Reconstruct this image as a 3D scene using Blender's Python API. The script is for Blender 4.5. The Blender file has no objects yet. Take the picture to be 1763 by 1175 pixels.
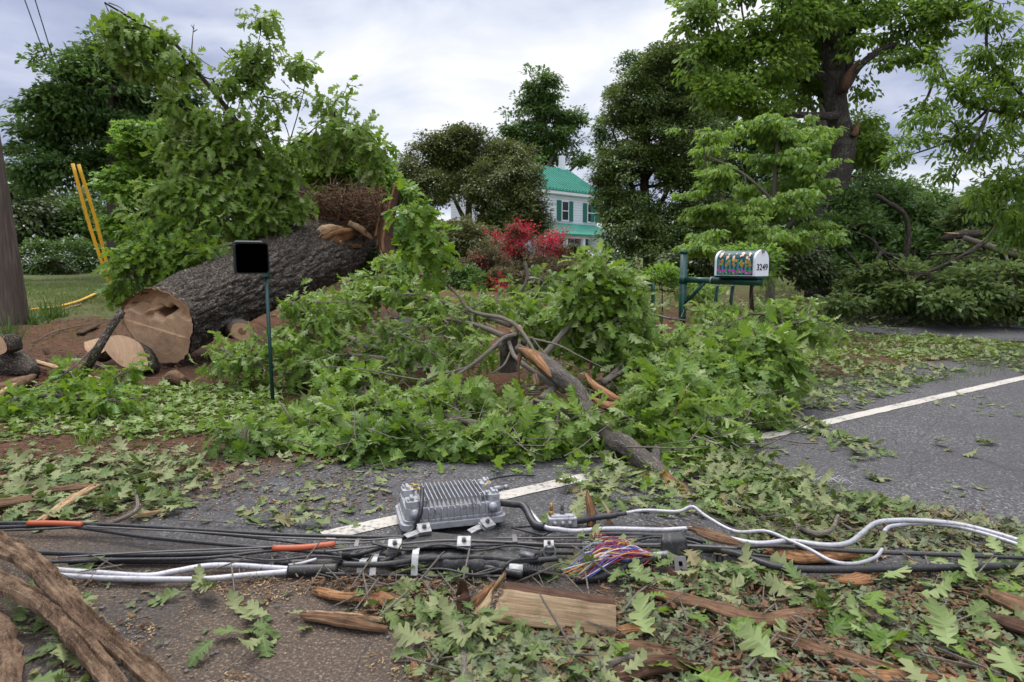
import bpy, math, random
import numpy as np
from mathutils import Vector, Matrix
random.seed(7); RNG = np.random.default_rng(11)
R = math.radians
scn = bpy.context.scene
# ------------------------------------------------------------ camera, world, sun
F = 1175.0; CX, CY = 881.5, 587.5; PITCH = R(6.65); CH = 1.15
cam_d = bpy.data.cameras.new('camera'); cam = bpy.data.objects.new('camera', cam_d); scn.collection.objects.link(cam)
cam_d.sensor_width = 36.0; cam_d.lens = 36.0 * F / 1763.0; cam_d.clip_end = 3000; cam_d.clip_start = 0.05
cam.location = (0, 0, CH); cam.rotation_euler = (R(90) - PITCH, 0, 0)
cam_d.dof.use_dof = True; cam_d.dof.focus_distance = 4.0; cam_d.dof.aperture_fstop = 5.6
scn.camera = cam
scn.view_settings.view_transform = 'Standard'; scn.view_settings.look = 'None'
scn.view_settings.gamma = 1.0; scn.view_settings.exposure = 0.30
scn.render.engine = 'CYCLES'
scn.cycles.max_bounces = 6; scn.cycles.diffuse_bounces = 3; scn.cycles.glossy_bounces = 2
scn.cycles.transmission_bounces = 4; scn.cycles.transparent_max_bounces = 4
SUN_EL, SUN_AZ = R(62), R(-35)           # azimuth from +Y towards +X
world = bpy.data.worlds.new('World'); scn.world = world; world.use_nodes = True
def build_world():
    t = world.node_tree; t.nodes.clear(); L = t.links.new
    def nd(k, **kw):
        n = t.nodes.new(k)
        for a, b in kw.items(): setattr(n, a, b)
        return n
    out = nd('ShaderNodeOutputWorld'); bg = nd('ShaderNodeBackground'); bg.inputs['Strength'].default_value = 0.1
    sky = nd('ShaderNodeTexSky', sky_type='NISHITA'); sky.sun_disc = False
    sky.sun_elevation = SUN_EL; sky.sun_rotation = SUN_AZ; sky.altitude = 200; sky.air_density = 1; sky.dust_density = 2
    tc = nd('ShaderNodeTexCoord'); sep = nd('ShaderNodeSeparateXYZ'); L(tc.outputs['Generated'], sep.inputs[0])
    def m(op, a, b=None, c=None, clamp=False):
        n = nd('ShaderNodeMath', operation=op); n.use_clamp = clamp
        for i, v in enumerate((a, b, c)):
            if v is None: continue
            if isinstance(v, (int, float)): n.inputs[i].default_value = v
            else: L(v, n.inputs[i])
        return n.outputs[0]
    x, y, z = sep.outputs
    zz = m('ADD', m('MAXIMUM', z, 0.0), 0.22)
    comb = nd('ShaderNodeCombineXYZ'); L(m('DIVIDE', x, zz), comb.inputs[0]); L(m('DIVIDE', y, zz), comb.inputs[1])
    def noise(scale, det, off, dist=0.3):
        mp = nd('ShaderNodeMapping'); mp.inputs['Location'].default_value = off; L(comb.outputs[0], mp.inputs[0])
        n = nd('ShaderNodeTexNoise'); n.inputs['Scale'].default_value = scale; n.inputs['Detail'].default_value = det
        n.inputs['Roughness'].default_value = 0.52; n.inputs['Distortion'].default_value = dist
        L(mp.outputs[0], n.inputs['Vector']); return n.outputs[0]
    big = noise(0.75, 4, (3.1, 1.7, 0)); fine = noise(2.1, 7, (7.3, 2.2, 1.0), 0.5)
    # overcast deck: bright straight ahead where the cloud is thin, darker and bluer to both sides, bright overhead
    side = m('ABSOLUTE', m('ADD', x, -0.03))
    mid = m('SUBTRACT', 1.0, m('MULTIPLY', side, 1.55), clamp=True)        # 1 ahead, 0 to the sides
    cl = m('ADD', m('MULTIPLY', big, 0.75), m('MULTIPLY', fine, 0.5))
    bright = m('ADD', m('MULTIPLY', mid, 0.80), m('MULTIPLY', m('SUBTRACT', cl, 0.60), 2.6), clamp=True)
    ramp = nd('ShaderNodeValToRGB'); L(bright, ramp.inputs[0]); e = ramp.color_ramp.elements
    e[0].position = 0.0; e[0].color = (0.27, 0.32, 0.47, 1); e[1].position = 0.85; e[1].color = (0.93, 0.93, 0.945, 1)
    k = e.new(0.25); k.color = (0.42, 0.46, 0.62, 1); k = e.new(0.5); k.color = (0.66, 0.70, 0.80, 1)
    up = m('MULTIPLY', m('SUBTRACT', z, 0.40, clamp=True), 5.0)             # CIE-like overcast: zenith several times the horizon
    rear = m('MULTIPLY', m('MAXIMUM', m('MULTIPLY', y, -1.0), 0.0), 0.8)
    gain = m('MULTIPLY', m('ADD', 1.0, m('ADD', up, rear)), 10.0)
    mul = nd('ShaderNodeMix', data_type='RGBA', blend_type='MULTIPLY'); mul.inputs[0].default_value = 1
    L(ramp.outputs[0], mul.inputs[6]); cg = nd('ShaderNodeCombineXYZ')
    for i, kf in enumerate((1.05, 1.0, 0.90)): L(m('MULTIPLY', m('ADD', 1.0, m('MULTIPLY', m('ADD', up, rear), kf)), 9.9), cg.inputs[i])
    L(cg.outputs[0], mul.inputs[7])
    mix = nd('ShaderNodeMix', data_type='RGBA'); mix.inputs[0].default_value = 0.9
    L(sky.outputs[0], mix.inputs[6]); L(mul.outputs[2], mix.inputs[7])
    L(mix.outputs[2], bg.inputs[0]); L(bg.outputs[0], out.inputs[0])
build_world()
sd = bpy.data.lights.new('sun', 'SUN'); sd.energy = 1.5; sd.angle = R(12); sd.color = (1, 0.97, 0.92)
sun = bpy.data.objects.new('sun', sd); scn.collection.objects.link(sun)
sv = Vector((math.sin(SUN_AZ) * math.cos(SUN_EL), math.cos(SUN_AZ) * math.cos(SUN_EL), math.sin(SUN_EL)))
sun.rotation_euler = sv.to_track_quat('Z', 'Y').to_euler()

# ------------------------------------------------------------ helpers
C = scn.collection
cp, sp_ = math.cos(PITCH), math.sin(PITCH)
def ray(px, py):
    u = (px - CX) / F; v = -(py - CY) / F
    return np.array([u, cp + v * sp_, -sp_ + v * cp])
def at(px, py, d):                       # point at world distance y = d
    r = ray(px, py); return np.array([0, 0, CH]) + r * (d / r[1])
def plane_hit(px, py, p0, n):
    r = ray(px, py); o = np.array([0, 0, CH]); n = np.array(n, float)
    return o + r * (np.dot(np.array(p0) - o, n) / np.dot(r, n))
def ss(a, b, x):
    t = np.clip((np.asarray(x, float) - a) / (b - a), 0, 1); return t * t * (3 - 2 * t)
def _hash(i, j, k, seed):
    n = (i * 374761393 + j * 668265263 + k * 2147483647 + seed * 974634777) & 0xffffffff
    n = ((n ^ (n >> 13)) * 1274126177) & 0xffffffff
    return ((n ^ (n >> 16)) & 0xffff) / 65535.0
def vnoise(x, y, z=0, seed=0):
    x, y, z = np.broadcast_arrays(np.asarray(x, float), np.asarray(y, float), np.asarray(z, float))
    xi, yi, zi = np.floor(x).astype(np.int64), np.floor(y).astype(np.int64), np.floor(z).astype(np.int64)
    fx, fy, fz = x - xi, y - yi, z - zi
    fx, fy, fz = fx * fx * (3 - 2 * fx), fy * fy * (3 - 2 * fy), fz * fz * (3 - 2 * fz)
    r = 0
    for a in (0, 1):
        for b in (0, 1):
            for c in (0, 1):
                r = r + _hash(xi + a, yi + b, zi + c, seed) * (fx if a else 1 - fx) * (fy if b else 1 - fy) * (fz if c else 1 - fz)
    return r
def fbm(x, y, z=0, o=4, seed=0):
    r = 0; a = 0.5; f = 1.0
    for i in range(o):
        r = r + a * vnoise(np.asarray(x) * f, np.asarray(y) * f, np.asarray(z) * f, seed + i); a *= 0.5; f *= 2.03
    return r / (1 - 0.5 ** o)
RD = np.array([0.831, 0.557]); RN = np.array([-0.557, 0.831])   # road direction, normal away from the road
def S(x, y): return -0.557 * x + 0.831 * y - 2.728
def H(x, y):
    x = np.asarray(x, float); y = np.asarray(y, float); s = S(x, y)
    off = ss(1.2, 2.4, s)
    z = 1.30 * ss(12, 50, y) + 0.20 * ss(3.5, 8, s) * ss(-3.5, -7, x) + 0.08 * ss(2.2, 5, s)
    z = z + 0.42 * ss(8.5, 13, y) * ss(-6.5, -4, x) * ss(4.5, 1.5, x) * ss(46, 30, y)
    z = z + off * 0.10 * (fbm(x * 1.3, y * 1.3, 0, 4, 5) - 0.5) * ss(60, 20, np.hypot(x, y))
    z = z + off * 0.05 * (fbm(x * 5, y * 5, 0, 3, 9) - 0.5) * ss(16, 10, y)
    z = z + ss(70, 300, np.hypot(x, y)) * 2.5
    return z
def gnd(px, py, h=0.0):                  # point on the terrain (+h) under a pixel
    r = ray(px, py); z = 0.0
    for _ in range(12):
        t = (z + h - CH) / r[2]; x, y = r[0] * t, r[1] * t
        z = float(H(x, y)) * 0.6 + z * 0.4
    z = float(H(x, y)); return np.array([x, y, z + h])

def tag(o, label=None, cat=None, group=None, kind=None):
    if label: o['label'] = label
    if cat: o['category'] = cat
    if group: o['group'] = group
    if kind: o['kind'] = kind
    return o
def empty(name, loc, label=None, cat=None, group=None):
    o = bpy.data.objects.new(name, None); C.objects.link(o); o.location = [float(v) for v in loc]; o.empty_display_size = 0.1
    return tag(o, label, cat, group)
def build(name, V, quads=None, tris=None, mat=None, parent=None, rnd=None, tc=None, smooth=True, polys=None, mats=None, midx=None):
    V = np.asarray(V, np.float32).reshape(-1, 3)
    if parent is not None: V = V - np.array(parent.location, np.float32)
    me = bpy.data.meshes.new(name); idx = []; cnt = []
    if quads is not None and len(quads): q = np.asarray(quads, np.int32).reshape(-1, 4); idx.append(q.ravel()); cnt.append(np.full(len(q), 4, np.int32))
    if tris is not None and len(tris): q = np.asarray(tris, np.int32).reshape(-1, 3); idx.append(q.ravel()); cnt.append(np.full(len(q), 3, np.int32))
    if polys:
        for p in polys: idx.append(np.array(p, np.int32)); cnt.append(np.array([len(p)], np.int32))
    idx = np.concatenate(idx); cnt = np.concatenate(cnt)
    me.vertices.add(len(V)); me.vertices.foreach_set('co', V.ravel())
    me.loops.add(len(idx)); me.loops.foreach_set('vertex_index', idx)
    me.polygons.add(len(cnt)); st = np.concatenate([[0], np.cumsum(cnt)[:-1]]).astype(np.int32)
    me.polygons.foreach_set('loop_start', st); me.polygons.foreach_set('loop_total', cnt)
    me.polygons.foreach_set('use_smooth', np.full(len(cnt), bool(smooth)))
    if rnd is not None:
        a = me.attributes.new('rnd', 'FLOAT', 'POINT'); a.data.foreach_set('value', np.asarray(rnd, np.float32))
    if tc is not None:
        a = me.attributes.new('tc', 'FLOAT_VECTOR', 'POINT'); a.data.foreach_set('vector', np.asarray(tc, np.float32).ravel())
    for m_ in (mats or [mat]):
        if m_: me.materials.append(m_)
    if midx is not None: me.polygons.foreach_set('material_index', np.asarray(midx, np.int32))
    me.update(calc_edges=True)
    o = bpy.data.objects.new(name, me); C.objects.link(o)
    if parent is not None: o.parent = parent
    return o
class MB:                                # collects pieces that become ONE mesh
    def __init__(s): s.V = []; s.Q = []; s.T = []; s.P = []; s.r = []; s.tc = []; s.n = 0; s.mi = []
    def add(s, V, Q=None, T=None, P=None, r=0.5, tc=None):
        V = np.asarray(V, float).reshape(-1, 3)
        if Q is not None and len(Q): s.Q.append(np.asarray(Q) + s.n)
        if T is not None and len(T): s.T.append(np.asarray(T) + s.n)
        if P is not None: s.P += [[i + s.n for i in p] for p in P]
        s.V.append(V); s.r.append(np.broadcast_to(np.asarray(r, float), (len(V),))); s.tc.append(V if tc is None else tc); s.n += len(V); return s
    def build(s, name, mat, parent=None, smooth=True):
        return build(name, np.concatenate(s.V), np.concatenate(s.Q) if s.Q else None, np.concatenate(s.T) if s.T else None, mat, parent,
                     np.concatenate(s.r), np.concatenate(s.tc), smooth, s.P or None)
def bevel(o, w, seg=2):
    m = o.modifiers.new('bevel', 'BEVEL'); m.width = w; m.segments = seg; m.limit_method = 'ANGLE'; m.angle_limit = R(35); return o
def nrm(v): v = np.asarray(v, float); return v / (np.linalg.norm(v, axis=-1, keepdims=True) + 1e-12)
def spline(P, n):                        # Catmull-Rom through control points
    P = np.asarray(P, float)
    if len(P) < 3: t = np.linspace(0, 1, n)[:, None]; return P[0] * (1 - t) + P[-1] * t
    Q = np.vstack([2 * P[0] - P[1], P, 2 * P[-1] - P[-2]]); seg = len(P) - 1; out = []
    d = np.linalg.norm(np.diff(P[:, :3], axis=0), axis=1); cum = np.concatenate([[0], np.cumsum(d)]); tt = np.linspace(0, cum[-1], n)
    for t in tt:
        i = min(max(int(np.searchsorted(cum, t, side='right')) - 1, 0), seg - 1); u = (t - cum[i]) / (d[i] + 1e-9)
        a, b, c, e = Q[i], Q[i + 1], Q[i + 2], Q[i + 3]
        out.append(0.5 * (2 * b + (c - a) * u + (2 * a - 5 * b + 4 * c - e) * u * u + (3 * b - a - 3 * c + e) * u ** 3))
    return np.array(out)
def tube_vq(P, rad, k=6, cap=True, flat=1.0, rough=0.0, seed=0, up=None):
    P = np.asarray(P, float); n = len(P); rad = np.broadcast_to(np.asarray(rad, float), (n,)).copy()
    T = np.gradient(P, axis=0) if n > 2 else np.repeat((P[1] - P[0])[None], 2, 0); T = nrm(T)
    a = np.array(up if up is not None else (0, 0, 1.0)); a = a if abs(T[0] @ nrm(a)) < 0.95 else np.array([1.0, 0, 0.1])
    U = np.zeros((n, 3)); u = nrm(a - T[0] * (a @ T[0]))
    for i in range(n):
        u = nrm(u - T[i] * (u @ T[i])); U[i] = u
    W = np.cross(T, U); th = np.arange(k) / k * 2 * math.pi
    ln = np.concatenate([[0], np.cumsum(np.linalg.norm(np.diff(P, axis=0), axis=1))])
    c, s_ = np.cos(th), np.sin(th)
    rr = rad[:, None] * np.ones(k)[None]
    if rough > 0:
        rr = rr * (1 + rough * (fbm(c[None] * 1.5 + seed, s_[None] * 1.5, ln[:, None] / (rad.max() * 2.5), 3, seed) * 2 - 1) * 2)
    V = P[:, None] + U[:, None] * (c[None, :, None] * rr[..., None] * flat) + W[:, None] * (s_[None, :, None] * rr[..., None])
    i = np.arange(n - 1)[:, None] * k; j = np.arange(k)[None]; jn = (j + 1) % k
    Q = np.stack([i + j, i + jn, i + k + jn, i + k + j], -1).reshape(-1, 4)
    rm = max(rad.max(), 1e-3)
    tc = np.stack([np.repeat(c[None] * rm, n, 0), np.repeat(s_[None] * rm, n, 0), np.repeat(ln[:, None], k, 1)], -1).reshape(-1, 3)
    P2 = [list(range(k))[::-1], [(n - 1) * k + a_ for a_ in range(k)]] if cap else None
    return V.reshape(-1, 3), Q, P2, tc
def tube(mb, P, rad, k=6, cap=True, r=0.5, **kw):
    V, Q, P2, tc = tube_vq(P, rad, k, cap, **kw); mb.add(V, Q, None, P2, r, tc)
def box_v(c, sx, sy, sz, M=None):
    c = np.asarray(c, float); v = np.array([[x, y, z] for z in (-1, 1) for y in (-1, 1) for x in (-1, 1)]) * np.array([sx, sy, sz]) / 2
    if M is not None: v = v @ np.asarray(M).T
    return v + c, [[0, 2, 3, 1], [4, 5, 7, 6], [0, 1, 5, 4], [2, 6, 7, 3], [0, 4, 6, 2], [1, 3, 7, 5]]
def rotz(a): return np.array([[math.cos(a), -math.sin(a), 0], [math.sin(a), math.cos(a), 0], [0, 0, 1]])
def box(mb, c, sx, sy, sz, M=None, r=0.5):
    v, q = box_v(c, sx, sy, sz, M); mb.add(v, q, r=r)

# ------------------------------------------------------------ materials
class NT:
    def __init__(s, name):
        s.m = bpy.data.materials.new(name); s.m.use_nodes = True; s.t = s.m.node_tree; s.t.nodes.clear()
        s.out = s.t.nodes.new('ShaderNodeOutputMaterial')
    def n(s, k, ins=None, **kw):
        n = s.t.nodes.new(k)
        for a, b in kw.items(): setattr(n, a, b)
        for a, b in (ins or {}).items(): s.put(n.inputs[a], b)
        return n
    def put(s, sock, v):
        if isinstance(v, bpy.types.NodeSocket): s.t.links.new(v, sock)
        elif isinstance(v, (tuple, list)) and len(v) == 3 and sock.type == 'RGBA': sock.default_value = (*v, 1)
        else: sock.default_value = v
    def attr(s, name, o='Fac'): return s.n('ShaderNodeAttribute', attribute_name=name).outputs[o]
    def obj(s): return s.n('ShaderNodeTexCoord').outputs['Object']
    def map(s, v, scale=(1, 1, 1), loc=(0, 0, 0), rot=(0, 0, 0)):
        return s.n('ShaderNodeMapping', {'Vector': v, 'Scale': scale, 'Location': loc, 'Rotation': rot}).outputs[0]
    def noise(s, v, scale, det=4, rough=0.55, dist=0.0):
        return s.n('ShaderNodeTexNoise', {'Vector': v, 'Scale': scale, 'Detail': det, 'Roughness': rough, 'Distortion': dist}).outputs[0]
    def vor(s, v, scale, feat='F1', out='Distance', rnd=1.0):
        n = s.n('ShaderNodeTexVoronoi', {'Vector': v, 'Scale': scale, 'Randomness': rnd}, feature=feat); return n.outputs[out]
    def ma(s, op, a, b=0.0, clamp=False):
        n = s.n('ShaderNodeMath', {0: a, 1: b}, operation=op); n.use_clamp = clamp; return n.outputs[0]
    def ramp(s, f, pts):
        n = s.n('ShaderNodeValToRGB', {0: f}); e = n.color_ramp.elements
        while len(e) < len(pts): e.new(0.5)
        for q, (p, c) in zip(e, pts): q.position = p; q.color = (*c, 1) if not isinstance(c, (int, float)) else (c, c, c, 1)
        return n.outputs[0]
    def mix(s, f, a, b, blend='MIX'):
        n = s.n('ShaderNodeMix', {0: f, 6: a, 7: b}, data_type='RGBA', blend_type=blend); return n.outputs[2]
    def bump(s, h, st=0.5, d=0.02, nrm_=None):
        n = s.n('ShaderNodeBump', {'Height': h, 'Strength': st, 'Distance': d})
        if nrm_ is not None: s.put(n.inputs['Normal'], nrm_)
        return n.outputs[0]
    def bsdf(s, col, rough=0.8, normal=None, metal=0.0, spec=0.3):
        n = s.n('ShaderNodeBsdfPrincipled', {'Base Color': col, 'Roughness': rough, 'Metallic': metal, 'Specular IOR Level': spec})
        if normal is not None: s.put(n.inputs['Normal'], normal)
        return n.outputs[0]
    def done(s, sh): s.t.links.new(sh, s.out.inputs[0]); return s.m
def leaf_mat(name, a, b, under=None, trans=0.35, tcol=None, rough=0.45, yel=None, spec=0.3, yt=0.965):
    s = NT(name); r = s.attr('rnd'); col = s.mix(r, a, b)
    if yel: col = s.mix(s.ma('GREATER_THAN', r, yt), col, yel)
    v = s.noise(s.obj(), 1.1, 3); col = s.mix(s.ma('MULTIPLY', s.ma('SUBTRACT', v, 0.35, True), 0.9), col, tuple(x * 0.62 for x in b), 'MIX')
    t = s.n('ShaderNodeSeparateXYZ', {0: s.attr('tc', 'Vector')}); axx = s.ma('ABSOLUTE', t.outputs[0])
    vein = s.ma('MAXIMUM', s.ma('LESS_THAN', axx, 0.012), s.ma('MULTIPLY', s.ma('LESS_THAN', s.ma('FRACT', s.ma('MULTIPLY', s.ma('SUBTRACT', t.outputs[1], s.ma('MULTIPLY', axx, 0.9)), 8.0)), 0.10), s.ma('LESS_THAN', axx, 0.5)))
    col = s.mix(s.ma('MULTIPLY', vein, 0.30), col, tuple(min(1, x * 1.5 + .05) for x in b))
    if under:
        bf = s.n('ShaderNodeNewGeometry').outputs['Backfacing']; col = s.mix(bf, col, under)
    p = s.bsdf(col, rough, spec=spec)
    tcc = s.mix(0.5, col, tcol or (b[0] * 1.9, b[1] * 1.9, b[2] * 0.6))
    tr = s.n('ShaderNodeBsdfTranslucent', {'Color': tcc}).outputs[0]
    mx = s.n('ShaderNodeMixShader', {0: trans, 1: p, 2: tr}); return s.done(mx.outputs[0])
M = {}
M['oak'] = leaf_mat('oak_leaf', (0.072, 0.140, 0.018), (0.160, 0.255, 0.036), (0.265, 0.335, 0.130), 0.36)
M['oak_dark'] = leaf_mat('oak_leaf_deep', (0.045, 0.095, 0.014), (0.105, 0.180, 0.025), (0.20, 0.265, 0.10), 0.38)
M['wilt'] = leaf_mat('wilted_leaf', (0.060, 0.105, 0.026), (0.125, 0.170, 0.048), (0.195, 0.220, 0.095), 0.18, yel=(0.20, 0.16, 0.08), rough=0.6, yt=0.90)
M['crushed'] = leaf_mat('crushed_leaf', (0.060, 0.085, 0.038), (0.115, 0.135, 0.060), (0.14, 0.16, 0.09), 0.12, yel=(0.16, 0.10, 0.05), rough=0.7, yt=0.75)
M['lime'] = leaf_mat('lime_leaf', (0.095, 0.185, 0.022), (0.195, 0.300, 0.040), (0.17, 0.28, 0.09), 0.42)
M['maple'] = leaf_mat('maple_leaf', (0.080, 0.170, 0.018), (0.165, 0.275, 0.030), (0.15, 0.26, 0.08), 0.42)
M['bright'] = leaf_mat('bright_leaf', (0.080, 0.160, 0.016), (0.165, 0.255, 0.024), (0.14, 0.24, 0.07), 0.42)
M['mid'] = leaf_mat('mid_leaf', (0.038, 0.088, 0.018), (0.092, 0.160, 0.030), (0.09, 0.16, 0.06), 0.3)
M['dark'] = leaf_mat('dark_leaf', (0.026, 0.054, 0.013), (0.074, 0.108, 0.024), (0.07, 0.10, 0.045), 0.2, rough=0.35, spec=0.5)
M['olive'] = leaf_mat('olive_leaf', (0.042, 0.072, 0.014), (0.115, 0.140, 0.028), (0.12, 0.13, 0.06), 0.2, rough=0.4, spec=0.45)
M['heapleaf'] = leaf_mat('heaped_leaf', (0.055, 0.105, 0.022), (0.130, 0.190, 0.045), (0.20, 0.25, 0.12), 0.3)
M['holly'] = leaf_mat('holly_leaf', (0.038, 0.080, 0.015), (0.105, 0.160, 0.030), (0.10, 0.13, 0.05), 0.25, rough=0.38, spec=0.45)
M['bushy'] = leaf_mat('bush_leaf', (0.060, 0.080, 0.028), (0.130, 0.140, 0.050), (0.14, 0.14, 0.07), 0.25, yel=(0.20, 0.10, 0.05))
M['azleaf'] = leaf_mat('azalea_leaf', (0.055, 0.055, 0.028), (0.120, 0.100, 0.045), (0.14, 0.10, 0.06), 0.25, yel=(0.35, 0.06, 0.06))
M['red'] = leaf_mat('azalea_petal', (0.40, 0.014, 0.040), (0.62, 0.045, 0.085), None, 0.3, tcol=(0.8, 0.05, 0.1), rough=0.6)
M['white_fl'] = leaf_mat('white_petal', (0.55, 0.58, 0.55), (0.75, 0.77, 0.74), None, 0.2, tcol=(0.7, 0.7, 0.7))
M['grass'] = leaf_mat('grass_blade', (0.060, 0.110, 0.028), (0.140, 0.185, 0.050), None, 0.25, yel=(0.22, 0.18, 0.08))

def bark_mat(name, dark, light, scale=1.0, lich=None, bump=1.0, rough=0.95):
    s = NT(name); v = s.map(s.attr('tc', 'Vector'), (1, 1, 0.28))
    w = s.noise(v, 9 * scale, 3); vv = s.n('ShaderNodeMixRGB', {0: 0.10, 1: v, 2: s.n('ShaderNodeTexNoise', {'Vector': v, 'Scale': 14 * scale}).outputs[1]}).outputs[0]
    d = s.vor(vv, 24 * scale, 'DISTANCE_TO_EDGE'); fine = s.noise(v, 70 * scale, 5, 0.65)
    h = s.ma('ADD', s.ma('MULTIPLY', s.ma('MINIMUM', d, 0.35), 2.0), s.ma('MULTIPLY', fine, 0.5))
    col = s.mix(s.ma('MULTIPLY', h, 0.85, True), dark, light)
    col = s.mix(s.ma('MULTIPLY', s.ma('SUBTRACT', w, 0.45, True), 1.6, True), col, tuple(0.6 * (a + b) / 2 for a, b in zip(dark, light)))
    if lich:
        l = s.noise(s.attr('tc', 'Vector'), (26 if scale > 1 else 6) * scale, 4, 0.7); col = s.mix(s.ramp(l, [(0.53, 0.0), (0.62, 1.0)]), col, s.mix(fine, lich, tuple(x * 0.5 for x in lich)))
    return s.done(s.bsdf(col, rough, s.bump(h, 0.9, 0.02 * bump / scale), spec=0.15))
M['bark'] = bark_mat('oak_bark', (0.022, 0.018, 0.014), (0.110, 0.090, 0.072), 1.0)
M['bark_log'] = bark_mat('log_bark', (0.018, 0.014, 0.011), (0.170, 0.138, 0.108), 1.7, (0.30, 0.275, 0.24), 1.8)
M['bark_grey'] = bark_mat('grey_bark', (0.05, 0.045, 0.038), (0.20, 0.175, 0.150), 2.2)
M['twig'] = bark_mat('twig_bark', (0.085, 0.072, 0.058), (0.245, 0.215, 0.175), 3.0, bump=0.5)
M['bark_tree'] = bark_mat('tree_bark', (0.022, 0.020, 0.018), (0.115, 0.100, 0.088), 0.9, (0.13, 0.13, 0.10), 1.6)
def wood_mat(name, a, b, c, scale=1.0, stain=None):
    s = NT(name); v = s.map(s.attr('tc', 'Vector'), (1, 1, 0.06))
    n1 = s.noise(v, 120 * scale, 6, 0.7); n2 = s.noise(s.attr('tc', 'Vector'), 16 * scale, 5, 0.65)
    fine = s.noise(v, 420 * scale, 3, 0.6)
    col = s.ramp(n1, [(0.3, a), (0.52, b), (0.72, c)])
    col = s.mix(s.ma('MULTIPLY', s.ma('SUBTRACT', n2, 0.5, True), 3.2, True), col, stain or tuple(x * 0.45 for x in a))
    return s.done(s.bsdf(col, 0.85, s.bump(s.ma('ADD', n1, s.ma('MULTIPLY', fine, 0.4)), 0.8, 0.006), spec=0.2))
M['wood_pale'] = wood_mat('split_wood', (0.17, 0.095, 0.048), (0.40, 0.270, 0.150), (0.60, 0.450, 0.290))
M['billet'] = wood_mat('pale_billet_wood', (0.34, 0.215, 0.115), (0.52, 0.370, 0.225), (0.68, 0.520, 0.350), 0.55, stain=(0.22, 0.13, 0.07))
M['wood_orange'] = wood_mat('torn_orange_wood', (0.085, 0.042, 0.022), (0.26, 0.130, 0.060), (0.46, 0.285, 0.150))
M['inner_bark'] = wood_mat('inner_bark', (0.055, 0.033, 0.020), (0.145, 0.082, 0.046), (0.27, 0.170, 0.100))
M['rot'] = wood_mat('dark_rotten_wood', (0.030, 0.016, 0.010), (0.075, 0.040, 0.025), (0.13, 0.075, 0.045))
def slab_mat():
    s = NT('tan_bark_slab'); t = s.attr('tc', 'Vector'); n1 = s.noise(s.map(t, (1, 1, .5)), 26, 6, .7); n2 = s.noise(t, 7, 4, .6); n3 = s.noise(t, 160, 4, .7); st = s.noise(s.map(t, (1, 1, .08)), 90, 4, .6)
    c = s.ramp(s.ma('ADD', s.ma('MULTIPLY', n1, .8), s.ma('MULTIPLY', st, .2)), [(.38, (.026, .017, .012)), (.48, (.105, .066, .041)), (.62, (.23, .155, .100))]); c = s.mix(s.ramp(n2, [(.46, 0.), (.62, .75)]), c, (.085, .052, .034)); c = s.mix(s.ma('MULTIPLY', s.ramp(n3, [(.5, 0.), (.66, 1.)]), .5), c, (.30, .21, .14))
    return s.done(s.bsdf(c, .9, s.bump(s.ma('ADD', n1, s.ma('MULTIPLY', n3, .4)), 1.0, .012), spec=.12))
M['bark_slab'] = slab_mat()
def endgrain():
    s = NT('end_grain'); t = s.attr('tc', 'Vector')            # tc = position on the cut, metres from the pith
    w = s.n('ShaderNodeVectorMath', {0: t, 1: s.n('ShaderNodeVectorMath', {0: s.n('ShaderNodeTexNoise', {'Vector': t, 'Scale': 4.0}).outputs[1], 1: (0.05, 0.05, 0.05)}, operation='MULTIPLY').outputs[0]}, operation='ADD').outputs[0]
    ln = s.n('ShaderNodeVectorMath', {0: w}, operation='LENGTH').outputs['Value']
    ring = s.noise(s.n('ShaderNodeCombineXYZ', {0: s.ma('MULTIPLY', ln, 60.0)}).outputs[0], 1.0, 3)
    saw = s.noise(s.map(t, (1, 14, 1), rot=(0, 0, 0.5)), 10, 4)
    big = s.noise(t, 5, 4)
    col = s.ramp(ring, [(0.3, (0.37, 0.235, 0.135)), (0.55, (0.50, 0.340, 0.205)), (0.75, (0.58, 0.415, 0.265))])
    col = s.mix(s.ma('MULTIPLY', saw, 0.5), col, (0.30, 0.185, 0.120))
    col = s.mix(s.ma('MULTIPLY', s.ma('SUBTRACT', big, 0.48, True), 4, True), col, (0.27, 0.165, 0.105))
    col = s.mix(s.ramp(s.attr('rnd'), [(0.0, 0.0), (0.5, 0.0), (0.8, 1.0)]), col, (0.070, 0.032, 0.018))    # rnd: rot
    col = s.mix(s.ramp(s.attr('rnd'), [(0.02, 1.0), (0.12, 0.0)]), col, (0.17, 0.10, 0.06))                  # outer sapwood
    return s.done(s.bsdf(col, 0.8, s.bump(s.ma('ADD', saw, ring), 0.5, 0.006), spec=0.2))
M['end'] = endgrain()
def flat_mat(name, col, rough=0.5, metal=0.0, var=0.25, scale=18, bump=0.0, dirt=None, spec=0.4):
    s = NT(name); n = s.noise(s.obj(), scale, 5, 0.6); c = s.mix(s.ma('MULTIPLY', n, 2 * var), col, tuple(x * 0.45 for x in col))
    if dirt: c = s.mix(s.ramp(s.noise(s.obj(), scale * 2.3, 6, 0.7), [(0.52, 0.0), (0.66, 0.85)]), c, dirt)
    return s.done(s.bsdf(c, rough, s.bump(n, 0.4, bump) if bump else None, metal, spec))
M['alu'] = flat_mat('cast_aluminium', (0.40, 0.41, 0.44), 0.50, 0.35, 0.35, 14, 0.002, (0.13, 0.11, 0.09))
M['galv'] = flat_mat('galvanised_steel', (0.36, 0.365, 0.37), 0.5, 0.5, 0.45, 30, 0.001, (0.13, 0.11, 0.09))
M['silver'] = flat_mat('silver_cable_jacket', (0.46, 0.455, 0.48), 0.45, 0.3, 0.3, 30, 0.001, (0.20, 0.175, 0.155))
M['black'] = flat_mat('black_rubber', (0.022, 0.023, 0.027), 0.45, 0, 0.3, 50, 0.001, (0.085, 0.070, 0.055))
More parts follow.
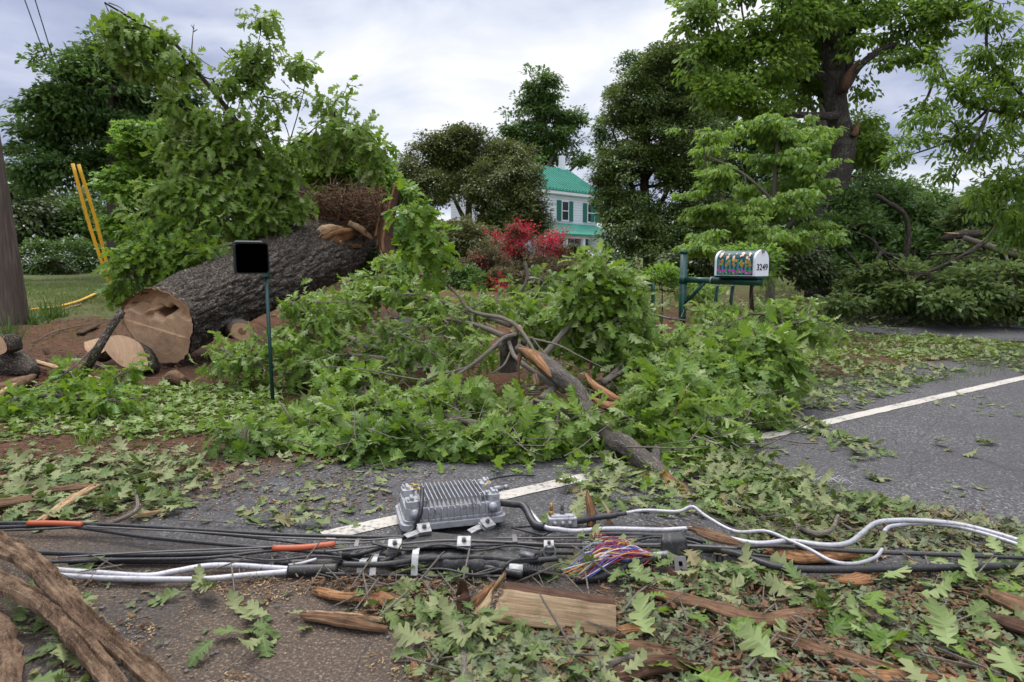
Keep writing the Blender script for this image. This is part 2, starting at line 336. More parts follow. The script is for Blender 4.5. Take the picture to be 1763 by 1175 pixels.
M['black_dusty'] = flat_mat('dusty_black_plastic', (0.022, 0.023, 0.026), 0.5, 0, 0.3, 26, 0.001, (0.10, 0.085, 0.066))
M['strand'] = flat_mat('steel_strand', (0.16, 0.15, 0.145), 0.55, 0.5, 0.4, 50)
M['orange'] = flat_mat('orange_sleeve', (0.42, 0.095, 0.04), 0.5, 0, 0.15)
M['brass'] = flat_mat('brass', (0.42, 0.25, 0.09), 0.45, 0.6)
M['yellow'] = flat_mat('yellow_plastic', (0.72, 0.40, 0.015), 0.45, 0, 0.2, 6, dirt=(0.45, 0.26, 0.03))
M['gpaint'] = flat_mat('green_paint', (0.006, 0.050, 0.036), 0.35, 0, 0.2, 20)
M['bpost'] = flat_mat('green_post', (0.012, 0.055, 0.045), 0.4, 0, 0.3, 12)
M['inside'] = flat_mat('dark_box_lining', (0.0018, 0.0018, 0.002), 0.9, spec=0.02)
M['bbox'] = flat_mat('dark_plastic', (0.010, 0.011, 0.013), 0.6, spec=0.15)
M['wpaint'] = flat_mat('white_paint', (0.74, 0.75, 0.79), 0.4, 0, 0.08, 9)
M['wtrim'] = flat_mat('white_trim', (0.72, 0.73, 0.76), 0.6, 0, 0.1)
M['ink'] = flat_mat('black_numerals', (0.012, 0.012, 0.014), 0.5)
M['shutter'] = flat_mat('green_shutter', (0.010, 0.13, 0.085), 0.55)
M['glass'] = flat_mat('window_glass', (0.03, 0.03, 0.035), 0.12, 0, 0.2, 3, spec=0.6)
M['teal'] = flat_mat('teal_picket', (0.05, 0.27, 0.27), 0.5)
M['dkteal'] = flat_mat('dark_backdrop', (0.02, 0.075, 0.085), 0.5)
for nme, c_ in dict(c_red=(0.36, 0.03, 0.045), c_blue=(0.04, 0.10, 0.38), c_yel=(0.52, 0.36, 0.05), c_pur=(0.15, 0.04, 0.17), c_wht=(0.48, 0.47, 0.47), c_org=(0.5, 0.22, 0.05), c_gry=(0.2, 0.22, 0.25),
                    c_mag=(0.62, 0.03, 0.38), c_grn=(0.10, 0.32, 0.06), c_pch=(0.78, 0.52, 0.36)).items(): M[nme] = flat_mat(nme, c_, 0.5, 0, 0.1)
def pole_mat():
    s = NT('weathered_pole_wood'); v = s.map(s.obj(), (1, 1, 0.05)); n1 = s.noise(v, 45, 5, 0.6); n2 = s.noise(s.map(s.obj(), (1, 1, 0.25)), 5, 4)
    c = s.ramp(n1, [(0.3, (0.055, 0.042, 0.034)), (0.6, (0.145, 0.115, 0.092)), (0.8, (0.20, 0.165, 0.135))])
    c = s.mix(s.ramp(n2, [(0.45, 0.0), (0.7, 0.8)]), c, (0.075, 0.062, 0.05)); return s.done(s.bsdf(c, 0.9, s.bump(n1, 0.8, 0.01), spec=0.15))
M['pole'] = pole_mat()
def ground_mat():
    s = NT('red_soil_and_lawn'); v = s.obj(); g = s.attr('rnd')
    n1 = s.noise(v, 0.9, 5, 0.6); n2 = s.noise(v, 9, 6, 0.7); n3 = s.noise(v, 60, 4, 0.7); vo = s.vor(v, 38)
    soil = s.ramp(n2, [(0.25, (0.050, 0.026, 0.017)), (0.5, (0.125, 0.060, 0.036)), (0.72, (0.185, 0.100, 0.062))])
    soil = s.mix(s.ramp(n1, [(0.42, 0.0), (0.62, 0.75)]), soil, (0.085, 0.062, 0.045))
    soil = s.mix(s.ramp(s.noise(v, 130, 2, 0.5), [(0.60, 0.0), (0.70, 0.75)]), soil, (0.33, 0.215, 0.12))
    gr = s.ramp(n3, [(0.3, (0.045, 0.065, 0.022)), (0.5, (0.105, 0.130, 0.045)), (0.7, (0.165, 0.165, 0.075))])
    gr = s.mix(s.ramp(n1, [(0.4, 0.0), (0.65, 0.6)]), gr, (0.15, 0.14, 0.065))
    f = s.ramp(s.ma('ADD', g, s.ma('MULTIPLY', s.ma('SUBTRACT', n2, 0.5), 0.9)), [(0.42, 0.0), (0.58, 1.0)])
    col = s.mix(f, soil, gr)
    h = s.ma('ADD', s.ma('MULTIPLY', n2, 1.5), s.ma('ADD', n3, s.ma('MULTIPLY', vo, -0.6)))
    return s.done(s.bsdf(col, 0.95, s.bump(h, 0.9, 0.03), spec=0.1))
M['ground'] = ground_mat()
def road_mat():
    s = NT('worn_asphalt'); v = s.obj(); g = s.attr('rnd')
    n1 = s.noise(v, 1.2, 5, 0.6); n2 = s.noise(v, 210, 3, 0.7); vo = s.vor(v, 115, out='Color'); vd = s.vor(v, 115); n3 = s.noise(v, 14, 6, 0.7)
    ag = s.n('ShaderNodeSeparateColor', {0: vo}).outputs[0]
    c = s.ramp(ag, [(0.0, (0.042, 0.041, 0.043)), (0.6, (0.080, 0.078, 0.082)), (0.9, (0.125, 0.12, 0.122)), (1.0, (0.26, 0.24, 0.23))])
    c = s.mix(s.ramp(n1, [(0.40, 0.0), (0.65, 0.6)]), c, (0.058, 0.055, 0.056))
    # sawdust and soil lying on the asphalt (rnd = how much)
    cr = s.ramp(s.noise(v, 95, 4, 0.7), [(0.3, (0.035, 0.027, 0.022)), (0.54, (0.085, 0.062, 0.046)), (0.63, (0.20, 0.150, 0.100)), (0.72, (0.48, 0.38, 0.26))])
    f = s.ramp(s.ma('ADD', g, s.ma('MULTIPLY', s.ma('SUBTRACT', s.ma('ADD', s.ma('MULTIPLY', n3, 0.6), s.ma('MULTIPLY', n2, 0.4)), 0.5), 1.5)), [(0.42, 0.0), (0.72, 1.0)])
    col = s.mix(f, c, cr)
    # cracks and the pothole of pale broken paint are geometry; fine cracks here
    ck = s.vor(s.n('ShaderNodeMixRGB', {0: 0.12, 1: v, 2: s.n('ShaderNodeTexNoise', {'Vector': v, 'Scale': 3.0}).outputs[1]}).outputs[0], 0.9, 'DISTANCE_TO_EDGE')
    col = s.mix(s.ramp(ck, [(0.0, 0.6), (0.004, 0.0)]), col, (0.02, 0.02, 0.022))
    h = s.ma('ADD', s.ma('MULTIPLY', vd, -1.0), s.ma('ADD', s.ma('MULTIPLY', n3, 0.8), s.ma('MULTIPLY', f, 0.8)))
    return s.done(s.bsdf(col, 0.85, s.bump(h, 0.9, 0.006), spec=0.3))
M['road'] = road_mat()
def paint_mat():
    s = NT('worn_road_paint'); v = s.obj(); n = s.noise(v, 40, 6, 0.75); n2 = s.noise(v, 260, 2); n0 = s.noise(v, 4, 4)
    w = s.ramp(s.ma('ADD', n, s.ma('MULTIPLY', n0, 0.5)), [(0.76, (0.46, 0.43, 0.38)), (0.84, (0.32, 0.30, 0.27)), (0.90, (0.10, 0.095, 0.095))])
    w = s.mix(s.ma('MULTIPLY', s.ramp(n2, [(0.5, 0.0), (0.65, 1.0)]), 0.5), w, (0.25, 0.22, 0.19))
    return s.done(s.bsdf(w, 0.7, s.bump(n, 0.6, 0.004), spec=0.3))
M['paint'] = paint_mat()
# ------------------------------------------------------------ leaves and growth
def tpl_lobed(E):
    V = []; Q = []
    for (ey, ew, my) in E: V += [(0, my), (-ew, ey), (ew, ey)]
    for i in range(len(E) - 1):
        a, b = 3 * i, 3 * i + 3; Q += [[a, b, b + 1, a + 1], [a, a + 2, b + 2, b]]
    return np.array(V, float), np.array(Q), None
T_HERO = tpl_lobed([(0, .010, 0), (.13, .025, .13), (.25, .17, .2), (.32, .18, .26), (.31, .065, .33), (.45, .25, .4), (.54, .28, .46), (.52, .085, .52), (.68, .30, .58), (.78, .29, .65), (.72, .10, .72), (.88, .21, .79), (.95, .18, .86), (.91, .09, .9), (1.0, .06, .97), (1.03, .0, 1.03)])
T_MID = tpl_lobed([(0, .012, 0), (.15, .03, .14), (.30, .20, .24), (.33, .07, .34), (.53, .28, .44), (.54, .09, .55), (.76, .29, .65), (.75, .10, .76), (.94, .18, .88), (1.03, .0, 1.03)])
T_LITE = tpl_lobed([(0, .03, 0), (.34, .24, .3), (.40, .10, .42), (.68, .32, .6), (.74, .12, .74), (1.0, .0, 1.0)])
T_OVAL = tpl_lobed([(0, .0, 0), (.3, .24, .3), (.65, .22, .65), (1.0, .0, 1.0)])
T_MAPLE = tpl_lobed([(0, .02, 0), (.12, .22, .15), (.30, .48, .25), (.42, .20, .42), (.70, .42, .55), (.72, .13, .72), (1.05, .0, 1.0)])
T_DIA = (np.array([(0, 0), (-.30, .5), (0, 1.0), (.30, .5)], float), None, np.array([[0, 2, 1], [0, 3, 2]]))
T_NARROW = (np.array([(0, 0), (-.17, .45), (0, 1.0), (.17, .45)], float), None, np.array([[0, 2, 1], [0, 3, 2]]))
T_BLADE = (np.array([(-.04, 0), (.04, 0), (.02, .6), (0, 1.0), (-.02, .6)], float), None, np.array([[0, 1, 2], [0, 2, 4], [4, 2, 3]]))
def runit(n): v = RNG.normal(size=(n, 3)); return nrm(v)
def leaves(mb, tpl, pos, d, nr, size, fold=0.35, curl=0.35, twist=0.0, r=None, flip=0.0):
    V, Q, T = tpl; n = len(pos); k = len(V)
    if n == 0: return
    d = nrm(d); nr = nr * np.where(RNG.uniform(0, 1, n) < flip, -1, 1)[:, None]; s = nrm(np.cross(d, nr)); nn = np.cross(s, d)
    size = np.broadcast_to(np.asarray(size, float), (n,))
    fo = (RNG.uniform(0.2, 1.3, n) * fold)[:, None]; cu = (RNG.uniform(-0.3, 1.4, n) * curl)[:, None]; tw = (RNG.normal(0, 1, n) * twist)[:, None]
    big = k > 4; y = V[None, :, 1] + 0 * fo; x = V[None, :, 0] * RNG.uniform(.72, 1.12, n)[:, None] if big else V[None, :, 0]
    if big: x = x + (RNG.normal(0, .10, n))[:, None] * y * y; x = x * (1 + .22 * np.sign(V[None, :, 0]) * RNG.uniform(-1, 1, n)[:, None] * (V[None, :, 0] != 0))
    z = fo * np.abs(x) * 1.0 - cu * y * y + tw * x * y + 0.05 * np.sin(y * 9 + RNG.uniform(0, 6, n)[:, None]) * np.sign(x) * (np.abs(x) > .12)
    yy = y - 0.35 * np.abs(cu) * y * y * y
    P = pos[:, None] + size[:, None, None] * (x[..., None] * s[:, None] + yy[..., None] * d[:, None] + z[..., None] * nn[:, None])
    off = (np.arange(n) * k)[:, None, None]
    if r is None: r = RNG.uniform(0, 1, n)
    mb.add(P.reshape(-1, 3), (Q[None] + off).reshape(-1, 4) if Q is not None else None, (T[None] + off).reshape(-1, 3) if T is not None else None, None, np.repeat(r, k), np.column_stack([np.tile(V[:, 0], n), np.tile(V[:, 1], n), np.repeat(r, k)]) if k > 4 else None)
def ellip(px, py, rx, ry, d, dz=None):   # a lobe seen at a pixel becomes a lobe of real size at its own distance
    c = at(px, py, d); sc = d / F; return (c, np.array([rx * sc, (dz if dz else (rx + ry) / 2 * sc), ry * sc]))
def sample_lobes(lobes, n, shell=0.45, cull=0.2):
    n = int(n / (1 - cull))
    w = np.array([(l[1][0] * l[1][1] * l[1][2]) ** 0.58 for l in lobes]); w = w / w.sum(); out = []; rel = []
    ks = RNG.choice(len(lobes), n, p=w)
    u = runit(n); rr = RNG.uniform(shell, 1.0, n) ** 0.6; c = np.array([lobes[k][0] for k in ks]); e = np.array([lobes[k][1] for k in ks])
    w3 = vnoise(u[:, 0] * 2.6 + ks * 3.7, u[:, 1] * 2.6, u[:, 2] * 2.6, 77)              # uneven outline: bays and sprays
    out = c + u * (rr * (0.62 + 0.85 * w3))[:, None] * e
    f = 2.2 / np.median(e.mean(1)); g = fbm(out[:, 0] * f, out[:, 1] * f, out[:, 2] * f, 2, 41); keep = g > np.quantile(g, cull)   # gaps
    return out[keep], u[keep]
def grow(trunk, tr_rad, targets, jit=0.08, sag=0.05, tip=0.006, expo=2.3, lim=None, branch_min=0):
    """trunk: polylines [(P, r0, r1)], targets Nx3 -> list of (path, radii), per-target direction"""
    nodes = []; par = []; isT = []
    for (P, r0, r1) in trunk:
        P = np.asarray(P, float); base = None
        if nodes: A = np.array(nodes); base = int(np.argmin(np.linalg.norm(A - P[0], axis=1)))
        for i, p in enumerate(P):
            nodes.append(p); par.append(base if i == 0 else len(nodes) - 2); isT.append(True)
    root = nodes[0]; nT = len(nodes)
    dist0 = [0.0] * nT
    for i in range(nT): dist0[i] = 0 if par[i] is None else dist0[par[i]] + np.linalg.norm(nodes[i] - nodes[par[i]])
    A = np.zeros((nT + len(targets) * 4, 3)); A[:nT] = nodes; D0 = np.zeros(len(A)); D0[:nT] = dist0; PR = [(-1 if p is None else p) for p in par]; n = nT
    order = np.argsort([np.min(np.linalg.norm(A[branch_min:nT] - t, axis=1)) for t in targets]); chains = []; tdir = np.zeros((len(targets), 3)); tipi = np.zeros(len(targets), int)
    for ti in order:
        t = targets[ti]; dd = np.linalg.norm(A[branch_min:n] - t, axis=1); c = dd + 0.12 * D0[branch_min:n]; b = int(np.argmin(c)) + branch_min; L = np.linalg.norm(A[b] - t)
        m = 3; prev = b; ids = [b]
        jv = RNG.normal(0, jit * L, 3)
        for q in range(1, m + 1):
            f = q / m; p = A[b] * (1 - f) + t * f + (jv + np.array([0, 0, -sag * L])) * math.sin(math.pi * f) * (1 if q < m else 0)
            A[n] = p; PR.append(prev); D0[n] = D0[prev] + L / m; prev = n; ids.append(n); n += 1
        chains.append(ids); tdir[ti] = nrm(A[n - 1] - A[n - 2]); tipi[ti] = n - 1
    cnt = np.zeros(n)
    for i in tipi: cnt[i] += 1
    for i in range(n - 1, nT - 1, -1):
        if PR[i] >= 0: cnt[PR[i]] += cnt[i]
    rad = tip * np.maximum(cnt, 1) ** (1 / expo)
    if lim: rad = np.minimum(rad, lim)
    out = []
    for ids in chains:
        rr = rad[ids].copy(); rr[0] = min(rr[0], rr[1] * 1.25); out.append((A[ids], rr))
    return out, tdir
def skeleton(mb, trunk, chains, k=5, ktrunk=14, rough=0.12):
    prev = None
    for (P, r0, r1) in trunk:
        P = np.asarray(P, float)
        if prev is not None:
            dd = np.linalg.norm(prev - P[0], axis=1)
            if dd.min() > .01: P = np.vstack([prev[int(np.argmin(dd))], P])
        n = max(len(P) * 6, 12); Q = spline(P, n); prev = Q if prev is None else np.vstack([prev, Q]); rr = np.linspace(0, 1, n); r = r0 + (r1 - r0) * rr ** 0.8
        tube(mb, Q, r, ktrunk, rough=rough, seed=int(abs(P[0][0] * 10)) % 50)
    for P, r in chains:
        Q = spline(P, 7); rr = np.interp(np.linspace(0, 1, 7), np.linspace(0, 1, len(r)), r); tube(mb, Q, rr, k, cap=False)
def foliage(mb, tpl, T, rel, tdir, n, spread, size, outw=0.6, grav=0.25, upn=1.0, flat=0.6, rv=0.25, **kw):
    """n leaves in a tuft round each target; flat squashes the tuft; leaves point outwards and hang by grav"""
    N = len(T); o = nrm(tdir * 0.8 + rel * 0.4)
    u = runit(N * n); rr = RNG.uniform(0, 1, N * n) ** 0.5
    offs = u * rr[:, None] * spread; offs[:, 2] *= flat
    pos = np.repeat(T, n, 0) + offs
    d = nrm(offs * np.array([1, 1, 0.5]) / max(spread, 1e-6) * 0.9 + np.repeat(o, n, 0) * outw + runit(N * n) * 0.45 + np.array([0, 0, -grav]))
    nr = np.array([0, 0, upn]) + runit(N * n) * 0.55
    r = np.clip(np.repeat(RNG.uniform(0, 1, N), n) * (1 - rv) + RNG.uniform(0, 1, N * n) * rv, 0, 1)
    leaves(mb, tpl, pos, d, nr, RNG.uniform(0.7, 1.15, N * n) * size, r=r, **kw)
def make_tree(name, label, cat, trunk, lobes, ntuft, nleaf, spread, size, mat, bark='bark', tpl=T_DIA, group=None, tip=0.008, grav=0.25, flat=0.6, shell=0.4, fold=0.3, curl=0.3,
              crown='crown', wood='trunk', k=4, floor=False, extra=None, lim=None, upn=1.0, outw=0.6, branch_min=0, jit=0.08, sag=0.05, rough=0.12, cull=0.2):
    base = trunk[0][0][0]; e = empty(name, base, label, cat, group)
    lob = [ellip(*l) for l in lobes]; T, rel = sample_lobes(lob, ntuft, shell, cull)
    if floor: hh = H(T[:, 0], T[:, 1]) + 0.04; T[:, 2] = np.maximum(T[:, 2], hh + RNG.uniform(0, .08, len(T)))
    ch, td = grow(trunk, None, T, tip=tip, lim=lim, branch_min=branch_min, jit=jit, sag=sag)
    a = MB(); skeleton(a, trunk, ch, k=k, rough=rough); a.build(wood, M[bark], e)
    b = MB(); foliage(b, tpl, T, rel, td, nleaf, spread, size, outw=outw, grav=grav, flat=flat, fold=fold, curl=curl, upn=upn, flip=.22 if tpl is not T_DIA else 0.0)
    if floor:
        for i, v in enumerate(b.V):
            hh = H(v[:, 0], v[:, 1]) + 0.006; v[:, 2] = np.maximum(v[:, 2], hh + (v[:, 2] < hh) * RNG.uniform(0, .012, len(v)))
    b.build(crown, M[mat], e, smooth=False)
    return e, T, rel, td
# ------------------------------------------------------------ ground, road
def axis(lo, hi, near, n_near, n_far):
    a = np.linspace(near[0], near[1], n_near); b = near[1] + (hi - near[1]) * (np.linspace(0, 1, n_far)[1:] ** 3); c = near[0] + (lo - near[0]) * (np.linspace(0, 1, n_far)[1:] ** 3)
    return np.concatenate([c[::-1], a, b])
def grid(xs, ys):
    X, Y = np.meshgrid(xs, ys); n, m = X.shape; i = np.arange(n - 1)[:, None] * m; j = np.arange(m - 1)[None]
    return X, Y, np.stack([i + j, i + j + 1, i + m + j + 1, i + m + j], -1).reshape(-1, 4)
X, Y, Q = grid(axis(-500, 500, (-9, 9), 260, 50), axis(-60, 600, (1.2, 15), 220, 50))
s_ = S(X, Y); Z = H(X, Y) - 0.03 * (1 - ss(1.1, 1.35, s_))
gr = 0.25 + 0.55 * ss(9, 11.5, Y) * ss(-3.6, -5.5, X) + 0.5 * ss(20, 28, Y) + 0.25 * ss(2.2, 3.5, X) * ss(1.8, 2.6, s_)
gr = gr - 0.35 * ss(-7.5, -5.5, X) * ss(2.5, 0, X) * ss(3.5, 5.5, Y) * ss(24, 18, Y) * 1.0
tag(build('ground', np.stack([X, Y, Z], -1).reshape(-1, 3), Q, None, M['ground'], rnd=gr.ravel()), kind='structure')
# road: a sheet along RD, ragged far edge at s about 1.15
L = np.concatenate([np.linspace(-60, -6, 20)[:-1], np.linspace(-6, 16, 260), np.linspace(16, 220, 30)[1:]]); W = np.concatenate([np.linspace(0, 1, 90) ** 1.0])
edge = 1.08 + 0.22 * (fbm(L * 1.1, 0 * L, 0, 4, 3) - 0.5) * 2 + 0.05 * (fbm(L * 7, 0 * L, 0, 3, 4) - 0.5)
sv_ = -9 + (edge[None] + 9) * W[:, None]
org = np.array([0.0, 3.283])
PX = org[0] + RD[0] * L[None] + RN[0] * sv_; PY = org[1] + RD[1] * L[None] + RN[1] * sv_
n, m = PX.shape; i = np.arange(n - 1)[:, None] * m; j = np.arange(m - 1)[None]
Qr = np.stack([i + j, i + j + 1, i + m + j + 1, i + m + j], -1).reshape(-1, 4)
dirt = 0.12 + 0.62 * ss(1.6, -0.9, PX + 0.15 * (PY - 2)) * ss(3.3, 2.4, PY) + 0.45 * ss(0.55, 1.15, sv_) + 0.55 * ss(-0.3, -2.2, PX) * ss(2.4, 3.4, PY) + 0.6 * ss(0.0, 0.8, PX) * ss(2.7, 2.1, PY)
dirt = dirt - 0.3 * ss(0.25, 0.12, np.hypot((PX + .75) / 1.6, (PY - 3.2) / 1.2) * 0.3)
dirt = dirt * (0.55 + 0.9 * fbm(PX * 1.6, PY * 1.6, 0, 4, 61))
tag(build('road', np.stack([PX, PY, 0 * PX + 0.0], -1).reshape(-1, 3), Qr, None, M['road'], rnd=np.clip(dirt, 0, 1).ravel()), kind='structure')
# white edge line, worn at its rim
Lm = np.linspace(-0.95, 60, 900); Lm = np.concatenate([np.linspace(-0.95, 12, 700), np.linspace(12, 90, 80)[1:]])
e1 = 0.055 + 0.012 * (fbm(Lm * 9, 0 * Lm, 0, 3, 31) - .5); e2 = -0.05 + 0.012 * (fbm(Lm * 9, 0 * Lm, 5, 3, 37) - .5)
rows = np.stack([e2, e2 * .3 + e1 * .7, e1]); PX = org[0] + RD[0] * Lm[None] + RN[0] * rows; PY = org[1] + RD[1] * Lm[None] + RN[1] * rows
n, m = PX.shape; i = np.arange(n - 1)[:, None] * m; j = np.arange(m - 1)[None]; Qm = np.stack([i + j, i + j + 1, i + m + j + 1, i + m + j], -1).reshape(-1, 4)
cx = (Lm[:-1] + Lm[1:]) / 2; keep = ~((cx > -0.55) & (cx < -0.32)); keep = np.tile(keep, 2)
tag(build('road_marking', np.stack([PX, PY, 0 * PX + 0.004], -1).reshape(-1, 3), Qm[keep], None, M['paint'], smooth=False), kind='structure')
# driveway apron beyond the verge on the right
dv = [gnd(1290, 556), gnd(1420, 535), gnd(1560, 548), gnd(1763, 560), gnd(1900, 575), gnd(1990, 600), gnd(1763, 590), gnd(1600, 578), gnd(1420, 572)]
ct = np.mean(dv, 0); K = 60; ring = spline(np.vstack([dv, dv[:1]]), K + 1)[:-1]; mb = MB(); nr_ = 8
VV = [];
for a in range(nr_ + 1):
    f = a / nr_; p = ct + (ring - ct) * f; p = p.copy(); wob = 1 + 0.10 * (fbm(ring[:, 0] * 3, ring[:, 1] * 3, 0, 3, 8) - .5)[:, None] * f; p = ct + (p - ct) * wob; p[:, 2] = H(p[:, 0], p[:, 1]) + 0.012; VV.append(p)
VV = np.array(VV); i = np.arange(nr_)[:, None] * K; j = np.arange(K)[None]
tag(build('driveway', VV.reshape(-1, 3), np.stack([i + j, i + (j + 1) % K, i + K + (j + 1) % K, i + K + j], -1).reshape(-1, 4), None, M['road'], rnd=np.full(VV.size // 3, 0.3)), kind='structure')
# ------------------------------------------------------------ background trees
def tr(pts, d, r0, r1):                  # trunk polyline from pixels at one distance
    P = [at(px, py, dd if dd else d) for (px, py, *q) in pts for dd in [q[0] if q else None]]; return (np.array(P), r0, r1)
def stand(px, d, top_py, r0=0.2, r1=0.08, lean=0):
    b = at(px, 450, d); b[2] = H(b[0], b[1]) - 0.05; t = at(px + lean, top_py, d); m = (b + t) / 2 + np.array([0.02 * d * random.uniform(-.5, .5), 0, 0]); return (np.array([b, m, t]), r0, r1)
# left big tree
make_tree('leafy_tree', 'tall dark green tree with feathery crown behind the yellow guy guards', 'tree', [stand(200, 24, 150, .28, .08, -10)],
    [(150, 165, 85, 70, 24), (100, 215, 60, 60, 24), (190, 110, 60, 45, 25), (130, 120, 30, 30, 24), (85, 170, 30, 25, 23), (210, 200, 90, 80, 26), (120, 280, 85, 40, 24), (260, 160, 80, 60, 26), (60, 290, 35, 25, 23), (180, 290, 60, 40, 25), (40, 320, 16, 20, 23), (300, 240, 70, 80, 27)],
    520, 80, 0.55, 0.21, 'mid', tpl=T_DIA, tip=0.012, flat=0.45, shell=.15)
# distant dark trees at the far left
for i, (px, d, top, w, lab) in enumerate([(15, 42, 300, 60, 'dark distant tree half hidden by the utility pole'), (95, 46, 330, 70, 'dark round tree beyond the lawn behind the white flowering shrub'), (180, 44, 325, 60, 'dense distant tree directly behind the upper yellow guards'), (-60, 44, 320, 60, 'dark distant tree past the left of the utility pole'), (270, 46, 350, 60, 'dark distant tree hidden behind the bright maple')]):
    make_tree('distant_tree', lab, 'tree', [stand(px, d, top + 30, .3, .1)], [(px, top + 40, w, 42, d), (px - 25, top + 80, w, 50, d - 1), (px + 30, top + 90, w, 45, d - 1)], 200, 60, 1.0, 0.34, 'dark' if i != 2 else 'mid', group='trees beyond the lawn', tip=.02)
# flowering shrubs at the lawn's far edge
for i, (px, d, w, lab) in enumerate([(75, 27, 38, 'white flowering shrub next to the utility pole across the lawn'), (140, 28, 42, 'white flowering shrub nearest the yellow guy guards across the lawn'), (205, 28, 30, 'green shrub at the lawn edge under the maple leaves')]):
    e, T, rel, td = make_tree('flowering_shrub', lab, 'shrub', [stand(px, d, 450, .06, .03)], [(px, 447, w, 26, d), (px + 10, 462, w * 1.1, 16, d - .5)], 150, 70, 0.42, 0.16, 'mid', crown='foliage', wood='stem', tip=.008)
    if i < 2:
        b = MB(); ix = RNG.choice(len(T), 45); foliage(b, T_DIA, T[ix] + runit(45) * .2 + np.array([0, -.4, .1]), rel[ix], td[ix], 14, 0.32, 0.10, grav=0); b.build('blossom', M['white_fl'], e, smooth=False)
b = MB()                                  # small round dark bush
make_tree('round_bush', 'small round dark green bush in front of the white flowering shrubs', 'bush', [stand(95, 26, 470, .04, .02)], [(95, 463, 22, 13, 26)], 60, 80, 0.25, 0.12, 'dark', crown='foliage', wood='stem')
# far wood on the horizon as one mass
fw = []
for px in range(-500, 2500, 26):
    d = 120 + 25 * math.sin(px * 1.7); top = 395 + 14 * math.sin(px * 0.021) + random.uniform(-9, 9)
    if 1380 < px < 1700: top = 345 + 12 * math.sin(px * .05)
    fw += [(px, top + 22, 26, 20, d), (px + 8, top + 45, 30, 25, d - 3)]
lob = [ellip(*l) for l in fw]; T, rel = sample_lobes(lob, 2600, 0.5); b = MB(); foliage(b, T_DIA, T, rel, rel, 22, 2.2, 0.9, flat=.7)
tag(b.build('distant_woods', M['mid'], smooth=False), 'mass of far woods along the horizon', 'woods', kind='stuff')
for px, d, top, w, lab in [(1545, 60, 318, 46, 'rounded far tree rising over the right pile between trunk and drooping bough'), (1590, 58, 340, 36, 'lower far tree just right of the rounded far tree'), (1490, 62, 335, 40, 'far tree next to the big oak trunk on its right'), (1650, 56, 350, 45, 'far tree behind the drooping bough on the right')]:
    make_tree('distant_tree', lab, 'tree', [stand(px, d, top + 20, .3, .1)], [(px, top + 22, w, 24, d), (px - 10, top + 60, w * 1.2, 34, d - 2), (px + 20, top + 95, w * 1.2, 30, d - 3)], 170, 60, 1.2, 0.45, 'mid', group='trees beyond the fallen limbs', tip=.03)
# tall pale-limbed tree behind the house
make_tree('tall_tree', 'tall pale-limbed tree standing behind the green-roofed house', 'tree', [stand(932, 78, 150, .55, .15), tr([(932, 330), (905, 270), (880, 230)], 78, .3, .12), tr([(935, 300), (960, 250), (975, 205)], 78, .3, .12), tr([(936, 340), (975, 300), (1005, 275)], 78, .25, .1)],
    [(925, 150, 26, 26, 78), (945, 150, 30, 18, 77), (912, 190, 36, 24, 78), (955, 195, 34, 26, 79), (985, 205, 22, 14, 78), (975, 235, 32, 16, 77), (905, 230, 40, 18, 78), (880, 225, 16, 18, 77), (940, 245, 34, 22, 79), (868, 262, 22, 10, 77), (985, 268, 26, 12, 78), (920, 275, 50, 18, 80), (1000, 278, 14, 8, 76)],
    330, 60, 1.0, 0.42, 'mid', bark='bark_grey', tip=0.05, flat=.55, cull=.4, shell=.15)
make_tree('leafy_tree', 'mid green tree filling the gap behind the dogwood and the oak', 'tree', [stand(1300, 32, 180, .3, .1), tr([(1300, 380), (1240, 280), (1210, 220)], 32, .14, .06), tr([(1300, 380), (1370, 280), (1390, 230)], 32, .14, .06)], [(1210, 200, 50, 50, 32), (1260, 230, 60, 50, 32), (1330, 250, 60, 50, 32), (1230, 290, 60, 50, 31), (1300, 330, 70, 50, 31), (1380, 320, 50, 60, 31), (1240, 380, 70, 50, 30), (1340, 400, 80, 50, 30), (1400, 400, 40, 50, 30), (1220, 130, 40, 40, 33), (1480, 400, 40, 50, 30), (1380, 250, 40, 40, 32)], 620, 80, 0.5, 0.19, 'mid', tip=.010, cull=.15)
make_tree('leafy_tree', 'green tree peeping between the olive holly and the tall tree', 'tree', [stand(870, 60, 260, .3, .1)], [(862, 262, 30, 22, 60), (885, 300, 40, 40, 60)], 120, 60, .8, .3, 'mid', tip=.02)
# dense olive broadleaf (holly) left of the house
make_tree('holly_tree', 'broad olive and brown leaved tree left of the house', 'tree', [stand(812, 30, 330, .30, .1, -4), tr([(815, 400), (845, 340), (880, 290)], 30, .12, .05), tr([(810, 400), (780, 340), (750, 290)], 30, .12, .05)],
    [(735, 275, 42, 32, 30), (715, 300, 32, 30, 29), (780, 255, 40, 34, 30), (800, 235, 26, 18, 30), (830, 265, 42, 34, 31), (870, 275, 40, 34, 30), (895, 310, 38, 42, 29), (745, 330, 50, 34, 29), (850, 330, 55, 50, 28.5), (905, 360, 34, 30, 28), (880, 385, 48, 26, 28), (790, 300, 50, 40, 31), (925, 380, 22, 18, 28)],
    820, 95, 0.42, 0.135, 'olive', tip=0.010, cull=.06, shell=.3, bark='bark_grey')
make_tree('leafy_tree', 'small green tree filling the gap above the broken crotch', 'tree', [stand(610, 17, 300, .1, .04)], [(560, 265, 55, 26, 17), (620, 290, 50, 32, 17), (520, 300, 50, 40, 17), (660, 330, 40, 30, 17), (590, 330, 60, 35, 18), (700, 370, 40, 26, 18), (625, 262, 22, 16, 17)],
    260, 70, 0.34, 0.15, 'maple', tpl=T_DIA, tip=.006, flat=.4)
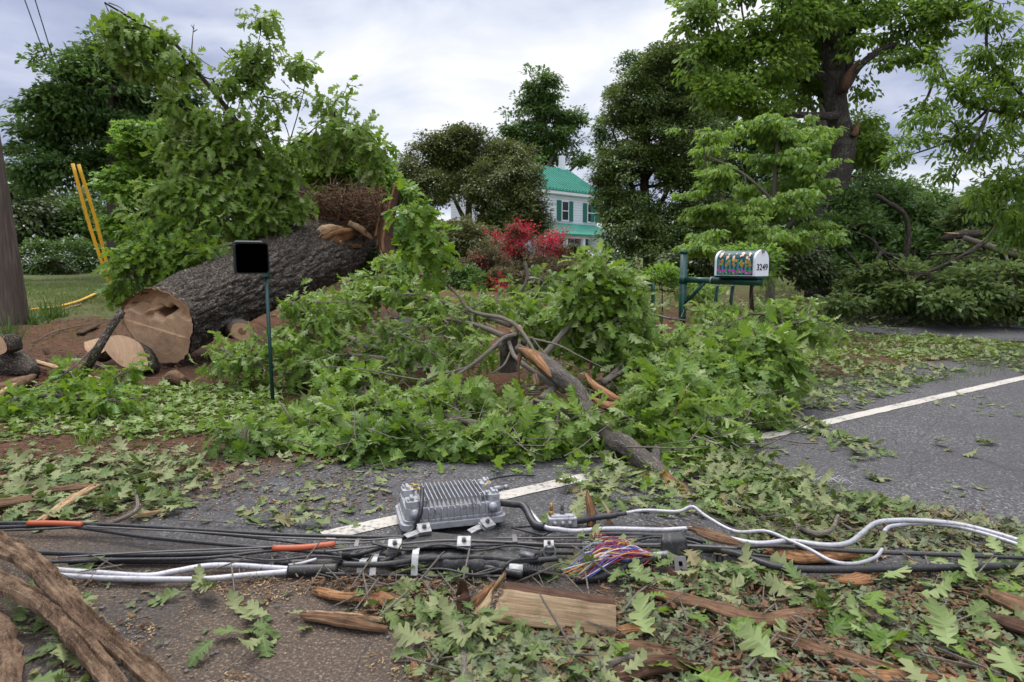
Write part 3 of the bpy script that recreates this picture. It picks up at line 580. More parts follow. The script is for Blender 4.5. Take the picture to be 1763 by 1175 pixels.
# bright maple behind the log
make_tree('maple_tree', 'bright yellow-green maple between the dark left tree and the oak bough', 'tree', [stand(330, 14.5, 260, .14, .04, 20), tr([(330, 430), (260, 360), (230, 300)], 14.5, .06, .03), tr([(335, 420), (430, 340), (480, 280)], 14.5, .06, .03)],
    [(260, 250, 50, 40, 14.5), (240, 320, 50, 40, 14), (290, 330, 70, 55, 15), (360, 300, 70, 60, 15), (440, 310, 60, 50, 15), (230, 390, 40, 30, 14), (310, 400, 70, 30, 14.5), (420, 380, 60, 26, 15), (320, 240, 50, 30, 15), (480, 350, 40, 30, 15)],
    420, 75, 0.33, 0.135, 'maple', tpl=T_MAPLE, tip=.005, flat=.32, grav=.35)
# bushes and azaleas in the bed
for nm, lab, px, d, lobes, mt, nt in [
    ('bush', 'sparse olive bush left of the red azaleas', 800, 20, [(800, 410, 55, 26, 20), (760, 430, 40, 30, 19.5), (830, 435, 45, 28, 19.5), (790, 400, 40, 18, 21)], 'bushy', 190),
    ('bush', 'low green bush at the foot of the olive bush', 830, 15, [(840, 490, 45, 14, 15), (800, 478, 30, 14, 15.5)], 'mid', 90),
    ('bush', 'dark glossy bush under the splintered end of the log', 630, 10.3, [(630, 440, 28, 28, 10.3), (650, 460, 26, 20, 10.2), (612, 452, 18, 18, 10.4)], 'dark', 110),
    ('bush', 'small green bush in front of the house porch', 988, 40, [(988, 437, 16, 8, 40)], 'dark', 40),
    ('bush', 'green bush beside the tall azalea under the holly', 720, 22, [(720, 400, 40, 20, 22), (700, 430, 34, 24, 21)], 'olive', 130)]:
    make_tree(nm, lab, 'bush', [stand(px, d, lobes[0][1] + 10, .04, .015)], lobes, nt, 60, 0.012 * d, 0.0062 * d if d < 30 else .2, mt, crown='foliage', wood='stem', tip=.004, k=4)
for lab, px, d, lobes, fl, nf in [
    ('tall azalea covered in crimson flowers left of the porch', 895, 18, [(893, 420, 30, 30, 18), (870, 445, 35, 28, 18), (910, 455, 30, 28, 17.5)], [(893, 412, 19, 22, 17.8), (880, 432, 13, 12, 17.6), (905, 398, 14, 10, 17.8)], 75),
    ('narrow crimson azalea in front of the porch posts', 950, 17.5, [(950, 430, 22, 26, 17.5), (960, 455, 40, 18, 17), (930, 460, 30, 18, 17)], [(948, 422, 14, 22, 17.2), (958, 440, 14, 10, 17.1), (962, 406, 9, 5, 17.3)], 60),
    ('reddish azalea with few flowers beside the olive bush', 835, 17, [(838, 450, 30, 26, 17), (815, 462, 26, 20, 17)], [(826, 448, 12, 14, 16.8), (850, 405, 14, 5, 17.5)], 14),
    ('low pink azalea at the front of the bed', 870, 15, [(872, 480, 34, 16, 15), (905, 486, 40, 16, 15)], [(850, 500, 12, 12, 14.6), (877, 498, 16, 10, 14.6), (890, 476, 5, 4, 14.6), (935, 508, 8, 5, 14.4)], 26),
    ('brownish azalea with scattered buds at the right of the bed', 960, 15.5, [(965, 470, 40, 18, 15.5), (1000, 478, 30, 14, 15.5), (930, 482, 30, 15, 15.2)], [(925, 486, 6, 6, 15), (990, 462, 8, 5, 15.3)], 6)]:
    e, T, rel, td = make_tree('azalea_bush', lab, 'azalea', [stand(px, d, lobes[0][1] + 12, .03, .01)], lobes, 150, 55, 0.16, 0.062, 'azleaf', crown='foliage', wood='stem', tip=.003, group='azaleas in the bed')
    b = MB(); T2, r2 = sample_lobes([ellip(*l) for l in fl], int(nf * .8), .0, .3); T2 = T2 + RNG.normal(0, .10, T2.shape); foliage(b, T_DIA, T2, r2, r2, 30, 0.19, 0.058, grav=0, flat=.9); b.build('blossom', M['red'], e, smooth=False)
# ------------------------------------------------------------ right side trees
make_tree('holly_tree', 'tall dark holly-like tree right of the house', 'tree', [stand(1120, 27, 160, .3, .08, 0), tr([(1118, 400), (1080, 300), (1060, 240)], 27, .12, .05), tr([(1122, 380), (1170, 280), (1185, 200)], 27, .12, .05)],
    [(1095, 180, 36, 44, 27), (1130, 120, 30, 26, 27), (1075, 240, 36, 44, 27), (1125, 230, 60, 60, 27), (1075, 320, 44, 50, 26), (1140, 320, 70, 60, 27), (1190, 250, 50, 70, 27), (1090, 400, 52, 44, 25), (1160, 410, 70, 46, 25.5), (1065, 370, 24, 36, 25.5), (1230, 400, 70, 50, 26), (1180, 110, 40, 36, 28), (1200, 180, 40, 50, 28), (1130, 446, 90, 22, 24), (1060, 200, 26, 40, 27), (1160, 160, 40, 40, 28), (1120, 180, 50, 40, 27), (1150, 270, 50, 50, 26.5), (1210, 320, 40, 40, 26), (1150, 105, 36, 30, 27), (1195, 130, 40, 40, 28), (1045, 290, 18, 30, 26)],
    1050, 90, 0.42, 0.14, 'holly', tip=.010, shell=.5, branch_min=0)
make_tree('holly_tree', 'olive tree edge overhanging the right end of the house roof', 'tree', [stand(1055, 30, 300, .12, .05)], [(1045, 250, 16, 30, 30), (1038, 215, 10, 18, 30), (1060, 165, 14, 26, 31), (1055, 310, 24, 26, 29), (1050, 345, 22, 18, 29), (1030, 235, 8, 10, 30), (1090, 110, 20, 14, 31), (1110, 140, 30, 26, 31)], 160, 75, .36, .13, 'mid', tip=.008)
# the great oak
ok = [(np.array([at(1408, 490, 16) + [0, 0, -.3], at(1412, 440, 16), at(1428, 370, 16), at(1443, 310, 16), at(1452, 250, 16), at(1440, 190, 16), at(1434, 100, 16), at(1432, 0, 16), at(1436, -160, 16)]), .29, .20),
      tr([(1440, 180), (1458, 120), (1466, 40), (1480, -80)], 16.4, .16, .10),
      tr([(1456, 150), (1482, 112), (1530, 80), (1560, 84), (1592, 98), (1618, 118), (1632, 150), (1650, 172), (1668, 178)], 15.6, .10, .035),
      tr([(1436, 200), (1408, 200), (1370, 198), (1330, 200)], 15.6, .12, .05),
      tr([(1432, 60), (1380, 20), (1330, 30), (1280, 40)], 15.6, .13, .05), tr([(1432, 140), (1390, 110), (1350, 45)], 16, .11, .05),
      tr([(1436, 200), (1400, 150), (1340, 130), (1290, 140)], 17, .11, .04), tr([(1612, 115), (1600, 160), (1585, 185)], 15.5, .05, .02)]
e, T, rel, td = make_tree('oak_tree', 'towering oak with thick grey trunk and broken limb on the right', 'tree', ok,
    [(1215, 15, 50, 26, 15), (1230, 65, 50, 40, 15), (1280, 60, 60, 45, 15.5), (1340, 30, 70, 45, 15), (1270, 125, 70, 40, 15), (1330, 110, 60, 45, 15), (1245, 165, 50, 26, 14.5), (1300, 185, 60, 30, 15), (1370, 150, 50, 40, 17), (1390, 60, 50, 50, 17), (1500, 15, 60, 26, 16), (1560, 20, 60, 24, 15.5), (1600, 48, 44, 18, 15), (1520, 60, 36, 18, 16), (1565, 100, 40, 14, 15), (1480, 150, 24, 12, 16.5), (1490, 215, 22, 22, 17), (1400, 250, 40, 30, 18), (1490, 270, 26, 26, 17), (1515, 250, 30, 18, 16.5), (1400, -50, 120, 60, 16), (1560, -60, 100, 50, 16), (1250, -50, 90, 50, 16), (1420, 100, 30, 50, 17.5), (1340, 230, 50, 20, 16), (1600, 180, 20, 10, 15), (1440, 20, 40, 30, 15.2), (1460, 70, 30, 24, 15.4), (1620, 10, 40, 20, 15), (1190, 10, 20, 14, 14.5), (1200, 100, 20, 20, 14.5), (1182, 55, 22, 26, 15), (1210, 135, 36, 24, 15), (1300, 225, 40, 16, 15), (1380, 10, 50, 30, 15)],
    620, 40, 0.36, 0.155, 'bright', bark='bark_tree', tip=.006, flat=.45, grav=.5, cull=.50, tpl=T_DIA, shell=.25, branch_min=4, rough=.06)
b = MB(); P = spline([at(1452, 158, 15.3), at(1462, 128, 15.25), at(1480, 103, 15.2)], 8); tube(b, P, [.06, .09, .10, .09, .07, .05, .03, .01], 7, rough=.3, seed=3); b.build('broken_limb_wood', M['rot'], e)
b = MB(); P = spline([at(1470, 235, 15.7), at(1477, 215, 15.7), at(1480, 205, 15.7)], 6); tube(b, P, [.09, .08, .07, .05, .03, .01], 7, rough=.3, seed=5); b.build('broken_stub', M['inner_bark'], e)
# pale trunk behind the oak
make_tree('bare_trunk_tree', 'pale grey trunk standing just behind the great oak', 'tree', [tr([(1428, 460), (1422, 300), (1415, 180), (1400, 60)], 19, .12, .07), tr([(1418, 230), (1385, 150), (1375, 80)], 19, .08, .04), tr([(1418, 260), (1390, 210), (1375, 190)], 19, .06, .03)],
    [(1390, 60, 40, 30, 19.5), (1360, 110, 40, 40, 19.5), (1480, 330, 30, 26, 19), (1500, 310, 30, 24, 20), (1470, 240, 30, 40, 20), (1390, 300, 40, 40, 20)], 150, 60, .4, .15, 'mid', bark='bark_grey', tip=.007)
# dogwood in layers
dg = [(1310, 218, 66, 9, 11.6), (1350, 205, 34, 6, 11.6), (1255, 245, 70, 9, 11.2), (1350, 250, 60, 10, 11.8), (1205, 262, 30, 8, 11), (1300, 275, 80, 9, 11.3), (1385, 285, 30, 10, 11.6), (1240, 300, 50, 9, 11), (1330, 318, 70, 10, 11.2), (1215, 345, 34, 7, 10.8), (1290, 345, 80, 9, 11), (1370, 350, 46, 9, 11.4), (1260, 378, 70, 10, 10.8), (1350, 385, 66, 9, 11), (1400, 412, 34, 8, 11), (1310, 408, 70, 9, 10.7), (1250, 428, 44, 8, 10.5), (1220, 412, 20, 7, 10.5), (1345, 232, 60, 10, 12.5)]
make_tree('dogwood_tree', 'lime green dogwood with layered drooping leaves behind the painted mailbox', 'tree', [stand(1330, 11.6, 230, .09, .03, 10), tr([(1330, 440), (1280, 380), (1240, 340)], 11.4, .04, .02), tr([(1332, 420), (1380, 360), (1400, 320)], 11.4, .04, .02), tr([(1335, 350), (1280, 300), (1220, 270)], 11.4, .035, .015)],
    [(l[0] + (lambda t_: (t_ - .5) * 2.3 * l[2])(random.random()), l[1] + random.uniform(-15, 15), l[2] * random.uniform(.3, .6), l[3] * random.uniform(.8, 1.6), l[4] + random.uniform(-.7, .7), .6) for l in dg for q_ in range(3)], 520, 26, 0.17, 0.120, 'lime', tpl=T_OVAL, tip=.004, cull=.45, flat=.25, grav=.95, shell=.0, fold=.4, curl=.4, bark='twig')
# undergrowth behind the mailbox
make_tree('shrub', 'dark shrub in deep shade below the dogwood', 'shrub', [stand(1300, 13.5, 450, .05, .02)], [(1250, 445, 60, 26, 13.5), (1340, 450, 60, 26, 13.5), (1180, 455, 50, 22, 14), (1400, 470, 40, 20, 14)], 230, 60, .24, .09, 'dark', crown='foliage', wood='stem')
make_tree('shrub', 'bright green sapling leaves right behind the painted mailbox', 'shrub', [stand(1300, 8.2, 470, .02, .006)], [(1310, 445, 30, 20, 8.2), (1290, 432, 16, 8, 8.2), (1322, 470, 14, 22, 8.2), (1270, 440, 14, 6, 8.3)], 46, 16, .12, .085, 'maple', tpl=T_LITE, crown='foliage', wood='stem', tip=.002)
make_tree('shrub', 'green shrub between the hoop rail and the mailbox post', 'shrub', [stand(1140, 9, 500, .02, .006)], [(1140, 470, 34, 12, 9), (1120, 490, 30, 14, 9), (1200, 500, 40, 20, 9)], 60, 18, .13, .09, 'maple', tpl=T_LITE, crown='foliage', wood='stem', tip=.002)
# hanging boughs on the right
hb = [(np.array([at(1900, 330, 9.5), at(1810, 230, 9.5), at(1763, 200, 9.3), at(1700, 190, 9.2), at(1668, 180, 9.2)]), .06, .015), tr([(1810, 230), (1740, 140), (1700, 90), (1705, 0)], 9.3, .04, .012), tr([(1700, 190), (1640, 240), (1560, 270)], 9.2, .02, .008), tr([(1700, 195), (1660, 275), (1645, 300), (1640, 330)], 9, .02, .008), tr([(1900, 330), (1780, 300), (1720, 340)], 9.3, .04, .01)]
make_tree('hanging_bough', 'drooping leafy bough hanging in from the top right', 'branch', hb,
    [(1700, 20, 24, 40, 9.3), (1690, 90, 30, 22, 9.3), (1740, 60, 24, 50, 9.2), (1720, 130, 36, 22, 9.3), (1655, 150, 24, 22, 9.2), (1690, 170, 40, 16, 9.1), (1600, 205, 46, 10, 9.2), (1580, 240, 50, 12, 9.2), (1650, 230, 50, 20, 9.2), (1550, 270, 30, 12, 9), (1640, 290, 26, 24, 9), (1700, 250, 50, 30, 9.2), (1740, 190, 26, 50, 9.2), (1730, 320, 40, 50, 9.3), (1750, 390, 30, 40, 9.3), (1690, 350, 30, 30, 9.3), (1615, 115, 16, 22, 9.4), (1800, 150, 60, 120, 9.4), (1810, 340, 60, 80, 9.4)],
    520, 17, 0.14, 0.115, 'bright', tpl=T_NARROW, wood='limb', crown='foliage', tip=.0035, flat=.6, grav=.5, shell=.0, curl=.5, k=4)
# fallen limbs heaped across the right verge
heap = [
 ('fallen_limb', 'fallen limb with dark branch arching against the oak trunk', [tr([(1540, 500), (1560, 440), (1564, 400), (1556, 368), (1530, 350), (1508, 336)], 13.4, .06, .04), tr([(1525, 442), (1500, 412), (1470, 400), (1440, 390)], 12.9, .025, .012), tr([(1492, 476), (1475, 455), (1455, 430)], 12.6, .035, .02)],
   [(1470, 350, 30, 22, 15.5), (1480, 400, 40, 40, 15), (1530, 350, 40, 26, 16), (1520, 420, 50, 36, 15), (1480, 460, 46, 30, 14.5), (1440, 400, 20, 30, 15)], 'mid', 330),
 ('fallen_limb', 'fallen limb in the middle of the right heap with torn ends', [tr([(1716, 392), (1700, 412), (1670, 434), (1640, 450), (1600, 468), (1560, 488)], 12.0, .045, .025), tr([(1600, 472), (1560, 468), (1534, 464)], 11.9, .02, .012), tr([(1668, 436), (1690, 430), (1708, 455)], 11.8, .012, .006), tr([(1700, 440), (1650, 444), (1620, 446)], 11.8, .014, .008), tr([(1735, 500), (1745, 480), (1722, 455), (1705, 440)], 11.3, .010, .005), tr([(1740, 520), (1752, 500), (1746, 470)], 11, .012, .006), tr([(1530, 450), (1560, 470), (1600, 474)], 11.8, .014, .007), tr([(1600, 480), (1592, 487)], 11.8, .03, .02), tr([(1600, 440), (1660, 435), (1700, 450)], 13.2, .02, .01)],
   [(1590, 380, 50, 30, 15.5), (1620, 420, 60, 34, 15), (1570, 430, 50, 30, 14.5), (1600, 480, 60, 30, 13.8), (1540, 500, 50, 24, 13.6)], 'mid', 380),
 ('fallen_limb', 'fallen limb at the right edge of the heap with pale leaves', [tr([(1830, 470), (1760, 440), (1720, 430), (1660, 410)], 12.8, .11, .05), tr([(1760, 520), (1730, 490), (1700, 470)], 12, .03, .01)],
   [(1690, 375, 50, 40, 14), (1750, 420, 50, 50, 13.5), (1660, 460, 50, 34, 13), (1730, 490, 50, 34, 12.5), (1680, 505, 50, 22, 12.3), (1800, 440, 60, 60, 13)], 'heapleaf', 380),
 ('fallen_limb', 'low fringe of leafy twigs along the foot of the right heap', [tr([(1760, 530), (1640, 520), (1540, 515), (1460, 505)], 12.3, .03, .012)],
   [(1480, 500, 34, 18, 12.8), (1550, 508, 44, 18, 12.0), (1600, 490, 34, 22, 12.6), (1630, 520, 44, 14, 11.4), (1700, 510, 46, 24, 11.6), (1690, 470, 34, 20, 12.4), (1760, 524, 30, 20, 11.6), (1450, 520, 40, 10, 12), (1560, 478, 30, 26, 12.4), (1655, 495, 30, 30, 11.8), (1500, 480, 24, 26, 12.6), (1740, 480, 24, 34, 11.8)], 'heapleaf', 270),
 ('fallen_limb', 'wall of leaves at the back of the right heap', [tr([(1640, 460), (1650, 400), (1690, 350)], 18, .12, .05)],
   [(1590, 360, 60, 26, 18), (1660, 370, 60, 40, 18), (1740, 370, 60, 50, 17), (1530, 375, 40, 30, 19), (1470, 370, 40, 40, 19), (1800, 400, 60, 60, 17)], 'mid', 420)]
for nm, lab, trk, lobes, mt, nt in heap:
    make_tree(nm, lab, 'limb', trk, lobes, int(nt * 1.15), 30, 0.22, 0.135, mt, tpl=T_DIA, wood='limb', crown='foliage', tip=.0035, floor=True, group='fallen limbs heaped on the right', grav=.3, flat=.6, shell=.2, bark='bark' if mt == 'mid' else 'twig')
b = MB(); P = spline([at(1618, 412, 13), at(1650, 405, 13), at(1690, 402, 13)], 8); tube(b, P, [.03, .06, .075, .08, .08, .08, .07, .06], 9, rough=.12); o = b.build('broken_log', M['bark'])
tag(o, 'short dark broken log lying high on the right heap', 'log')
b = MB(); P = [at(1625, 401, 12.95), at(1650, 403, 12.9)]; tube(b, P, [.004, .02], 5); b.build('torn_wood', M['wood_pale'], o)
# ------------------------------------------------------------ house
hA = np.array([(925 - CX) / F * 52, 52.0]); hdir = nrm(np.array([4.8, 5.2])); hn = np.array([hdir[1], -hdir[0]])
A0 = hA - hdir * 2.4; LEN = 10.0; EZ, RZ, DEP = 6.75, 8.95, 7.0; BZ = 1.5
def hp(u, o, z): q = A0 + hdir * u + hn * o; return np.array([q[0], q[1], z])
house = empty('farmhouse', hp(LEN / 2, -DEP / 2, BZ - .3), 'white two-storey clapboard farmhouse with green metal roof behind the azaleas', 'house')
def siding():
    s = NT('white_clapboard'); v = s.obj(); z = s.n('ShaderNodeSeparateXYZ', {0: v}).outputs[2]; fr = s.ma('FRACT', s.ma('MULTIPLY', z, 5.0)); n = s.noise(v, 3, 5)
    c = s.mix(s.ma('MULTIPLY', n, .4), (0.70, 0.71, 0.76), (0.50, 0.51, 0.55)); c = s.mix(s.ma('LESS_THAN', fr, 0.09), c, (0.25, 0.26, 0.29)); return s.done(s.bsdf(c, .6, s.bump(fr, .8, .03)))
def metalroof():
    s = NT('green_metal_roof'); v = s.obj(); n = s.noise(v, 2.2, 6, .7); c = s.mix(n, (0.022, 0.170, 0.118), (0.036, 0.235, 0.170)); c = s.mix(s.ramp(s.noise(v, .7, 5), [(.5, 0.), (.65, .5)]), c, (0.018, 0.105, 0.078)); return s.done(s.bsdf(c, .45))
M['siding'] = siding(); M['roof'] = metalroof()
def hbox(name, u0, u1, o0, o1, z0, z1, mat, par, bev=0):
    mb = MB(); V = [hp(u, o, z) for z in (z0, z1) for o in (o0, o1) for u in (u0, u1)]; mb.add(V, [[0, 2, 3, 1], [4, 5, 7, 6], [0, 1, 5, 4], [2, 6, 7, 3], [0, 4, 6, 2], [1, 3, 7, 5]])
    o = mb.build(name, M[mat], None, False)
    if par is not None:
        root = par if par.parent is None else par.parent
        o.data.transform(Matrix.Translation(-Vector(root.location))); o.parent = par
    return o
mb = MB(); V = [hp(u, o, z) for u in (0, LEN) for (o, z) in ((0, BZ - .6), (0, EZ), (-DEP / 2, RZ - .05), (-DEP, EZ), (-DEP, BZ - .6))]
mb.add(V, [[0, 5, 6, 1], [3, 8, 9, 4]], None, [[0, 1, 2, 3, 4], [9, 8, 7, 6, 5]]); mb.build('wall', M['siding'], house, False)
roof = MB(); ov = .35; sl = (RZ - EZ) / (DEP / 2)
for sg in (1, -1):
    o_e = ov if sg > 0 else -DEP - ov; V = [hp(-ov, o_e, EZ - ov * sl), hp(LEN + ov, o_e, EZ - ov * sl), hp(LEN + ov, -DEP / 2, RZ), hp(-ov, -DEP / 2, RZ)]
    V2 = [v + np.array([0, 0, .08]) for v in V]; roof.add(V + V2, [[0, 1, 2, 3], [4, 5, 6, 7], [0, 1, 5, 4], [1, 2, 6, 5], [0, 3, 7, 4], [2, 3, 7, 6]])
rf = roof.build('roof', M['roof'], house, False)
mb = MB()
for k in range(27):
    u = -ov + .02 + k * (LEN + 2 * ov - .04) / 26
    mb.add([hp(u - .02, ov, EZ - ov * sl + .08), hp(u + .02, ov, EZ - ov * sl + .08), hp(u + .02, -DEP / 2, RZ + .08), hp(u - .02, -DEP / 2, RZ + .08), hp(u - .02, ov, EZ - ov * sl + .14), hp(u + .02, ov, EZ - ov * sl + .14), hp(u + .02, -DEP / 2, RZ + .14), hp(u - .02, -DEP / 2, RZ + .14)],
           [[0, 1, 2, 3], [4, 5, 6, 7], [0, 1, 5, 4], [1, 2, 6, 5], [0, 3, 7, 4], [2, 3, 7, 6]])
    box(mb, hp(u, ov + .02, EZ - ov * sl + .12), .12, .06, .12, r=.5)
so = mb.build('standing_seam', M['roof'], None, False); so.data.transform(Matrix.Translation(-Vector(house.location))); so.parent = rf; so['kind'] = 'stuff'
hbox('eave_fascia', -ov, LEN + ov, .02, ov - .03, EZ - ov * sl - .22, EZ - ov * sl + .0, 'wtrim', house)
ch = hbox('chimney', LEN - .55, LEN - .15, -DEP / 2 - .2, -DEP / 2 + .2, RZ - .6, RZ + 1.15, 'wtrim', rf)
def u_of(px):                            # front wall coordinate seen at a pixel column
    p = plane_hit(px, 400, (A0[0], A0[1], 0), (hn[0], hn[1], 0)); return (p[:2] - A0) @ hdir
def z_of(px, py, o=0): q = A0 + hn * o; return plane_hit(px, py, (q[0], q[1], 0), (hn[0], hn[1], 0))[2]
for (x0, x1, y0, y1, sh) in [(967, 977, 348, 379, 1), (1011, 1022, 353, 382, 1), (1023, 1034, 353, 382, 0)]:
    u0, u1 = u_of(x0), u_of(x1); z1, z0 = z_of((x0 + x1) / 2, y0), z_of((x0 + x1) / 2, y1)
    w = hbox('window', u0 - .1, u1 + .1, 0.003, .06, z0 - .1, z1 + .1, 'wtrim', house); g = hbox('pane', u0, u1, .05, .075, z0, z1, 'glass', w); hbox('sash', u0, u1, .06, .09, (z0 + z1) / 2 - .03, (z0 + z1) / 2 + .03, 'wtrim', w)
    hbox('shutter', u0 - .62, u0 - .12, .0, .08, z0 - .08, z1 + .08, 'shutter', w)
    hbox('shutter', u1 + .12, u1 + .62, .0, .08, z0 - .08, z1 + .08, 'shutter', w)
# porch
pu0, pu1 = u_of(900), LEN - .3; pd = 2.3; pz1 = z_of(960, 384); pz0 = pz1 - .95
mb = MB(); V = [hp(pu0, .01, pz1), hp(pu1, .01, pz1), hp(pu1 + .2, pd + .2, pz0), hp(pu0 - .2, pd + .2, pz0)]; V2 = [v - np.array([0, 0, .10]) for v in V]
mb.add(V + V2, [[0, 1, 2, 3], [4, 5, 6, 7], [0, 1, 5, 4], [1, 2, 6, 5], [0, 3, 7, 4], [2, 3, 7, 6]]); mb.build('porch_roof', M['roof'], house, False)
hbox('porch_beam', pu0, pu1, pd - .25, pd - .05, pz0 - .32, pz0 - .06, 'wtrim', house); hbox('porch_floor', pu0, pu1, .01, pd, BZ - .35, BZ - .05, 'wtrim', house)
for k in range(5):
    u = pu0 + .2 + (pu1 - pu0 - .4) * k / 4; hbox('porch_post', u - .13, u + .13, pd - .28, pd - .02, BZ - .05, pz0 - .3, 'wtrim', house)
for uu in (.28, .58, .8):
    u = pu0 + (pu1 - pu0) * uu; dr = hbox('porch_door' if uu == .58 else 'window', u - .42, u + .42, .003, .05, BZ + (.0 if uu == .58 else .5), BZ + 2.1, 'wtrim', house); hbox('pane', u - .32, u + .32, .04, .065, BZ + (.2 if uu == .58 else .6), BZ + 2.0, 'glass', dr)
    hbox('shutter', u - .85, u - .45, 0, .06, BZ + .4, BZ + 2.1, 'shutter', dr); hbox('shutter', u + .45, u + .85, 0, .06, BZ + .4, BZ + 2.1, 'shutter', dr)
mb = MB(); a = at(1008, 428, 46); tube(mb, [a, at(1022, 442, 44.5)], .05, 6); box(mb, at(1007, 434, 46), .13, .13, .75); box(mb, at(1022, 447, 44.4), .12, .12, .75)
tube(mb, [at(1008, 436, 46), at(1022, 450, 44.5)], .03, 6)
tag(mb.build('stair_handrail', M['wtrim'], None, False), 'white sloping handrail in front of the house porch', 'handrail')
# ------------------------------------------------------------ utility pole, wires, guards
pb = at(24, 555, 9.5); pb[2] = float(H(pb[0], pb[1])) - .1; ptop = at(-55, 60, 9.2); mid_ = pb + (ptop - pb)
up = empty('utility_pole', pb, 'weathered leaning wooden utility pole at the left edge', 'pole'); mb = MB(); P = spline([pb, pb + (ptop - pb) * .5, ptop], 20); tube(mb, P, np.linspace(.205, .165, 20), 24, rough=.02); mb.build('pole_shaft', M['pole'], up)
for lab, a, b_ in (('upper thin power line crossing the top left sky', (28, -40, 14), (120, 210, 70)), ('second thin power line crossing the top left sky', (48, -40, 14), (128, 215, 70))):
    mb = MB(); A_, B_ = at(*a), at(*b_); mm = (A_ + B_) / 2 + np.array([0, 0, -.15]); tube(mb, spline([A_, mm, B_], 16), np.linspace(.011, .055, 16), 5); tag(mb.build('power_line', M['black']), lab, 'power line', 'power lines overhead')
for lab, a, b_, d0, d1 in (('left one of two upright yellow guy guards', (125, 282), (188, 489), 10.8, 11), ('right one of two upright yellow guy guards', (135, 283), (192, 490), 10.7, 11.05)):
    mb = MB(); A_, B_ = at(*a, d0), at(*b_, d1); P = spline([A_, (A_ + B_) / 2 + np.array([-.03 if 'left' in lab else .03, 0, 0]), B_], 14); tube(mb, P, .031, 10, flat=.75); tag(mb.build('guy_guard', M['yellow']), lab, 'guy guard', 'yellow guy wire guards')
mb = MB(); P = spline([gnd(105, 527, .05), gnd(135, 519, .06), gnd(165, 506, .05)], 12); tube(mb, P, .035, 10, flat=.7); tag(mb.build('guy_guard', M['yellow']), 'yellow guard lying on the soil near the utility pole', 'guy guard', 'yellow guy wire guards')
mb = MB(); P = spline([gnd(48, 534, .03), gnd(75, 532, .04), gnd(104, 528, .03)], 8); tube(mb, P, .02, 8); tag(mb.build('guy_guard', M['yellow']), 'thin yellow piece lying right at the foot of the utility pole', 'guy guard', 'yellow guy wire guards')
mb = MB(); P = spline([at(186, 489, 11), gnd(180, 496, .02), gnd(166, 506, .03)], 8); tube(mb, P, .008, 5); tag(mb.build('guy_wire', M['strand']), 'thin slack steel wire running from the yellow guards to the soil', 'wire')
# ------------------------------------------------------------ the fallen trunk
ax0, ax1 = np.array([-3.50, 6.75, .52]), np.array([-2.40, 10.6, 1.50])
def log_r(t, th): return 0.410 + 0.075 * ss(0, .8, t) + 0.018 * np.sin(th * 3 + t * 4) + 0.014 * np.sin(th * 5 - t * 7) + .012 * np.sin(th * 2 + 1)
log = empty('fallen_tree', (-3.2, 8.5, .1), 'huge fallen oak trunk with a sawn pale end and dark rough bark', 'tree trunk')
def bark_tube(n, k, a0, a1, rf, amp, seed=0, bend=0.0):
    t = np.linspace(0, 1, n)[:, None]; th = (np.arange(k) / k * 2 * math.pi)[None]
    T = nrm(a1 - a0); U = nrm(np.cross(T, [0, 0, 1.0])); Wv = np.cross(U, T); L = np.linalg.norm(a1 - a0)
    r = rf(t, th)
    c, s2 = np.cos(th) * r, np.sin(th) * r
    ctr = a0 + (a1 - a0) * t[..., None] + Wv * (bend * np.sin(math.pi * t))[..., None]
    x, y, z = c * 15, s2 * 15, (t * L) * 6.5 + 0 * th; amp = amp * (.35 + .65 * ss(0, .03, t))
    dx = fbm(x * .6, y * .6, z * .6, 2, seed + 3) * 1.5; f1 = vnoise(x + dx, y - dx, z, seed); f2 = vnoise(x * 2.1 + 9 + dx, y * 2.1, z * 1.7, seed + 1)
    ridg = 1 - np.abs(2 * f1 - 1); ridg2 = 1 - np.abs(2 * f2 - 1)
    dsp = -amp * (ridg ** 3) * 1.0 - amp * .5 * ridg2 ** 2 + amp * .7 * (fbm(x * 3, y * 3, z * 3, 2, 8) - .5)
    V = ctr + U * (np.cos(th) * (r + dsp))[..., None] + Wv * (np.sin(th) * (r + dsp))[..., None]
    i = np.arange(n - 1)[:, None] * k; j = np.arange(k)[None]; Q = np.stack([i + j, i + (j + 1) % k, i + k + (j + 1) % k, i + k + j], -1).reshape(-1, 4)
    tc = np.stack([c + 0 * t, s2 + 0 * t, (t * L) + 0 * th], -1)
    return V, Q, tc, (T, U, Wv)
V, Q, tc, (T_, U_, W_) = bark_tube(380, 300, ax0, ax1, log_r, 0.042, 3, .03)
rim = V[0].copy(); build('bark', V.reshape(-1, 3), Q, None, M['bark_log'], log, tc=tc.reshape(-1, 3))
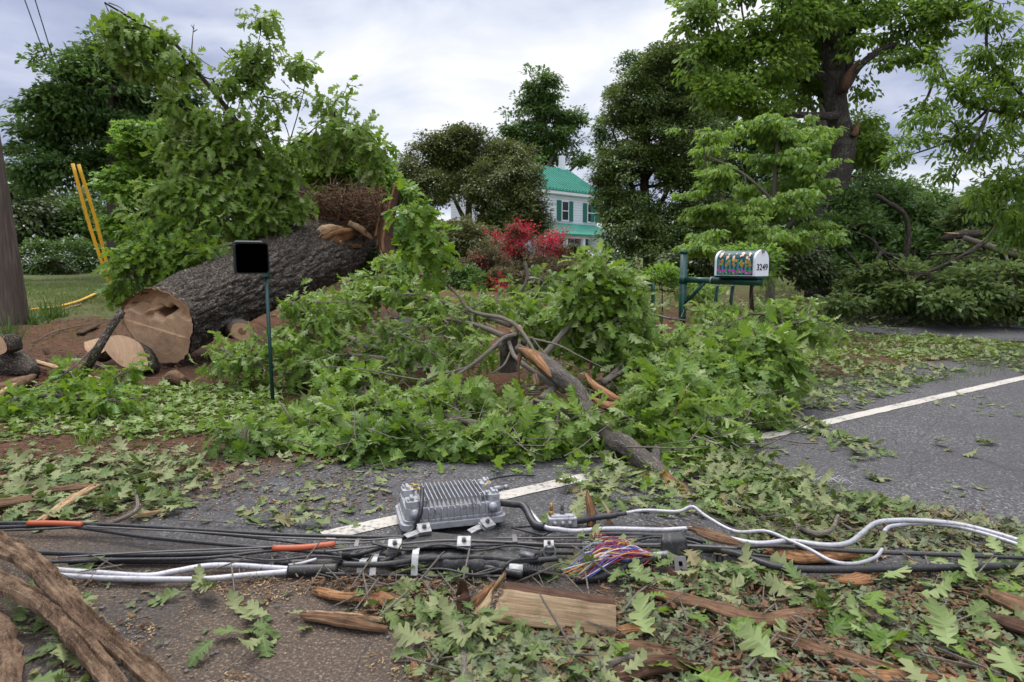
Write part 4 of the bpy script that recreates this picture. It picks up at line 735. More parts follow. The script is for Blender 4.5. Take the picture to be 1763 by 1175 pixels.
# sawn face: polar sheet with ledges and a rotten hollow
k = 300; nr_ = 50; VV = []; RR = []; TC = []
for a in range(nr_ + 1):
    f = a / nr_; p = ax0 + (rim - ax0) * f; q = p - ax0; u = q @ U_; w = q @ W_
    step = 0.10 * ss(.12, .135, w + .10 * u + .03 * np.sin(u * 22)) + 0.07 * ss(.25, .262, w - .25 * u + .02 * np.sin(u * 30)) + .012 * ss(0, .01, w + .25 * u + .05)
    hol = np.exp(-(((u - .03 + .04 * np.sin(w * 30)) / .11) ** 2 + ((w - .12 + .02 * np.sin(u * 40)) / .038) ** 2)); hole = hol * 0.14 * (0.6 + .8 * fbm(u * 30, w * 12, 0, 3, 4))
    rough = .006 * (fbm(u * 22, w * 22, 0, 3, 5) - .5) + .03 * (fbm(u * 10, w * 10, 3, 3, 6) - .5) * ss(.08, .16, w)
    dep = step * (1 - f ** 12) + hole + rough * (1 - f ** 12) - .008 * (f > .99)
    p = p + T_ * dep[:, None]; VV.append(p); TC.append(np.stack([u - .03, w * .9 + .05, 0 * u], -1)); RR.append(np.clip(.3 + hol * .9 * (hol > .3) + .25 * (fbm(u * 8, w * 8, 1, 3, 2) - .5) * ss(.05, .2, w), .2, 1) * (1 - (f > .972)))
VV = np.array(VV); VV = VV - T_ * .012; i = np.arange(nr_)[:, None] * k; j = np.arange(k)[None]
build('sawn_face', VV.reshape(-1, 3), np.stack([i + j, i + k + j, i + k + (j + 1) % k, i + (j + 1) % k], -1).reshape(-1, 4), None, M['end'], log, rnd=np.array(RR).ravel(), tc=np.array(TC).reshape(-1, 3))
# sawn side limb
s0 = at(400, 560, 7.65); s1 = at(417, 571, 7.05); V, Q, tc, fr = bark_tube(60, 80, s0, s1, lambda t, th: .118 + .012 * np.sin(th * 2 + 1) + .05 * (1 - t) ** 2, .010, 9)
st = build('limb_stub', V.reshape(-1, 3), Q, None, M['bark_grey'], log, tc=tc.reshape(-1, 3)); rim2 = V[-1]; VV = []; TC = []; RR = []
for a in range(13):
    f = a / 12; q = (rim2 - s1) * f; VV.append(s1 + q + fr[0] * .004); TC.append(np.stack([q @ fr[1] * 3, q @ fr[2] * 3, 0 * q[:, 0]], -1)); RR.append(np.full(80, .3 if f < .9 else 0.0) + .4 * (f < .35))
i = np.arange(12)[:, None] * 80; j = np.arange(80)[None]; V = np.array(VV).reshape(-1, 3) - np.array(log.location)
o = build('cut_face', V, np.stack([i + j, i + 80 + j, i + 80 + (j + 1) % 80, i + (j + 1) % 80], -1).reshape(-1, 4), None, M['end'], None, rnd=np.array(RR).ravel(), tc=np.array(TC).reshape(-1, 3)); o.parent = st
# broken crotch at the far end
def limb(name, pts, rads, mat, par, k=16, rough=.22, seed=1, n=40):
    mb = MB(); P = spline(pts, n); tube(mb, P, np.interp(np.linspace(0, 1, n), np.linspace(0, 1, len(rads)), rads), k, rough=rough, seed=seed); return mb.build(name, M[mat], par)
limb('broken_stub', [at(570, 440, 10.60), at(548, 385, 10.40), at(530, 345, 10.30), at(519, 312, 10.30)], [.42, .27, .20, .10, .02], 'bark_log', log, 40, .28, 3, 70)
limb('broken_stub', [at(600, 430, 10.70), at(612, 375, 10.70), at(620, 335, 10.70), at(618, 300, 10.70)], [.30, .26, .20, .07, .01], 'bark_log', log, 40, .5, 5, 70)
limb('broken_stub', [at(560, 430, 10.00), at(592, 375, 10.10), at(612, 348, 10.20)], [.20, .16, .12, .05], 'bark_log', log, 30, .15, 7)
limb('broken_stub', [at(610, 420, 11.00), at(640, 380, 11.10), at(664, 352, 11.20)], [.30, .22, .12, .02], 'inner_bark', log, 36, .5, 9, 60)
limb('trunk_end', [at(575, 420, 10.10), at(610, 415, 10.70), at(650, 405, 11.30), at(672, 398, 11.60)], [.30, .40, .30, .12, .02], 'bark_log', log, 50, .3, 12, 60)
for i, (a, b_, r0) in enumerate([((545, 408, 9.15), (590, 392, 9.40), .10), ((552, 420, 9.20), (612, 402, 9.60), .11), ((545, 430, 9.15), (600, 416, 9.50), .10), ((575, 430, 9.40), (622, 424, 9.70), .05), ((600, 385, 9.40), (642, 412, 9.60), .06), ((548, 414, 9.10), (606, 396, 9.40), .05)]):
    limb('torn_wood', [at(*a), (at(*a) + at(*b_)) / 2 + [0, 0, .03], at(*b_)], [r0 * .6, r0, r0 * .8, .02], 'wood_orange' if i % 2 else 'wood_pale', log, 5, .35, i)
# shredded fibres in the crotch
mb = MB()
for i in range(2200):
    c = at(random.uniform(525, 660), random.uniform(362, 405) - (random.random() ** 2) * 45, random.uniform(9.45, 10.3)); d = runit(1)[0] * random.uniform(.05, .16)
    tube(mb, [c, c + d + runit(1)[0] * .02, c + d * 1.7], [.007, .006, .003], 3, cap=False)
for i in range(800):
    c = at(random.gauss(606, 24), random.gauss(368, 16), random.uniform(9.5, 10.2)) if i % 2 else at(random.gauss(550, 18), random.gauss(378, 14), random.uniform(9.7, 10.2)); d = runit(1)[0] * random.uniform(.04, .13)
    tube(mb, [c, c + d + runit(1)[0] * .02, c + d * 1.7], [.007, .006, .003], 3, cap=False)
o = mb.build('shredded_fibre', M['inner_bark'], log); o['kind'] = 'stuff'
# upright splinters
for lab, P, r, m_ in [('tall orange-edged splinter standing upright behind the log', [at(672, 470, 9.30), at(664, 420, 9.40), at(672, 370, 9.50), at(686, 316, 9.60)], [.16, .13, .10, .07, .04], 'rot'), ('thinner split splinter standing beside the tall splinter', [at(650, 425, 9.50), at(655, 390, 9.55), at(660, 348, 9.60)], [.05, .045, .03, .02], 'wood_orange')]:
    mb = MB(); Q_ = spline(P, 20); tube(mb, Q_, np.interp(np.linspace(0, 1, 20), np.linspace(0, 1, len(r)), r), 6, flat=.4, rough=.25, seed=4); o = mb.build('wood_splinter', M[m_]); tag(o, lab, 'splinter')
    if 'tall' in lab: mb = MB(); tube(mb, Q_[4:] + np.array([-.03, -.05, 0]), np.linspace(.055, .03, 16), 5, flat=.4, rough=.2); mb.build('split_edge', M['wood_orange'], o)
# straw and soil bank under the trunk end
# sawn slab chunk leaning at the trunk's foot
def slab(name, lab, outline, d, thick, tilt=0.0):
    P = np.array([at(x, y, d + tilt * (y - outline[0][1]) / 60) for x, y in outline]); P = spline(np.vstack([P, P[:1]]), 61)[:-1]; c = P.mean(0); n_ = nrm(np.cross(P[15] - P[0], P[30] - P[0])); n_ = -n_ if n_[1] > 0 else n_
    k = 60; VV = []; TC = []; RR = []
    for a in range(15):
        f = a / 14; q = (P - c) * f; VV.append(c + q + n_ * (.01 * fbm(q[:, 0] * 15, q[:, 2] * 15, 0, 3, 3))[:, None]); u_ = nrm(P[0] - c); TC.append(np.stack([q @ u_ - .3, q @ np.cross(u_, n_) + .25, 0 * q[:, 0]], -1)); RR.append(np.full(k, .3 if f < .93 else 0.0))
    i = np.arange(14)[:, None] * k; j = np.arange(k)[None]; e = empty(name, c, lab, 'wood slab')
    build('cut_face', np.array(VV).reshape(-1, 3), np.stack([i + j, i + k + j, i + k + (j + 1) % k, i + (j + 1) % k], -1).reshape(-1, 4), None, M['end'], e, rnd=np.array(RR).ravel(), tc=np.array(TC).reshape(-1, 3))
    bk = [P, P * .0 + c + (P - c) * 1.03 - n_ * thick * .3, c + (P - c) * .98 - n_ * thick, c + (P - c) * .0 - n_ * thick]; BV = np.array(bk); i = np.arange(3)[:, None] * k
    BV += .012 * (fbm(BV[..., 0] * 20, BV[..., 1] * 20, BV[..., 2] * 20, 3, 4)[..., None] - .5) * np.array([0, 1, 1, 0])[:, None, None]
    build('bark', BV.reshape(-1, 3), np.stack([i + j, i + k + j, i + k + (j + 1) % k, i + (j + 1) % k], -1).reshape(-1, 4), None, M['bark_log'], e, tc=BV.reshape(-1, 3)); return e
slab('trunk_slab', 'pale sawn slab of wood leaning against the foot of the fallen trunk', [(182, 582), (205, 577), (232, 585), (247, 600), (256, 628), (245, 636), (215, 633), (196, 620), (180, 600)], 6.35, .22, -.12)
slab('trunk_slab', 'pale sawn offcut lying behind the leaning dark stick', [(145, 590), (170, 583), (190, 585), (185, 602), (165, 612), (148, 604)], 6.9, .15, -.25)
slab('wood_offcut', 'brown rounded offcut at the left edge below the utility pole', [(-20, 585), (0, 578), (10, 590), (12, 605), (-5, 612), (-25, 605)], 6.0, .2)
# sticks and boards near the trunk
def stick(name, lab, P, r, mat, cat='stick', k=9, rough=.1, group=None, flat=1.0, n=26, parent=None, seed=1):
    mb = MB(); Q_ = spline(P, n); tube(mb, Q_, np.interp(np.linspace(0, 1, n), np.linspace(0, 1, len(r)), r), k, rough=rough, flat=flat, seed=seed); o = mb.build(name, M[mat], parent)
    if parent is None: tag(o, lab, cat, group)
    return o
stick('broken_stick', 'dark lichened stick leaning up from the leaves left of the trunk', [gnd(126, 674, .0), at(162, 612, 5.3), at(186, 572, 5.4), at(210, 536, 5.5)], [.045, .038, .034, .030], 'bark_log')
stick('thin_branch', 'thin curved bare twig crossing the dark stick', [gnd(60, 666, .05), at(110, 645, 5.1), at(150, 610, 5.25), at(172, 588, 5.3)], [.008, .007, .005], 'twig', 'twig', 5)
stick('split_board', 'long pale split board lying left of the trunk slab', [gnd(14, 612, .06), gnd(80, 628, .09), gnd(140, 645, .08), gnd(230, 663, .04)], [.02, .045, .04, .03, .008], 'wood_pale', 'board', 5, .12, flat=.5)
stick('wood_chunk', 'orange split wood chunk at the left edge beside the leaves', [gnd(-25, 672, .07), gnd(15, 665, .08), gnd(58, 648, .05)], [.05, .085, .07, .03], 'inner_bark', 'wood chunk', 6, .25, flat=.6)
stick('wood_chunk', 'pale split wood piece lying over the orange chunk at the left edge', [gnd(-20, 690, .06), gnd(2, 678, .10), gnd(26, 662, .09)], [.03, .045, .04, .02], 'wood_pale', 'wood chunk', 5, .2, flat=.6, seed=4)
stick('wood_chunk', 'dark bark-covered chunk behind the long pale board', [gnd(-25, 630, .08), gnd(20, 622, .12), gnd(60, 640, .08)], [.12, .13, .10, .05], 'bark_log', 'wood chunk', 12, .25, seed=6)
stick('wood_chunk', 'flat brown board piece on red soil beyond the dark stick', [gnd(137, 575, .03), gnd(150, 568, .03), gnd(168, 560, .03)], [.05, .06, .05], 'rot', 'wood chunk', 5, .2, flat=.4, seed=7)
stick('thin_branch', 'thin dark twig lying on red soil beyond the dark stick', [gnd(55, 590, .02), gnd(100, 570, .03), gnd(165, 556, .03)], [.006, .009, .006], 'twig', 'twig', 5)
stick('thin_branch', 'pale stripped stick lying at the edge of the lawn', [gnd(100, 535, .03), gnd(140, 524, .03)], [.010, .014], 'wood_pale', 'twig', 5)
stick('wood_chunk', 'small reddish chunk under the front of the trunk', [gnd(285, 655, .04), gnd(300, 650, .07), gnd(318, 658, .04)], [.05, .07, .05], 'inner_bark', 'wood chunk', 7, .25, seed=9)
stick('thin_branch', 'long thin bare twig on the ground before the trunk', [gnd(160, 625, .04), gnd(220, 648, .06), gnd(290, 652, .08), gnd(350, 655, .02)], [.008, .006, .004], 'twig', 'twig', 5)
for i, (pts, lab) in enumerate([([(405, 755), (350, 735), (250, 745)], 'thin bare twig on red soil in front of the green pole'), ([(420, 712), (360, 725), (300, 738), (220, 742)], 'long thin twig lying across the soil left of the green pole'), ([(300, 700), (235, 718), (200, 724)], 'short twig lying on the weeds at the left')]):
    stick('thin_branch', lab, [gnd(x, y, .02) for x, y in pts], [.006, .005, .003], 'twig', 'twig', 5)
# ------------------------------------------------------------ oak boughs
def bough(name, lab, root, lobes, nt, size=.13, mat='oak', tpl=T_MID, nl=7, spread=.07, grav=.45, group='torn oak boughs on the verge', cull=.42, tip=.0035, curl=.6, fold=.45, flat=.8, r=(.03, .012), extra=(), floor=True, shell=.1, bark='twig', upn=.8, outw=.7):
    P = [np.array(p, float) for p in root]; trk = [(np.array(P), r[0], r[1])] + [(np.array(x), r[1] * .8, r[1] * .4) for x in extra]
    return make_tree(name, lab, 'branch', trk, lobes, nt, nl, spread, size, mat, bark=bark, tpl=tpl, group=group, tip=tip, grav=grav, flat=flat, fold=fold, curl=curl, crown='foliage', wood='branch_wood', floor=floor, shell=shell, upn=upn, outw=outw, jit=.12, cull=cull)
# the great bough standing up off the trunk
UB = [[at(500, 400, 9.2), at(490, 340, 9), at(450, 270, 8.8), at(400, 200, 8.6), at(345, 130, 8.4), at(300, 75, 8.3), at(240, 40, 8.2), at(180, 5, 8.1)],
      [at(480, 330, 9), at(500, 250, 8.8), at(470, 170, 8.7), at(440, 110, 8.6), at(448, 60, 8.5)], [at(500, 260, 8.8), at(560, 210, 8.7), at(620, 220, 8.6), at(655, 250, 8.5)], [at(450, 280, 8.8), at(380, 290, 8.4), at(310, 330, 8.2), at(250, 400, 8)],
      [at(490, 330, 9), at(440, 380, 8.6), at(370, 410, 8.2), at(330, 430, 8)], [at(500, 240, 8.8), at(520, 170, 8.7), at(530, 115, 8.7)]]
ubl = [(180, 12, 24, 16, 8.1), (215, 50, 40, 26, 8.2), (260, 60, 36, 20, 8.3), (200, 85, 30, 16, 8.2), (285, 115, 44, 26, 8.4), (240, 105, 30, 16, 8.3), (330, 90, 20, 16, 8.4), (445, 28, 18, 10, 8.5), (440, 80, 34, 20, 8.6), (430, 115, 40, 22, 8.6), (400, 150, 34, 24, 8.6), (520, 112, 22, 14, 8.7), (526, 140, 10, 12, 8.7), (590, 160, 24, 14, 8.6), (560, 175, 30, 18, 8.7), (480, 180, 50, 26, 8.7), (640, 250, 24, 20, 8.5), (610, 225, 34, 20, 8.6), (580, 215, 30, 40, 8.7), (645, 280, 14, 16, 8.5), (540, 235, 40, 34, 8.8), (360, 210, 50, 30, 8.5), (310, 190, 36, 20, 8.4), (430, 220, 54, 40, 8.7), (400, 265, 60, 34, 8.7), (340, 265, 56, 34, 8.4), (480, 280, 50, 44, 8.9), (290, 250, 36, 26, 8.3), (430, 325, 60, 40, 8.7), (360, 330, 60, 36, 8.3), (300, 330, 40, 30, 8.2), (500, 350, 30, 36, 8.9), (340, 390, 60, 30, 8.1), (270, 380, 36, 30, 8), (420, 380, 50, 24, 8.5), (590, 255, 20, 16, 8.7), (460, 395, 30, 16, 8.8)]
e = bough('oak_bough', 'tall leafy oak bough rising from the fallen trunk against the sky', UB[0], ubl, 640, .175, 'oak', T_MID, 8, .13, .6, None, r=(.055, .010), extra=UB[1:], floor=False, shell=.0, bark='bark', flat=.7, curl=.7)[0]
mb = MB()
for P in ([at(330, 88, 8.4), at(332, 60, 8.4), at(334, 42, 8.4)], [at(333, 55, 8.4), at(340, 51, 8.4)], [at(334, 50, 8.4), at(329, 43, 8.4)], [at(330, 90, 8.4), at(355, 110, 8.5), at(372, 118, 8.5)], [at(380, 82, 8.5), at(397, 98, 8.5)], [at(187, 5, 8.2), at(205, 12, 8.2), at(215, 20, 8.2)]): tube(mb, spline(P, 5), [.008, .007, .006, .005, .003], 4)
o = mb.build('bare_twig', M['twig'], e); o['kind'] = 'stuff'
bough('oak_bough', 'bright oak bough draped over the upper side of the sawn trunk end', [at(400, 420, 8), at(350, 430, 7.8), at(290, 440, 7.6), at(230, 470, 7.5)],
      [(210, 450, 26, 26, 7.5), (215, 490, 30, 20, 7.5), (250, 430, 34, 26, 7.6), (265, 460, 40, 26, 7.6), (230, 505, 24, 10, 7.5), (300, 440, 44, 26, 7.7), (340, 425, 40, 20, 7.8), (320, 400, 40, 20, 8), (250, 400, 30, 20, 7.8), (200, 500, 14, 14, 7.6)], 170, .15, 'bright', T_MID, 7, .11, .5, None, r=(.02, .008), floor=False, shell=0)
BG = [ # label, root pixels (px,py,d), lobes, tufts, size, tpl, mat
 ('sprig of bright hanging oak leaves arching up before the tall splinter', [(762, 500, 5.6), (745, 465, 5.6), (720, 400, 5.5), (700, 360, 5.5)], [(700, 365, 26, 22, 5.5), (725, 400, 30, 24, 5.5), (745, 440, 20, 34, 5.5), (712, 430, 24, 20, 5.5), (760, 425, 10, 20, 5.5)], 30, .15, T_HERO, 'bright', False),
 ('pale drooping oak bough behind the central knot on its left', [(880, 560, 6.2), (760, 520, 6.6), (660, 480, 7)], [(660, 480, 50, 24, 7), (620, 510, 50, 30, 6.9), (700, 500, 50, 30, 6.8), (740, 530, 40, 26, 6.6), (690, 455, 30, 14, 7.2)], 120, .13, T_MID, 'oak', True),
 ('oak bough lying beyond the green pole toward the trunk', [(640, 600, 5.8), (560, 560, 6.2), (500, 520, 6.4)], [(530, 530, 50, 26, 6.4), (580, 550, 50, 32, 6.2), (505, 570, 26, 20, 6.2), (560, 590, 60, 26, 6), (600, 520, 40, 24, 6.6)], 110, .13, T_MID, 'oak', True),
 ('broad green oak bough spread over the middle left verge', [(760, 640, 5.6), (680, 620, 5.6), (600, 610, 5.7)], [(600, 615, 70, 28, 5.7), (660, 590, 60, 30, 5.9), (700, 560, 50, 30, 6.1), (550, 630, 50, 20, 5.7), (710, 600, 50, 20, 5.7)], 95, .135, T_MID, 'oak_dark', True),
 ('oak bough filling the hollow left of the central knot', [(870, 580, 5.8), (820, 560, 6), (770, 550, 6.2)], [(790, 560, 50, 28, 6.2), (830, 600, 50, 26, 5.8), (760, 590, 50, 20, 6), (820, 530, 40, 20, 6.4)], 80, .13, T_MID, 'oak', True),
 ('tall pale green heap of oak leaves left of the hoop rail', [(930, 620, 5.6), (980, 560, 5.7), (1020, 500, 5.8), (1030, 450, 5.8)], [(1022, 458, 26, 16, 5.8), (1035, 490, 44, 24, 5.8), (1010, 520, 46, 24, 5.8), (1070, 520, 34, 24, 5.8), (1085, 560, 34, 24, 5.7), (980, 540, 30, 24, 5.9), (1040, 560, 46, 20, 5.8), (1060, 495, 24, 20, 5.8)], 190, .14, T_MID, 'oak', True),
 ('oak bough behind the central knot on its right', [(900, 590, 6.2), (940, 560, 6.4), (980, 540, 6.5)], [(930, 530, 50, 20, 6.6), (960, 560, 50, 26, 6.3), (915, 560, 30, 24, 6.3), (1000, 590, 50, 20, 6)], 100, .13, T_MID, 'oak', True),
 ('small oak spray hanging below the sawn side limb', [(450, 640, 5.9), (410, 620, 6), (380, 600, 6.1)], [(395, 600, 26, 14, 6.1), (430, 620, 36, 20, 5.9), (380, 625, 20, 14, 6), (460, 590, 26, 20, 6)], 42, .125, T_MID, 'oak', True),
 ('low oak bough at the foot of the painted mailbox post', [(1040, 660, 5.3), (1100, 610, 5.8), (1180, 590, 6.2)], [(1120, 600, 60, 26, 5.9), (1180, 590, 50, 26, 6.2), (1150, 630, 60, 22, 5.5), (1100, 640, 50, 22, 5.4), (1060, 610, 40, 22, 5.8)], 140, .13, T_MID, 'oak', True),
 ('oak bough covering the ground under the painted mailbox', [(1180, 610, 6), (1240, 570, 6.5), (1290, 540, 6.8)], [(1230, 550, 50, 20, 7), (1280, 570, 50, 24, 6.5), (1210, 580, 40, 22, 6.4), (1320, 545, 30, 20, 7), (1240, 530, 30, 14, 7.4)], 110, .13, T_MID, 'oak', True),
 ('large pale leaved oak bough at the right end of the green heap', [(1150, 670, 5), (1230, 640, 5.2), (1310, 610, 5.4)], [(1310, 600, 44, 22, 5.4), (1300, 640, 46, 22, 5.2), (1250, 610, 50, 26, 5.4), (1350, 590, 30, 26, 5.6), (1340, 635, 30, 20, 5.3), (1250, 650, 50, 18, 5.1)], 130, .145, T_HERO, 'oak', True),
 ('oak spray beyond the right end of the heap near the driveway', [(1300, 580, 6.6), (1350, 560, 6.8), (1400, 550, 7)], [(1380, 520, 16, 12, 7.4), (1380, 560, 40, 22, 7), (1340, 545, 34, 20, 7), (1420, 570, 26, 12, 6.8)], 60, .125, T_MID, 'oak', True),
 ('oak bough lying in front of the mailbox post toward the road', [(1080, 700, 4.7), (1160, 670, 4.9), (1230, 660, 5)], [(1180, 650, 60, 20, 5), (1230, 680, 50, 18, 4.7), (1120, 670, 50, 20, 4.9), (1290, 680, 40, 14, 4.7)], 90, .13, T_MID, 'oak_dark', True),
 ('oak bough right behind the green pole', [(640, 680, 5.0), (580, 670, 5.3), (510, 650, 5.9)], [(510, 640, 40, 18, 5.9), (585, 660, 50, 20, 5.2), (530, 610, 40, 18, 6.0), (630, 650, 50, 20, 5.2), (430, 660, 26, 12, 5.9)], 80, .13, T_MID, 'oak', True),
 ('oak bough sprawling before the green pole on the soil', [(700, 740, 4.3), (620, 730, 4.4), (540, 710, 4.6)], [(580, 705, 60, 18, 4.7), (540, 725, 44, 16, 4.5), (620, 710, 50, 20, 4.6), (600, 750, 50, 24, 4.2), (560, 760, 40, 20, 4.15), (520, 750, 30, 16, 4.3)], 110, .145, T_HERO, 'oak', True),
 ('oak bough in the middle of the heap above the amplifier box', [(860, 740, 4.3), (780, 720, 4.4), (700, 700, 4.6)], [(690, 690, 60, 22, 4.7), (740, 710, 50, 22, 4.5), (790, 690, 40, 18, 4.6), (660, 720, 40, 18, 4.5), (750, 670, 40, 14, 4.9)], 90, .145, T_HERO, 'oak', True),
 ('oak spray with big leaves hanging behind the amplifier box', [(860, 740, 4.2), (780, 745, 4.15), (710, 740, 4.15)], [(720, 750, 44, 26, 4.1), (680, 770, 36, 20, 4.0), (760, 760, 40, 24, 4.05), (640, 780, 30, 14, 3.95), (800, 770, 30, 18, 4)], 74, .155, T_HERO, 'oak_dark', True),
 ('oak spray with big pale leaves in front of the split limb', [(1010, 730, 4.2), (960, 700, 4.15), (920, 690, 4.2)], [(930, 710, 50, 24, 4.15), (960, 740, 46, 24, 4.05), (890, 740, 44, 24, 4.1), (990, 720, 30, 26, 4.1), (850, 760, 40, 18, 4.05), (900, 775, 40, 16, 3.95)], 84, .165, T_HERO, 'oak', True),
 ('upright oak spray right of the split limb with a red stem', [(1100, 770, 4), (1125, 730, 4.1), (1150, 690, 4.2), (1180, 660, 4.3)], [(1130, 690, 44, 26, 4.25), (1160, 720, 50, 28, 4.15), (1110, 730, 36, 24, 4.1), (1180, 760, 50, 20, 4), (1150, 660, 34, 18, 4.4), (1210, 730, 34, 20, 4.2)], 96, .155, T_HERO, 'oak', True),
 ('oak bough end touching the white road line', [(1150, 740, 4.2), (1220, 720, 4.3), (1270, 720, 4.3)], [(1250, 710, 50, 16, 4.5), (1270, 745, 30, 14, 4.15), (1210, 700, 50, 20, 4.5), (1320, 700, 40, 10, 4.6)], 64, .14, T_HERO, 'oak', True),
 ('small upright clump of oak leaves alone on the soil at left', [(425, 785, 4), (420, 755, 4.05), (425, 735, 4.1)], [(420, 745, 24, 18, 4.1), (410, 770, 24, 18, 4.05), (435, 760, 20, 18, 4.05)], 22, .135, T_HERO, 'oak_dark', True),
 ('low oak spray near the road edge behind the amplifier box', [(860, 790, 3.9), (820, 790, 3.9), (780, 785, 3.95)], [(800, 790, 40, 12, 3.95), (860, 785, 34, 12, 3.95), (910, 790, 34, 12, 3.95)], 22, .13, T_HERO, 'oak', True),
 ('oak bough in the far middle behind the tall pale heap', [(860, 530, 7.4), (920, 500, 7.6), (960, 490, 7.8)], [(900, 500, 50, 14, 7.8), (960, 490, 40, 18, 7.6), (850, 520, 40, 12, 7.6), (1120, 530, 40, 14, 7.6)], 70, .12, T_MID, 'oak_dark', True),
 ('low oak bough at the left edge in front of the dark stick', [(180, 690, 4.9), (100, 680, 5), (20, 690, 4.9)], [(60, 690, 60, 14, 4.9), (150, 680, 50, 12, 5), (0, 700, 40, 14, 4.8), (200, 690, 50, 10, 4.9), (110, 640, 26, 14, 5.2), (215, 640, 16, 18, 5.4)], 80, .12, T_MID, 'bright', True),
]
for lab, root, lobes, nt, sz, tp, mt, fl in BG:
    bough('oak_bough', lab, [at(*r_) for r_ in root], lobes, int(nt * .88), sz * random.uniform(.9, 1.15), mt, tp, 8, .11, .55, floor=fl, shell=.0)

mb = MB()
for i in range(230):
    px, py = random.uniform(520, 1380), random.uniform(500, 770); g_ = gnd(px, py); top = 0.50 if py < 620 else 0.28; c = np.array([g_[0], g_[1], g_[2] + random.uniform(.10, top)]); c[:2] *= (CH - c[2]) / (CH - g_[2])
    a_ = random.uniform(0, 6.28); L_ = random.uniform(.12, .42); d_ = np.array([math.cos(a_), math.sin(a_), random.uniform(-.25, .6)]) * L_; m_ = c + d_ * .5 + runit(1)[0] * .10 * L_
    P = spline([c - d_ * .3, c, m_, c + d_], 9); P[:, 2] = np.maximum(P[:, 2], H(P[:, 0], P[:, 1]) + .01); r0 = random.uniform(.0022, .0055); tube(mb, P, np.linspace(r0, r0 * .35, 9), 4)
tag(mb.build('twig_tangle', M['twig']), 'thin bare twigs poking out of the heaped boughs', 'twigs', kind='stuff')
# ------------------------------------------------------------ litter scattered over the ground (nobody could count it)
def region(pts, n):                      # ground points with even spread inside a quadrilateral seen in the picture
    P = np.array([gnd(*p)[:2] for p in pts]); out = []
    lo, hi = P.min(0), P.max(0)
    def inside(q):
        r = np.zeros(len(q), bool); j = len(P) - 1
        for i in range(len(P)):
            c = ((P[i, 1] > q[:, 1]) != (P[j, 1] > q[:, 1])) & (q[:, 0] < (P[j, 0] - P[i, 0]) * (q[:, 1] - P[i, 1]) / (P[j, 1] - P[i, 1] + 1e-12) + P[i, 0]); r ^= c; j = i
        return r
    tot = 0
    while tot < n:
        q = RNG.uniform(lo, hi, (n * 3, 2)); q = q[inside(q)]; out.append(q); tot += len(q)
    return np.concatenate(out)[:n]
def patchy(q, f, thr, seed): return q[fbm(q[:, 0] * f, q[:, 1] * f, 0, 3, seed) > thr]
def lay(mb, tpl, q, size, hmax=.04, tilt=.2, curl=.45, fold=.35, rlo=0, rhi=1):
    n = len(q); z = H(q[:, 0], q[:, 1]) + .006 + RNG.uniform(0, 1, n) ** 1.6 * hmax; pos = np.column_stack([q, z]); a = RNG.uniform(0, 2 * math.pi, n)
    d = np.column_stack([np.cos(a), np.sin(a), RNG.normal(0, tilt * .5, n)]); nr = np.column_stack([RNG.normal(0, tilt, n), RNG.normal(0, tilt, n), np.ones(n)]) * np.where(RNG.uniform(0, 1, n) < .35, -1, 1)[:, None]
    i0 = len(mb.V); leaves(mb, tpl, pos, d, nr, RNG.uniform(.45, 1.1, n) * size, fold=fold, curl=curl, twist=.45, r=RNG.uniform(rlo, rhi, n))
    v = mb.V[i0]; hh = H(v[:, 0], v[:, 1]) + .003; low = v[:, 2] < hh; v[low, 2] = (hh + RNG.uniform(0, .006, len(v)))[low]
A = MB(); B = MB(); Cc = MB(); G = MB()
# beneath and around the heap
lay(A, T_LITE, patchy(region([(440, 640), (1420, 560), (1450, 630), (1200, 735), (900, 800), (500, 800), (420, 720)], 3000), 1.5, .38, 2), .12, .08, tilt=.6, curl=.8)
lay(A, T_MID, region([(480, 700), (1180, 700), (1250, 800), (1000, 815), (520, 815)], 600), .125, .08, tilt=.6, curl=.8)
lay(A, T_LITE, patchy(region([(480, 480), (1100, 480), (1400, 540), (1350, 600), (460, 640)], 2600), .8, .40, 3), .12, .08)
# left verge weeds and leaves
lay(A, T_LITE, patchy(region([(0, 670), (480, 670), (480, 740), (200, 760), (0, 760)], 2300), 1.8, .45, 5), .10, .05)
lay(B, T_MID, patchy(region([(-30, 800), (330, 790), (330, 880), (120, 900), (-30, 910)], 520), 1.8, .42, 6), .13, .06)
lay(B, T_LITE, patchy(region([(0, 740), (700, 800), (640, 900), (0, 900)], 420), 2.2, .45, 7), .09, .02)
lay(B, T_LITE, region([(400, 885), (560, 880), (560, 915), (400, 915)], 30), .09, .03)
# right verge, driveway edge
lay(B, T_LITE, patchy(region([(1250, 560), (1763, 640), (1763, 600), (1500, 560), (1763, 560), (1763, 545), (1300, 525)], 2600), 1.2, .42, 8), .12, .05)
lay(B, T_LITE, patchy(region([(1300, 510), (1800, 535), (1800, 565), (1300, 560)], 4200), .6, .36, 9), .13, .12, tilt=.5)
lay(A, T_LITE, patchy(region([(1400, 560), (1763, 590), (1763, 620), (1400, 620)], 1300), 1.3, .48, 91), .12, .05)
lay(B, T_LITE, patchy(region([(1300, 640), (1560, 600), (1660, 640), (1480, 700), (1240, 740)], 1100), 1.1, .44, 10), .12, .05)
lay(B, T_LITE, patchy(region([(1380, 590), (1763, 605), (1763, 650), (1500, 670)], 1500), 1.6, .46, 11), .11, .04)
# thin scatter over the open asphalt
lay(B, T_LITE, patchy(region([(1300, 760), (1763, 660), (1800, 880), (1400, 870)], 150), 1.3, .55, 12), .085, .012)
lay(B, T_MID, region([(1395, 735), (1425, 745), (1530, 775), (1525, 790), (1440, 775), (1380, 745)], 70), .12, .05)
lay(B, T_MID, region([(1300, 720), (1380, 720), (1440, 735), (1400, 750), (1300, 735)], 90), .12, .05)
